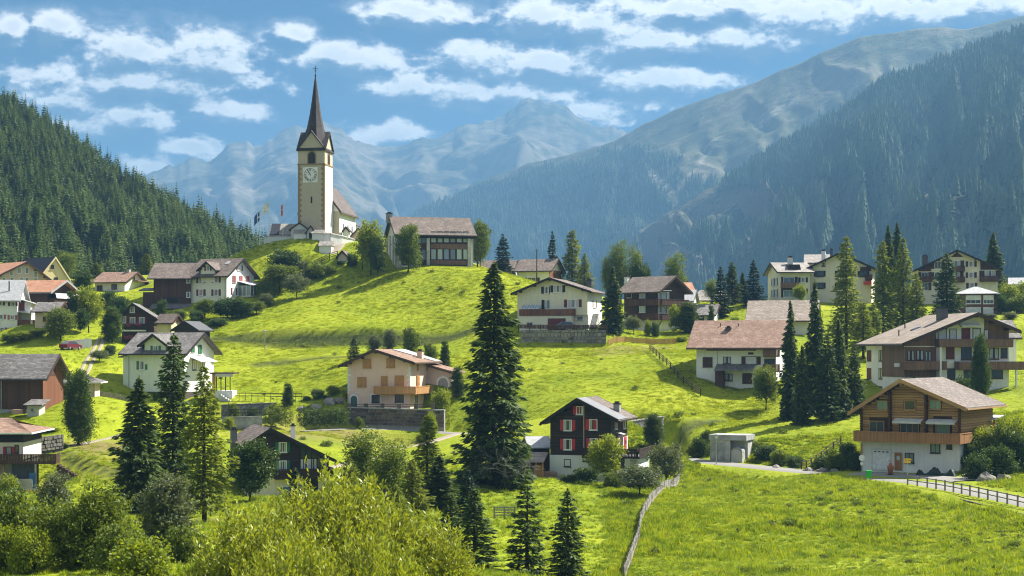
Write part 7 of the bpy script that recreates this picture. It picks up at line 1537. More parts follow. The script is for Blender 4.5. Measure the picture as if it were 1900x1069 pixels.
def upper_left():
    s = House('rose_house', 'rose grey house with white window frames under an orange roof at upper left', 40, 530, 332, 26)
    a, b = s.X(-8, 500), s.X(86, 500); L = 12; s.body(a, b, 0, L, s.Z(514, 0), s.Z(487, 47), 'y', 'rose', xr=s.X(47, 490)); s.roof('tile_orange', of=.9, os=.9, trim='timber_dark')
    s.wins('F', [(36, 501.5), (50, 502), (66, 509), (21, 506)], .75, 1.15, bars=2); s.wins('F', [(40, 518.5), (50, 519), (66, 520), (7, 519), (22, 519)], .8, .8, bars=2)
    s = House('yellow_house', 'pale yellow house with steep dark roof behind the orange roofed house', 112, 528, 342, 30)
    a, b = s.X(66, 500), s.X(133, 500); s.body(a, b, 0, 13, s.Z(525, 70), s.Z(479, 103), 'y', 'yellow', xr=s.X(102, 490)); s.roof('sheet_blackblue', of=.3, os=.5, trim='yellow', purlins=False); s.wins('F', [(97, 495)], .6, .6, frame='paint_dark', glass='glass', bars=1); s.win('F', 104, 518.5, .7, .7, frame='paint_dark', glass='glass', bars=1)
    s = House('red_roof_barn', 'dark timber barn with red brown tile roof between the white house and the yellow house', 88, 590, 300, -34, 'barn')
    a, b = s.X(28, 560), s.X(87, 560); L = 9; s.body(a, b, 0, L, s.Z(541, 60), s.Z(522.5, 60, 4.5), 'x', 'wood_dark'); s.x0, s.x1 = a, b; s.roof('tile_orange', of=1.4, os=.8, trim='paint_grey', purlins=False)
    u, zz = s.hit(108, 549, 'R'); s.part(MB().box(b + .02, b + 1.3, .8, L - .5, zz + .35, zz + .42).raw([(b + 1.3, .8, zz + .38), (b + 1.3, L - .5, zz + .38), (b + 1.6, L - .5, zz - .55), (b + 1.6, .8, zz - .55)], [(0, 1, 2, 3)]), 'awning', 'awning')
    s.balcony('R', .5, L, zz - 1.6, 1.3, 1.0, 'wood_dark')
    s = House('white_house', 'white house with pale metal roof and maroon shutters at the left edge', 15, 625, 288, -10)
    a, b = s.X(-70, 580), s.X(32, 580); s.body(a, b, 0, 10, s.Z(556, 15), s.Z(522, 15, 5), 'x', 'white'); s.x0, s.x1 = a, b; s.roof('sheet_pale', of=.6, os=.6, trim='paint_grey', purlins=False)
    s.wins('F', [(0, 563.5), (24, 564.5)], .75, .55, sh='paint_maroon', shw=.38); s.wins('F', [(2, 588), (23, 589), (4, 612)], .75, .7, sh='paint_pinkred', shw=.38)
    s.box('wing', 'greywhite', b + .01, b + 2.0, 2, 8, -2, s.Z(560)); s.part(MB().prism([(b + .01, s.Z(556)), (b + 2.6, s.Z(563)), (b + 2.6, s.Z(562)), (b + .01, s.Z(554))], 1.2, 9, 'y'), 'wing_roof', 'sheet_pale'); s.balcony('F', b + .05, b + 2.8, s.Z(604, 45, 1.5), 1.6, 1.0, 'board_red', y0=1.9); s.part(MB().prism([(b + .05, s.Z(579)), (b + 2.9, s.Z(583)), (b + 2.9, s.Z(582)), (b + .05, s.Z(577))], .2, 3, 'y'), 'awning', 'awning')
    s.part(MB().tube([(s.X(17, 530, 2), 2, s.Z(545, 17, 2)), (s.X(17, 530, 2), 2, s.Z(522, 17, 2))], .12, 6), 'flue', 'paint_dark'); s.x1 = b + 2; s.win('F', 40, 568, .9, 1.3, frame='paint_maroon', glass='paint_maroon', bars=1, base=2)
    s = House('small_annexe', 'small peach outbuilding with grey roof among the left garden trees', 82, 608, 284, -18)
    a, b = s.X(65, 590), s.X(104, 590); s.body(a, b, 0, 6, s.Z(577, 80), s.Z(563, 80, 3), 'x', 'peach'); s.roof('tile_grey', of=.6, os=.7, trim='timber_dark', purlins=False); s.win('F', 82.5, 592, .5, .75, frame='timber_orange', glass='timber_dark', bars=1); s.box('timber_side', 'board_red', s.X(88, 590), b - .02, -.05, -.004, -1, s.Z(578))
    s = House('low_white_house', 'low white house with long reddish stone roof on the slope under the wood', 204, 543, 344, -30)
    a, b = s.X(176, 530), s.X(231, 530); s.body(a, b, 0, 9, s.Z(523, 204), s.Z(507, 204, 4.5), 'x', 'white'); s.x0, s.x1 = a, b; s.roof('tile_red', of=.7, os=.7, trim='timber_dark', purlins=False); s.wins('F', [(185, 534), (212, 532)], 1.2, .9, frame='paint_maroon', glass='glass'); s.part(MB().box(b + .02, b + .05, 0, 9, -1, s.h), 'white_flank', 'white')
    u, zz = s.hit(258, 523, 'R'); s.part(MB().prism([(u - 3, zz), (u + 3, zz), (u + 3, zz + .2), (u - 3, zz + .2)], b + .06, b + 1.4, 'x'), 'porch_roof', 'tile_red'); s.win('R', 248, 517, .8, .9, frame='paint_dark', glass='glass', bars=1); s.chimney((a + b) / 2 + 2, 4.5, s.rh - .3, s.rh + .8, .7, 'render_grey')
    s = House('flower_chalet', 'dark brown chalet with white windows and pink flower boxes on its balcony', 256, 642, 288, -8)
    a, b = s.X(226, 600), s.X(284, 600); s.body(a, b, 0, 8, s.Z(586, 226), s.Z(565, 247), 'y', 'wood_dark', xr=s.X(247, 570), hr=s.Z(588, 284)); s.x0, s.x1 = a, b; s.roof('tile_grey', of=.9, os=.8, trim='timber_black')
    s.win('F', 245.5, 574.5, .75, .95, sh='paint_brown', shw=.35); s.wins('F', [(246, 595), (263, 595), (229, 593)], .85, 1.1, sh='paint_maroon', shw=.35); zf = s.Z(610, 256, -1); s.balcony('F', s.X(231, 605, -1), s.X(273, 605, -1), zf, 1.0, .9, 'wood_black'); s.box('beam', 'paint_white', a + .2, s.X(272, 614), -.95, -.004, s.Z(615), s.Z(611.5))
    for px in (238, 257):
        fx, fz = s.X(px, 602, -1.15), s.Z(602, px, -1.15); rng = np.random.default_rng(px); v, f = crown_arrays(rng, [((fx, -1.2, fz), (.65 if px > 250 else .4, .22, .26))], 40, 8, .07, .3, .1); obj('flower_box', mesh_np('flower_box', v, f, [MATS['petal_pink']]), s.root)
    fx, fz = s.X(240, 625, -1.4), s.Z(626, 240, -1.4); v, f = crown_arrays(np.random.default_rng(3), [((fx, -1.2, fz), (.9, .3, .35))], 40, 8, .07, .3, .12); obj('flower_box', mesh_np('flower_box', v, f, [MATS['petal_pink']]), s.root)
    s = House('garden_shed', 'small yellow hut with brown tile roof and orange gable right of the flower chalet', 306, 618, 287, -30, 'shed')
    a, b = s.X(292, 605), s.X(318, 605); s.body(a, b, 0, 3.5, s.Z(598), s.Z(585, 306, 1.7), 'x', 'yellow'); s.x1 = b; s.roof('tile_brown', of=.5, os=.5, trim='timber_dark', purlins=False); s.part(MB().prism([(.05, s.h), (3.45, s.h), (1.75, s.rh - .05)], b + .003, b + .05, 'x'), 'gable_boards', 'wood_orange')
    s = House('dark_shed', 'black boarded shed with low dark gable above the pale green house', 346, 622, 284, -24, 'shed')
    a, b = s.X(324, 610), s.X(364, 610); s.body(a, b, 0, 6, s.Z(611), s.Z(598, 342), 'y', 'wood_black'); s.roof('sheet_dark', of=.4, os=.6, trim='timber_black', purlins=False)
upper_left()

def concrete_shed():
    s = House('pump_house', 'grey concrete pump house with flat roof and curved pipe beside the road', 1350, 858, 209, -16, 'building')
    a, b = s.X(1318, 830), s.X(1355, 830); s.x0, s.x1 = a, b; s.box('wall', 'concrete_pale', a, b, 0, 3.6, -2, s.Z(817)); s.box('roof_slab', 'concrete', a - .15, b + 2.2, -.2, 4, s.Z(817) + .003, s.Z(807)); s.box('wall_wing', 'concrete_pale', b + .01, b + 2.0, 1.2, 3.6, -2, s.Z(817))
    for px in (1325, 1338): s.door('F', px, 838, .85, 2.2, 'concrete', 'steel_door')
    n = 10; pr = [(.0, -.6), (1.5, -.6)] + [(1.5 * .5 + .75 * math.cos(math.pi * k / n), .9 + .55 * math.sin(math.pi * k / n)) for k in range(n + 1)]
    x0 = b + .25; zz = s.Z(846); o = s.part(MB().prism([(x0 + u, zz + z - .3) for u, z in pr], -.6, 1.18, 'y'), 'culvert', 'concrete'); s.part(MB().prism([(x0 + .16 + u * .78, zz + z * .82 - .3) for u, z in pr], -.615, -.602, 'y'), 'culvert_mouth', 'render_grey', o)
concrete_shed()

# ------------------------------------------------------------------ street furniture, fences, walls
def lamp(px, pyb, D, h, label, mat='steel'):
    g = G(px, D); o = empty('street_lamp', g, label, 'street lamp', 'street lamps')
    MB().tube([(0, 0, -.6), (0, 0, h)], [.07, .045], 8).build('pole', MATS[mat], o); MB().tube([(0, 0, h), (0, 0, h + .3), (0, 0, h + .42)], [.12, .26, .2], 10).build('lamp_glass', MATS['lamp_glass'], o); MB().tube([(0, 0, h + .421), (0, 0, h + .52), (0, 0, h + .6)], [.34, .3, .05], 12).build('lamp_cap', MATS['paint_grey'], o)
lamp(1329, 862, 204.5, 3.3, 'pale street lamp in front of the concrete pump house')
lamp(491, 638, 287, 2.9, 'slender street lamp on the terrace edge of the church meadow')
def sign_post(px, D, h, label, kind):
    g = G(px, D); o = empty('sign_post', g, label, 'sign'); MB().tube([(0, 0, -.5), (0, 0, h)], .04, 6).build('pole', MATS['steel'], o)
    if kind == 'round':
        MB().tube([(0, -.06, h - .1), (0, -.03, h - .1)], .34, 16).build('sign_plate', MATS['paint_white'], o); MB().tube([(0, -.05, h - .75), (0, -.03, h - .75)], .2, 12).build('sign_plate', MATS['paint_white'], o)
    else:
        for z, d in ((h - .1, 1), (h - .38, -1)): MB().prism([(-.35 * d, z - .11), (.3 * d, z - .11), (.48 * d, z), (.3 * d, z + .11), (-.35 * d, z + .11)], -.06, -.035, 'y').build('hiking_sign', MATS['petal_sign'], o)
m_plain('petal_sign', (0.75, 0.45, 0.03), .5)
sign_post(1599, 181.5, 2.2, 'round white traffic sign on a pole at the log chalet corner', 'round'); sign_post(1683.5, 173.5, 2.6, 'yellow hiking signpost in front of the log chalet', 'arrow')
g = G(1612, 178.2); o = empty('litter_bin', g, 'bright green litter bin on a post at the road edge', 'bin')
MB().tube([(0, 0, -.4), (0, 0, .5)], .05, 6).build('post', MATS['steel'], o); MB().box(-.27, .27, -.22, .22, .28, 1.0).build('bin', MATS['bin_green'], o); MB().box(-.3, .3, -.25, .25, 1.003, 1.06).box(-.2, .2, -.235, -.222, .72, .86).build('lid', MATS['bin_green'], o)
# electricity poles
for px, pyt, D, lab in ((996, 462, 342, 'bare wooden power pole standing before the ridge houses'), (672, 466, 331, 'thin dark pole at the corner of the schoolhouse meadow'), (886, 455, 327, 'dark pole at the right end of the schoolhouse')):
    g = G(px, D); h = (HZ - pyt) * D / F - g.z; o = empty('power_pole', g, lab, 'pole', 'power poles'); MB().tube([(0, 0, -.8), (0, 0, h)], [.14, .09], 8).build('pole', MATS['timber_dark'], o); MB().box(-.3, .3, -.06, .06, h - .5, h - .38).build('crossbar', MATS['timber_dark'], o)
g = G(1287, 300); o = empty('flagpole', G(1274, 297), 'garden flagpole with a red and white streamer before the round thuja', 'flagpole'); h = (HZ - 562) * 297 / F - o.location.z
MB().tube([(0, 0, -.5), (0, 0, h)], [.06, .04], 7).build('pole', MATS['paint_white'], o); MB().box(.04, .3, -.02, .02, h - 2.0, h - .2).build('streamer', MATS['cloth_red'], o)

# picket fence curling down the meadow
def picket_fence():
    ctrl = [G(1159, 117.5), G(1170, 126), G(1183, 137), G(1190, 147), G(1203, 157), G(1222, 168), G(1243, 180), G(1257, 189), G(1262, 197)]; sp = smooth_poly(ctrl, 14); o = empty('picket_fence', ctrl[0], 'weathered grey picket fence curling down the meadow in the foreground', 'fence'); p0 = ctrl[0]
    me = MB().raw([(-.055, -.02, 0), (.055, -.02, 0), (.055, .02, 0), (-.055, .02, 0), (-.055, -.02, .98), (.055, -.02, .98), (.055, .02, .98), (-.055, .02, .98), (0, -.02, 1.08), (0, .02, 1.08)], [(0, 1, 5, 8, 4), (3, 7, 9, 6, 2), (1, 2, 6, 5), (0, 4, 7, 3), (4, 8, 9, 7), (5, 6, 9, 8)]).mesh('picket', MATS['picket_wood'])
    post = MB().box(-.06, .06, .03, .15, -.5, 1.0).mesh('post', MATS['picket_wood']); d = 0; acc = 0; k = 0; last = sp[0]; dist = [0]
    for a, b in zip(sp[:-1], sp[1:]): dist.append(dist[-1] + (b - a).length)
    n = min(290, int(dist[-1] / .3)); nodes = []
    for k in range(n + 1):
        s_ = dist[-1] * k / n; i = min(max(np.searchsorted(dist, s_) - 1, 0), len(sp) - 2); t = (s_ - dist[i]) / (dist[i + 1] - dist[i]); p = sp[i].lerp(sp[i + 1], t); dr = sp[i + 1] - sp[i]; ang = math.atan2(dr.y, dr.x); z = zt(p.x, p.y); q = Vector((p.x, p.y, z)) - p0
        c = obj('picket', me, o, q); c.rotation_euler = (RNG.normal(0, .03), RNG.normal(0, .03), ang); c.scale = (2.05, 1, RNG.uniform(.93, 1.06)); nodes.append(q)
        if k % 8 == 0: obj('post', post, o, q, ang)
    for h in (.3, .8):
        b = MB()
        for A, B_ in zip(nodes[::4], nodes[4::4]): b.bar(A + Vector((0, 0, h)), B_ + Vector((0, 0, h)), .05, .08)
        b.build('rail', MATS['picket_wood'], o)
m_block('picket_wood', (0.20, 0.18, 0.16), (0.40, 0.37, 0.34))
picket_fence()
fence_rail('road_railing', 'grey post and rail guard fence along the road before the log chalet', [G(1684, 170), G(1720, 166), G(1760, 161), G(1800, 155.5), G(1840, 150.5), G(1880, 146), G(1930, 141)], 1.0, 'wood_grey', step=2.05, rails=2, post=.07, posts_mat='wood_grey')
fence_rail('garden_fence', 'brown board fence below the garden of the brown chalet', [G(1128, 276), G(1160, 279), G(1200, 281), G(1253, 281)], .95, 'wood_orange', board=True, step=2.4, ground=True)
fence_rail('pasture_fence', 'post and rail pasture fence running down the slope beside the long chalet', [G(1206, 270), G(1225, 262), G(1245, 255), G(1262, 249), G(1300, 244)], 1.1, 'timber_dark', step=2.6, rails=3, ground=True)
fence_rail('step_railing', 'rail fence climbing the bank left of the log chalet', [G(1487, 196), G(1510, 201), G(1535, 206), G(1560, 209)], 1.0, 'timber_dark', step=2.2, rails=2, ground=True)
fence_rail('hill_fence', 'dark rail fence below the white bastion among bushes', [G(583, 334), G(605, 335), G(626, 336)], 1.3, 'timber_dark', step=2.0, rails=3, ground=True)
fence_rail('garden_gate_fence', 'short grey rail fence behind the small spruces in the lower meadow', [G(917, 146), G(935, 146.5), G(955, 147)], 1.1, 'wood_grey', step=1.0, rails=4, ground=True)
fence_rail('yard_fence', 'dark slatted yard fence in front of the pale green house', [G(172, 238), G(195, 237), G(222, 236), G(242, 236)], .9, 'wood_grey', step=1.6, rails=4, ground=True)
fence_rail('chain_fence', 'thin dark fence on the concrete wall left of the clipped hedge', [P(420, 773, 236.5), P(450, 772.5, 236.5), P(486, 773, 236.5)], 1.1, 'iron', step=.35, rails=2, post=.02)
fence_rail('chain_fence', 'thin dark fence along the terrace below the garden pavilion', [P(432, 741, 245), P(470, 741, 246), P(520, 742, 247), P(560, 742, 248)], 1.0, 'iron', step=1.0, rails=2, post=.025)
def plain_wall(name, label, A, B_, h, th, mat, z0=-2.0):
    A, B_ = Vector(A), Vector(B_); d = B_ - A; ang = math.atan2(d.y, d.x); L = d.xy.length; sl = d.z / L; o = empty(name, A, label, 'wall', None, ang)
    MB().raw([(0, 0, z0), (L, 0, z0), (L, th, z0), (0, th, z0), (0, 0, h), (L, 0, sl * L + h), (L, th, sl * L + h), (0, th, h)], [(0, 1, 5, 4), (1, 2, 6, 5), (2, 3, 7, 6), (3, 0, 4, 7), (4, 5, 6, 7)]).build('wall', MATS[mat], o)
    MB().raw([(-.04, -.06, h + .003), (L + .04, -.06, sl * L + h + .003), (L + .04, th + .06, sl * L + h + .003), (-.04, th + .06, h + .003), (-.04, -.06, h + .1), (L + .04, -.06, sl * L + h + .1), (L + .04, th + .06, sl * L + h + .1), (-.04, th + .06, h + .1)], [(0, 1, 5, 4), (1, 2, 6, 5), (2, 3, 7, 6), (3, 0, 4, 7), (4, 5, 6, 7)]).build('coping', MATS[mat], o); return o
plain_wall('concrete_wall', 'smooth concrete retaining wall left of the clipped hedge', P(412, 795, 236), P(486, 793, 236.5), 1.55, .4, 'concrete')
plain_wall('terrace_wall', 'stained stone terrace wall below the garden pavilion', P(412, 772, 239), P(512, 768, 243), 1.6, .5, 'rubble')
plain_wall('road_wall', 'dark roadside retaining wall below the guard fence at the right edge', G(1700, 166) + Vector((0, 0, -1.9)), G(1960, 134) + Vector((0, 0, -1.9)), 1.75, .4, 'rubble_dark')
plain_wall('garden_wall', 'low pale garden wall below the black chalet behind the small spruces', P(985, 925, 176), P(1085, 925, 178), 1.35, .4, 'concrete')
plain_wall('garden_wall', 'low white wall by the track between the left garden trees', P(120, 655, 272), P(170, 650, 274), 1.9, .4, 'white')
plain_wall('bank_wall', 'rubble bank wall on the pasture behind the black chalet', P(1170, 800, 214), P(1232, 790, 219), 1.2, .6, 'rubble')

# rocks, tarps, statue, cars, person
def rock(px, D, s, label, seed, z=0):
    rng = np.random.default_rng(seed); bm = bmesh.new(); bmesh.ops.create_icosphere(bm, subdivisions=2, radius=1)
    for v in bm.verts:
        n = 1 + .28 * (vnoise(np.array([v.co.x * 2 + seed]), np.array([v.co.y * 2 + v.co.z * 1.7]), seed)[0] - .5) * 2; v.co = Vector((v.co.x * n * s, v.co.y * n * s * .8, v.co.z * n * s * .7))
    me = bpy.data.meshes.new('rock'); bm.to_mesh(me); bm.free(); me.materials.append(MATS['stone_pale']); o = obj('rock', me, None, G(px, D) + Vector((0, 0, z)), rng.uniform(0, 6)); tag(o, label, 'rock')
for i, (px, D, s, lab) in enumerate([(560, 245.5, .8, 'leftmost grey boulder on the bank beside the pink house'), (585, 246, 1.0, 'grey boulder between the shrubs left of the pink house'), (612, 247, 1.2, 'large grey boulder next to the pink house corner'), (630, 247, .9, 'grey boulder touching the pink house corner'), (1500, 193, .7, 'small rock low on the road bank left of the log chalet'), (1527, 192, .8, 'grey rock on the road bank under the rail fence'), (1548, 191, .7, 'grey rock nearest the log chalet garage'), (1440, 199, .6, 'small rock on the road bank near the pump house'),
                                     (1800, 178, 1.0, 'grey rock at the foot of the right hand shrub bank'), (1830, 174, 1.3, 'large pale rock in the shrub bank right of the log chalet'), (1865, 170, 1.4, 'broad pale rock by the guard fence at the right'), (885, 172, .5, 'pale rock under the great spruce')]): rock(px, D, s, lab, 200 + i)
def tarp():
    A = P(1736, 872, 181.5); nx, ny = 26, 8; v = []
    for j in range(ny + 1):
        for i in range(nx + 1):
            x = (i / nx - .5) * 4.6; y = (j / ny - .5) * 1.3; e = min(1, 4 * (1 - abs(2 * i / nx - 1))) * min(1, 2.6 * (1 - abs(2 * j / ny - 1))); h = e * (.62 + .38 * math.sin(i * .55 + 1) + .15 * math.sin(i * 1.9 + j)) ; v.append((x, y, max(-.1, h) - .05))
    f = [(j * (nx + 1) + i, j * (nx + 1) + i + 1, (j + 1) * (nx + 1) + i + 1, (j + 1) * (nx + 1) + i) for j in range(ny) for i in range(nx)]
    A.z = zt(A.x, A.y); o = obj('tarpaulin', mesh_np('tarpaulin', v, f, [MATS['tarp']], True), None, A, R(-20)); tag(o, 'dark green tarpaulin heaped against the white wall of the log chalet', 'tarpaulin'); o.modifiers.new('thick', 'SOLIDIFY').thickness = .04
tarp()
def blob(name, parent, parts, mat, loc=None, sub=2):
    """one continuous skinned body from joints (xyz, radius) and edges."""
    verts, edges, rad = parts; me = bpy.data.meshes.new(name); me.from_pydata(verts, edges, []); me.materials.append(MATS[mat]); o = obj(name, me, parent, loc)
    o.modifiers.new('skin', 'SKIN')
    for i, r in enumerate(rad): me.skin_vertices[0].data[i].radius = (r, r)
    me.skin_vertices[0].data[0].use_root = True; o.modifiers.new('sub', 'SUBSURF').levels = sub; o.modifiers[-1].render_levels = sub; return o
pb = P(1652, 873, 182.3); pb.z = zt(pb.x, pb.y); o = empty('wood_carving', pb, 'brown carved wooden figure standing between garage and front door', 'statue'); o.scale = (1, 1, 1)
blob('body', o, ([(0, 0, .55), (0, 0, .95), (0, 0, 1.25), (0, 0, 1.5), (-.3, -.1, 1.0), (.3, -.1, 1.0), (-.28, -.22, .72), (.28, -.22, .72), (-.16, 0, .12), (.16, 0, .12)], [(0, 1), (1, 2), (2, 3), (1, 4), (1, 5), (4, 6), (5, 7), (0, 8), (0, 9)], [.3, .32, .16, .2, .13, .13, .1, .1, .15, .15]), 'rust')
MB().tube([(0, 0, -.2), (0, 0, .14)], .42, 12).build('plinth', MATS['timber_dark'], o)
for sx in (-.12, .12): MB().tube([(sx, 0, 1.6), (sx, 0, 1.72)], [.07, .03], 6).build('ear', MATS['rust'], o)
pp = P(1788, 812, 184.5); o = empty('person', pp, 'person in a blue top on the terrace at the log chalet right corner', 'person', rz=R(40)); SKm = m_plain('skin', (0.5, 0.3, 0.22), .6)
blob('body', o, ([(0, 0, .92), (0, 0, 1.2), (0, 0, 1.42), (0, 0, 1.5), (0, -.01, 1.63), (-.18, 0, 1.38), (.18, 0, 1.38), (-.25, 0, 1.1), (.25, -.02, 1.1), (-.22, -.16, .92), (.2, -.2, .98), (-.1, 0, .5), (.1, 0, .5), (-.1, .02, .06), (.1, .02, .06), (-.1, -.14, .03), (.1, -.14, .03)], [(0, 1), (1, 2), (2, 3), (3, 4), (2, 5), (2, 6), (5, 7), (6, 8), (7, 9), (8, 10), (0, 11), (0, 12), (11, 13), (12, 14), (13, 15), (14, 16)], [.15, .14, .12, .055, .105, .065, .065, .045, .045, .035, .035, .075, .075, .045, .045, .04, .04]), 'skin')
blob('shirt', o, ([(0, 0, .95), (0, 0, 1.2), (0, 0, 1.41), (-.19, 0, 1.38), (.19, 0, 1.38), (-.24, 0, 1.18), (.24, 0, 1.18)], [(0, 1), (1, 2), (2, 3), (2, 4), (3, 5), (4, 6)], [.175, .165, .14, .085, .085, .075, .075]), 'paint_blue')
blob('trousers', o, ([(0, 0, .93), (-.1, 0, .8), (.1, 0, .8), (-.1, 0, .5), (.1, 0, .5), (-.1, .02, .12), (.1, .02, .12)], [(0, 1), (0, 2), (1, 3), (2, 4), (3, 5), (4, 6)], [.17, .11, .11, .09, .09, .065, .065]), 'paint_dark')
blob('hair', o, ([(0, .03, 1.66), (0, .06, 1.58)], [(0, 1)], [.115, .09]), 'timber_dark')
def car(px, D, rz, mat, label, z=None):
    g = G(px, D); 
    if z is not None: g.z = z
    o = empty('parked_car', g, label, 'car', None, R(rz))
    prof = [(-2.1, .32), (2.05, .32), (2.1, .55), (2.0, .78), (1.15, .88), (.55, 1.38), (-.9, 1.42), (-1.75, .98), (-2.1, .9)]
    b = MB().prism([(u, z) for u, z in prof], -.82, .82, 'x'); b.v = [(p[1], p[0] * (1 - .0), p[2]) for p in b.v]; b.v = [(x, y * (1 - .16 * max(0, z - .85) / .55), z) for x, y, z in b.v]
    b.build('body', MATS[mat], o)
    for sg in (-1, 1): MB().raw([(-1.45, sg * .815, .93), (.98, sg * .815, .92), (.5, sg * .73, 1.32), (-.85, sg * .725, 1.35)], [(0, 1, 2, 3)]).build('side_window', MATS['glass'], o)
    MB().raw([(1.16, -.7, .9), (1.16, .7, .9), (.58, .62, 1.36), (.58, -.62, 1.36)], [(0, 1, 2, 3)]).build('windscreen', MATS['glass'], o).location = (.015, 0, .01); MB().raw([(-1.72, -.68, 1.0), (-1.72, .68, 1.0), (-.95, .62, 1.4), (-.95, -.62, 1.4)], [(0, 1, 2, 3)]).build('rear_window', MATS['glass'], o).location = (-.015, 0, .01)
    for x in (-1.3, 1.3):
        for sg in (-1, 1): q = MB().tube([(x, sg * .66, .32), (x, sg * .85, .32)], .32, 14).build('wheel', MATS['iron'], o); MB().tube([(x, sg * .851, .32), (x, sg * .862, .32)], .19, 10).build('rim', MATS['steel'], q)
    for sg in (-1, 1): MB().box(2.0, 2.09, sg * .6 - .16, sg * .6 + .16, .62, .74).build('headlight', MATS['lamp_glass'], o); MB().box(-2.12, -2.06, sg * .62 - .12, sg * .62 + .12, .72, .86).build('tail_light', MATS['paint_red'], o)
m_plain('car_grey', (0.16, 0.19, 0.22), .3, .4); m_plain('car_red', (0.16, 0.02, 0.03), .35, .1)
car(1054, 280.2, -6, 'car_grey', 'grey blue estate car parked on the terrace before the brown garage door', P(1054, 612, 280.2).z + .0)
car(131, 270, 70, 'car_red', 'dark red car parked by the low white wall in the left garden')

# ------------------------------------------------------------------ trees, each where it stands
T = plant
T('spruce_great', 917, 482, 171, 'huge dark spruce towering in the middle of the village', 'spruce', 'tree', width=9.3)
T('spruce', 258, 698, 150, 'dark drooping spruce left of the two tall larches', 'spruce', width=6.6)
T('larch_dark', 322, 618, 156, 'tallest of the left foreground trees, a green larch before the pale green house', 'larch', width=5.2)
T('larch', 379, 676, 131, 'airy light green larch with its bare trunk foot in the left foreground', 'larch', width=5.0)
T('tree_dark', 464, 818, 163, 'dense dark leafy tree left of the chalet with green shutters', 'tree', width=5.2)
T('stone_pine', 145, 692, 204, 'egg shaped dense stone pine standing alone on the left bank', 'stone_pine', width=4.1)
T('great_bush', 150, 926, 89, 'big dark round bush in the lower left corner', 'bush', 'bush', width=6.3, crown='foliage')
T('bush_grey', 308, 884, 101, 'grey green leafy shrub in front of the drooping spruce', 'bush', 'bush', width=4.6, crown='foliage')
for px, pt, D, w, k, lab in [(100, 880, 118, 3.6, 'bush_grey', 'pale feathery young tree above the big dark bush'), (38, 925, 100, 3.6, 'bush', 'green bush between the left edge and the big dark bush'), (12, 905, 125, 3.4, 'bush_dark', 'dark bush on the left edge under the deck house'), (265, 1005, 78, 3.4, 'bush_bright', 'light green bush below the grey green shrub'), (222, 985, 84, 2.8, 'bush', 'mid green bush touching the right side of the big dark bush'), (345, 985, 92, 2.6, 'bush', 'bush under the bare larch trunk'), (60, 985, 86, 2.4, 'bush_bright', 'low bright bush left of the big dark bush'), (8, 980, 88, 2.2, 'bush_bright', 'low bright bush at the very left edge above the lawn')]:
    T(k, px, pt, D, lab, 'bush', 'bush', width=w, crown='foliage')
T('willow', 620, 862, 71, 'great sunlit willow bush filling the bottom centre', 'willow', 'bush', width=8.2, crown='foliage')
T('willow_b', 475, 930, 66, 'left shoulder of bright willow leaves in the bottom foreground', 'willow', 'bush', width=6.4, crown='foliage')
T('willow_b', 770, 935, 72, 'right hand sunlit willow bush sloping down in the bottom foreground', 'willow', 'bush', width=5.6, crown='foliage')
T('willow', 560, 985, 60, 'nearest low willow shoots at the bottom edge', 'willow', 'bush', width=6.0, crown='foliage'); T('willow_b', 690, 975, 62, 'nearest willow shoots right of the bottom centre', 'willow', 'bush', width=5.0, crown='foliage')
for px, pt, D, w, k, nm, lab in [(672, 802, 160, 4.6, 'birch', 'birch', 'thin pale birch beside the gravel lane'), (722, 822, 150, 4.4, 'birch', 'birch', 'loose light green birch above the willow'), (792, 772, 165, 4.2, 'larch_b', 'larch', 'pale ragged larch left of the huge spruce'), (815, 845, 150, 4.4, 'spruce_b', 'spruce', 'dark young spruce at the left foot of the huge spruce'), (765, 852, 138, 3.6, 'larch', 'larch', 'light larch between the willow and the huge spruce'), (735, 900, 118, 3.0, 'larch_b', 'larch', 'small pale larch right behind the willow'), (868, 872, 142, 3.4, 'spruce_blue', 'spruce', 'dark blue green spruce below the huge spruce'), (648, 848, 140, 3.0, 'larch', 'larch', 'slim pale larch left of the loose birch'), (835, 915, 122, 2.9, 'spruce_young', 'spruce', 'young spruce right behind the right willow'), (548, 868, 150, 2.4, 'spruce_blue', 'spruce', 'little blue spruce in front of the chalet with green shutters'), (880, 905, 114, 3.4, 'spruce_young', 'spruce', 'leftmost of the three young spruces in the lower meadow'), (978, 885, 117, 3.4, 'spruce_young_b', 'spruce', 'middle one of the three young spruces in the lower meadow'), (1053, 908, 115, 3.3, 'spruce_young', 'spruce', 'rightmost of the three young spruces in the lower meadow'), (818, 985, 98, 2.6, 'larch_b', 'larch', 'small ragged larch right of the willow bushes')]:
    T(k, px, pt, D, lab, nm, width=w)
for px, pt, D, w, k, lab in [(1122, 812, 179, 4.4, 'tree_bright', 'bright leafy tree covering the right half of the black chalet'), (1186, 866, 166, 5.6, 'orchard', 'grey green apple tree left of the picket fence'), (1236, 828, 183, 4.9, 'orchard', 'taller apple tree behind the top of the picket fence'), (1088, 866, 182, 3.4, 'bush_dark', 'dark shrub at the foot of the black chalet'), (1055, 880, 178, 2.4, 'bush_dark', 'dark shrub below the small square window of the black chalet'), (975, 878, 176, 2.8, 'bush_dark', 'dark shrub before the wood store'), (945, 900, 168, 2.8, 'bush_dark', 'dark leafy shrub below the dead tree'), (1140, 880, 174, 2.6, 'bush', 'shrub under the bright leafy tree')]:
    T(k, px, pt, D, lab, 'tree' if k in ('tree_bright', 'orchard') else 'bush', 'tree' if k in ('tree_bright', 'orchard') else 'bush', width=w)
T('stone_pine_dark', 1213, 766, 203, 'dark conical conifer right of the black chalet', 'conifer', width=3.1)
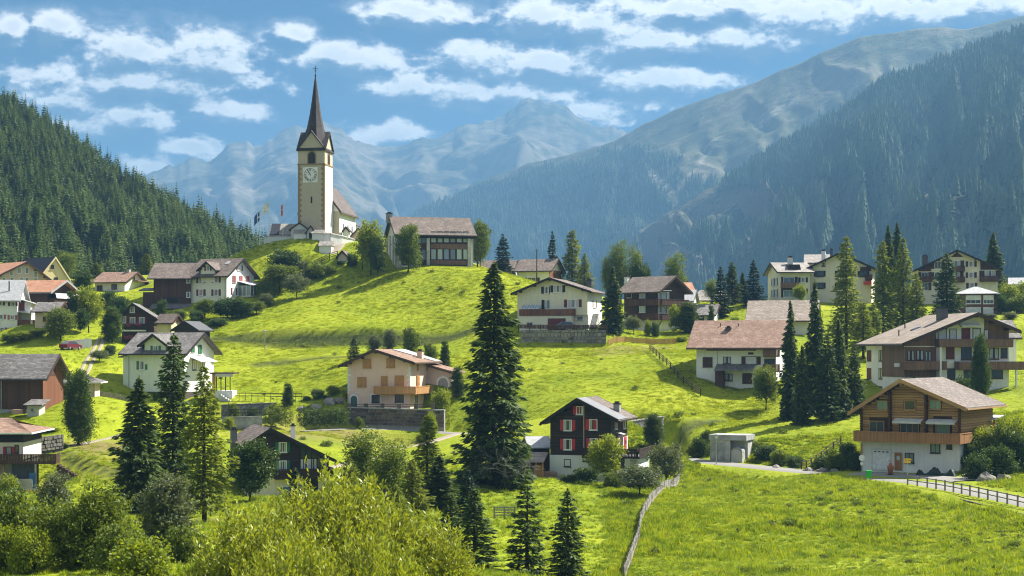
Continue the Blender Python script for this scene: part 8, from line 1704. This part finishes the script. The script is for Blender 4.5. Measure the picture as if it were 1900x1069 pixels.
def dead_tree():
    g = G(936, 167.5); o = empty('dead_tree', g, 'bare grey dead tree with twisted branches beside the wood store', 'tree'); rng = random.Random(12); b = MB(); H = (HZ - 812) * 167.5 / F - g.z
    def br(p, d, L, r, dep):
        pts = [p]; q = p.copy(); dd = d.copy()
        for k in range(4): dd = (dd + Vector((rng.gauss(0, .28), rng.gauss(0, .28), rng.gauss(-.06, .2)))).normalized(); q = q + dd * L / 4; pts.append(q.copy())
        b.tube(pts, [r, r * .8, r * .65, r * .5, r * .3], 5, cap=False)
        if dep > 0:
            for k in range(3 if dep > 1 else 2): br(pts[rng.choice((2, 3, 4))], (dd + Vector((rng.uniform(-1, 1), rng.uniform(-1, 1), rng.uniform(-.35, .5)))).normalized(), L * .62, r * .5, dep - 1)
    tr = MB().tube([(0, 0, -.6), (.05, 0, H * .25), (0, 0, H * .55)], [.26, .2, .15], 8).build('trunk', MATS['bark_grey'], o)
    for k in range(13): a = 6.28 * k / 13; br(Vector((0, 0, H * (.2 + .38 * k / 13))), Vector((math.cos(a * 3), math.sin(a * 3) * .7, .35)).normalized(), 2.6 * (1 - .3 * k / 13), .085, 3)
    b.build('branches', MATS['bark_grey'], o)
dead_tree()
# around the pink house
for px, pt, D, w, k, nm, lab in [(535, 711, 246, 1.9, 'thuja', 'thuja', 'slim dark thuja column left of the pink house'), (657, 623, 272, 2.6, 'spruce_blue', 'spruce', 'small blue spruce behind the left eave of the pink house'), (826, 632, 262, 1.9, 'thuja', 'thuja', 'small dark thuja behind the chimney of the pink house'), (848, 680, 250, 2.4, 'thuja', 'thuja', 'dark thuja right of the arched porch of the pink house'), (818, 725, 244, 3.4, 'tree_bright', 'bush', 'bright yellow green shrub at the right corner of the pink house'), (590, 722, 250, 2.4, 'bush_dark', 'bush', 'dark shrub on the boulder bank'), (618, 716, 250, 2.6, 'bush_bright', 'bush', 'arching bright shrub left of the pink house'), (570, 735, 250, 1.6, 'bush', 'bush', 'small shrub behind the slim thuja'), (605, 742, 249, 1.3, 'bush', 'bush', 'low shrub among the boulders'), (725, 612, 278, 3.4, 'bush_grey', 'bush', 'loose pale shrub on the bank behind the pink house roof'), (765, 612, 276, 3.6, 'bush', 'bush', 'green shrub above the right roof of the pink house'), (695, 622, 278, 3.0, 'bush_grey', 'bush', 'pale shrub above the pink house ridge'), (800, 640, 268, 2.6, 'bush', 'bush', 'shrub between the chimney and the small thuja')]:
    T(k, px, pt, D, lab, nm, 'tree' if nm in ('thuja', 'spruce') else 'bush', width=w)
def hedge(A, B_, h, w, label, mat='leaf_dark', seed=1):
    A, B_ = Vector(A), Vector(B_); L = (B_ - A).length; d = (B_ - A).normalized(); rng = np.random.default_rng(seed); n = int(L / .8); bl = [(tuple(d * (L * (i + .5) / n) + Vector((0, 0, h * .5))), (.75, w / 2, h * .5)) for i in range(n)]
    v, f = crown_arrays(rng, bl, 90 * n, 8, .1, .75, .13, .6); o = obj('hedge', mesh_np('hedge', v, f, [MATS[mat]]), None, A); tag(o, label, 'hedge')
hedge(P(556, 790, 238), P(645, 790, 239), 2.5, 1.7, 'long clipped dark hedge left of the dark stone wall'); hedge(P(492, 788, 238), P(540, 789, 238), 2.6, 1.9, 'short round topped hedge beside the concrete wall', 'leaf_mid', 2)
# church hill
for px, pt, D, w, k, nm, lab in [(757, 418, 324, 5.6, 'tree_b', 'tree', 'round topped tree in front of the schoolhouse windows'), (688, 415, 327, 6.4, 'tree_bright', 'tree', 'wide light green tree between the church and the schoolhouse'), (700, 440, 325, 3.4, 'tree_dark', 'tree', 'darker tree against the left wall of the schoolhouse'), (892, 411, 342, 5.0, 'tree_b', 'tree', 'leafy tree right behind the schoolhouse'),
    (530, 464, 330, 7.0, 'tree_dark', 'tree', 'upper round dark tree on the left flank of the church hill'), (520, 492, 324, 7.5, 'tree', 'tree', 'broad tree below the upper round tree on the church hill'), (551, 511, 318, 5.6, 'orchard', 'tree', 'small open apple tree low on the church hill'), (585, 490, 330, 4.6, 'bush', 'bush', 'bush at the right end of the church hill grove'), (560, 485, 330, 5.0, 'bush_grey', 'bush', 'greyish bush in the church hill grove'), (612, 492, 331, 3.0, 'bush', 'bush', 'small bush by the hill rail fence'), (653, 470, 333, 2.6, 'bush_dark', 'bush', 'dark bush right of the garden hut'), (632, 484, 334, 2.0, 'bush_dark', 'bush', 'small dark bush left of the garden hut'), (497, 520, 322, 4.5, 'bush', 'bush', 'bush below the tiny pale hut'),
    (420, 553, 304, 5.6, 'tree_dark', 'bush', 'largest dark green bush below the cream house'), (380, 556, 306, 4.4, 'tree', 'bush', 'round green bush under the wall of the cream house'), (448, 556, 305, 5.0, 'tree_dark', 'bush', 'dark green bush right of the largest one below the cream house'), (365, 575, 302, 3.4, 'bush_dark', 'bush', 'low dark bush left of the cream house bushes'), (475, 560, 308, 4.0, 'tree', 'bush', 'bush next to the meadow edge below the veranda'), (495, 545, 314, 4.0, 'bush_grey', 'bush', 'grey green bush between the veranda and the apple tree'), (335, 575, 304, 3.0, 'tree', 'bush', 'small bush below the barn lean-to'), (405, 590, 298, 4.2, 'bush_dark', 'bush', 'dark bush at the foot of the cream house slope'),
    (1150, 452, 338, 5.0, 'birch', 'birch', 'tallest birch of the group behind the brown chalet'), (1178, 462, 340, 4.4, 'birch', 'birch', 'right birch of the group behind the brown chalet'), (1128, 476, 338, 3.6, 'birch', 'birch', 'low birch at the left of the group behind the brown chalet'), (1190, 485, 336, 4.4, 'tree_dark', 'tree', 'dark rounded tree under the birches'), (1253, 474, 362, 6.4, 'birch', 'birch', 'wide airy birch standing alone against the hazy mountain')]:
    T(k, px, pt, D, lab, nm, 'bush' if nm == 'bush' else 'tree', width=w)
for px, pt, D, w, k, nm, lab in [(933, 434, 352, 5.4, 'spruce_blue', 'spruce', 'blue green spruce right of the schoolhouse'), (1025, 429, 364, 4.6, 'spruce_blue', 'spruce', 'blue spruce behind the ridge house'), (1062, 426, 356, 6.4, 'larch_b', 'larch', 'tall light green larch behind the cream villa'), (1085, 470, 350, 4.6, 'larch', 'larch', 'lower larch right of the tall one behind the cream villa'), (1137, 494, 284, 5.0, 'spruce_b', 'spruce', 'dark spruce between the cream villa and the brown chalet'),
    (1337, 494, 312, 4.8, 'spruce_blue', 'spruce', 'spruce left of the pair behind the grey roofs'), (1358, 485, 326, 4.4, 'larch_dark', 'larch', 'green larch between two spruces behind the grey roofs'), (1398, 482, 322, 5.2, 'spruce_blue', 'spruce', 'dark blue spruce standing before the hazy valley'), (1378, 505, 330, 3.4, 'spruce_b', 'spruce', 'small spruce behind the red roof ridge'), (1320, 520, 330, 3.8, 'birch', 'birch', 'pale birch left of the grey roof spruces'),
    (1278, 560, 294, 4.6, 'thuja', 'thuja', 'egg shaped dark thuja behind the garden flagpole'), (1320, 566, 292, 1.5, 'thuja', 'thuja', 'slim thuja column by the long chalet roof'), (1255, 568, 296, 3.2, 'tree_bright', 'tree', 'yellow green tree at the right wall of the brown chalet'), (1176, 588, 288, 3.4, 'orchard', 'tree', 'small orchard tree in the garden of the brown chalet'), (1203, 596, 288, 1.4, 'bush_bright', 'bush', 'round yellow garden bush below the brown chalet'), (1216, 598, 288, 1.6, 'bush_dark', 'bush', 'dark garden bush under the brown chalet balcony'), (1265, 624, 283, 2.2, 'bush_bright', 'bush', 'bright shrub at the corner of the long chalet'),
    (1466, 556, 228, 4.0, 'spruce_b', 'spruce', 'leftmost dark spruce of the group beside the long chalet'), (1512, 520, 232, 4.6, 'spruce_b', 'spruce', 'tallest dark spruce of the group beside the long chalet'), (1556, 590, 226, 4.2, 'spruce', 'spruce', 'dark spruce at the right of the group before the apartment chalet'), (1488, 640, 222, 3.6, 'spruce_b', 'spruce', 'lower spruce within the group beside the long chalet'), (1535, 620, 224, 4.6, 'larch_dark', 'larch', 'green larch within the dark spruce group'), (1585, 640, 228, 3.6, 'larch_dark', 'larch', 'green larch touching the left wall of the apartment chalet'),
    (1570, 437, 268, 6.8, 'larch', 'larch', 'very tall thin light larch in front of the cream apartment block'), (1602, 560, 262, 5.0, 'larch_b', 'larch', 'bright larch low behind the apartment chalet roof'), (1638, 446, 288, 5.6, 'larch_b', 'larch', 'left of two bright larches between the apartment blocks'), (1676, 440, 290, 6.2, 'larch', 'larch', 'right of two bright larches between the apartment blocks'), (1648, 416, 322, 5.0, 'spruce', 'spruce', 'dark spruce top rising left behind the two bright larches'), (1664, 412, 324, 5.2, 'spruce_b', 'spruce', 'dark spruce top rising right behind the two bright larches'), (1700, 505, 286, 4.8, 'larch', 'larch', 'golden green larch right of the two bright larches'), (1757, 468, 290, 6.4, 'larch_dark', 'larch', 'green larch in front of the upper right apartment house'), (1843, 430, 345, 6.6, 'spruce', 'spruce', 'tall dark spruce right behind the upper right apartment house'), (1620, 560, 276, 4.2, 'larch', 'larch', 'short larch left of the two bright larches'),
    (1820, 626, 222, 2.8, 'stone_pine', 'pine', 'small green pine in front of the apartment chalet balconies'), (1421, 682, 236, 4.6, 'tree', 'tree', 'round leafy tree at the right end of the long chalet'), (1690, 700, 229, 2.4, 'bush_dark', 'bush', 'dark shrub under the apartment chalet balconies'), (1790, 700, 226, 3.2, 'bush_dark', 'bush', 'dark shrub row at the foot of the apartment chalet')]:
    T(k, px, pt, D, lab, nm, 'bush' if nm == 'bush' else 'tree', width=w)
# right bank and road bank shrubs
for px, pt, D, w, k, lab in [(436, 752, 238, 2.2, 'bush', 'shrub hanging over the stained terrace wall near the garden pavilion'), (470, 756, 239, 2.0, 'bush_dark', 'dark shrub before the middle of the stained terrace wall'), (512, 752, 241, 2.4, 'bush', 'leafy shrub at the right end of the stained terrace wall'), (425, 775, 234, 1.8, 'bush_bright', 'bright shrub at the left end of the smooth concrete wall'), (668, 776, 240.5, 1.4, 'bush', 'small shrub at the left foot of the dark stone wall'), (800, 768, 238, 2.2, 'bush_bright', 'bright shrub before the right end of the dark stone wall'), (1825, 797, 186, 4.6, 'bush_bright', 'bright green shrub on the bank right of the log chalet'), (1865, 792, 184, 4.6, 'bush', 'large green shrub further along the right bank'), (1893, 800, 182, 4.2, 'bush_dark', 'dark shrub at the right edge of the bank'), (1805, 815, 184, 3.2, 'bush_dark', 'dark shrub close to the log chalet right corner'), (1850, 826, 178, 4.2, 'bush_dark', 'low dark shrub above the guard fence'), (1815, 842, 176, 3.2, 'bush_dark', 'low dark shrub beside the tarpaulin'), (1888, 780, 192, 4.0, 'bush_bright', 'yellow green shrub at the top of the right bank'), (1860, 775, 197, 2.6, 'bush_bright', 'small yellow flowering shrub behind the right bank'),
    (1572, 820, 194, 2.6, 'bush_dark', 'dark shrub at the left corner of the log chalet balcony'), (1552, 838, 192, 2.8, 'bush', 'green shrub on the bank left of the log chalet'), (1588, 838, 190.5, 2.2, 'bush_dark', 'dark shrub against the white garage wall'), (1525, 846, 194, 2.4, 'bush_dark', 'dark shrub below the rail fence on the bank'), (1392, 818, 212, 3.4, 'bush', 'green shrub right of the concrete pump house'), (1420, 826, 208, 3.6, 'bush_dark', 'long dark shrub on the road bank'), (1450, 838, 204, 3.0, 'bush', 'shrub in the middle of the road bank'), (1475, 846, 200, 2.6, 'bush_dark', 'dark shrub where the rail fence meets the road'), (1300, 812, 216, 2.8, 'bush_dark', 'dark shrub left of the concrete pump house'), (1288, 822, 216, 2.4, 'bush', 'green shrub by the road left of the pump house'), (1310, 800, 218, 1.6, 'bush', 'little pointed shrub behind the pump house'),
    (1872, 530, 318, 4.6, 'bush_bright', 'bright shrub right of the red brick building'), (1856, 545, 312, 4.0, 'bush_dark', 'dark shrub against the red brick building'), (1888, 550, 312, 4.6, 'bush', 'green shrub at the upper right edge'), (1898, 525, 326, 4.0, 'bush_bright', 'yellow green shrub at the upper right edge behind the others'), (1876, 580, 300, 3.6, 'bush_grey', 'pale flowering shrub above the apartment annexe'), (1840, 583, 304, 2.6, 'bush_grey', 'pale low shrub right below the brick building'), (1484, 530, 322, 3.0, 'tree_bright', 'small bright tree before the left cream apartment house')]:
    T(k, px, pt, D, lab, 'bush', 'bush', width=w, crown='foliage')
# left gardens
for px, pt, D, w, k, nm, lab in [(208, 568, 279, 4.4, 'stone_pine_dark', 'conifer', 'dark conical conifer left of the flower chalet'), (113, 572, 279, 6.0, 'tree_b', 'tree', 'leafy round tree in the left garden in front of the peach outbuilding'), (165, 536, 292, 5.8, 'tree_bright', 'tree', 'bright yellow green tree behind the dark column tree'), (134, 540, 290, 2.8, 'thuja', 'conifer', 'dark column shaped conifer between two leafy trees'), (150, 575, 284, 3.0, 'tree_dark', 'tree', 'dark tree below the column shaped conifer'), (154, 502, 332, 4.4, 'tree_dark', 'tree', 'dark tree right of the yellow gable'), (122, 468, 366, 5.6, 'birch', 'birch', 'pale birch rising behind the yellow gable'), (272, 470, 380, 4.6, 'larch', 'larch', 'light green larch at the edge of the wood above the low white house'), (178, 488, 372, 4.4, 'larch_b', 'larch', 'pale larch at the foot of the wood'), (40, 615, 279, 4.0, 'tree_bright', 'bush', 'bright bush in front of the white house'), (70, 612, 280, 3.4, 'tree', 'bush', 'green bush between white house and leafy round tree'), (15, 620, 278, 3.0, 'tree', 'bush', 'green bush at the left edge under the white house'), (184, 651, 262, 3.6, 'orchard', 'bush', 'round shrub beside the track'), (200, 540, 320, 3.6, 'bush_dark', 'bush', 'dark shrub on the meadow above the conical conifer'), (222, 548, 312, 4.0, 'bush_dark', 'bush', 'dark shrub row above the flower chalet'), (205, 640, 268, 2.2, 'bush_dark', 'bush', 'dark low shrub by the foot of the conical conifer'), (60, 812, 206, 4.4, 'bush_bright', 'bush', 'bright overgrown bank plant above the garden wall'), (88, 800, 210, 4.0, 'bush_bright', 'bush', 'bright creeping bush on the bank below the tool shed'), (118, 824, 201, 1.4, 'thuja', 'conifer', 'little dark clipped conifer by the garden wall'), (16, 885, 170, 2.6, 'bush_bright', 'bush', 'garden plants in front of the concrete wall at the left edge'), (350, 640, 268, 2.6, 'bush', 'bush', 'shrub behind the ridge of the pale green house'), (300, 556, 312, 2.4, 'bush_dark', 'bush', 'shrub below the barn side roof')]:
    T(k, px, pt, D, lab, nm, 'bush' if nm == 'bush' else 'tree', width=w)
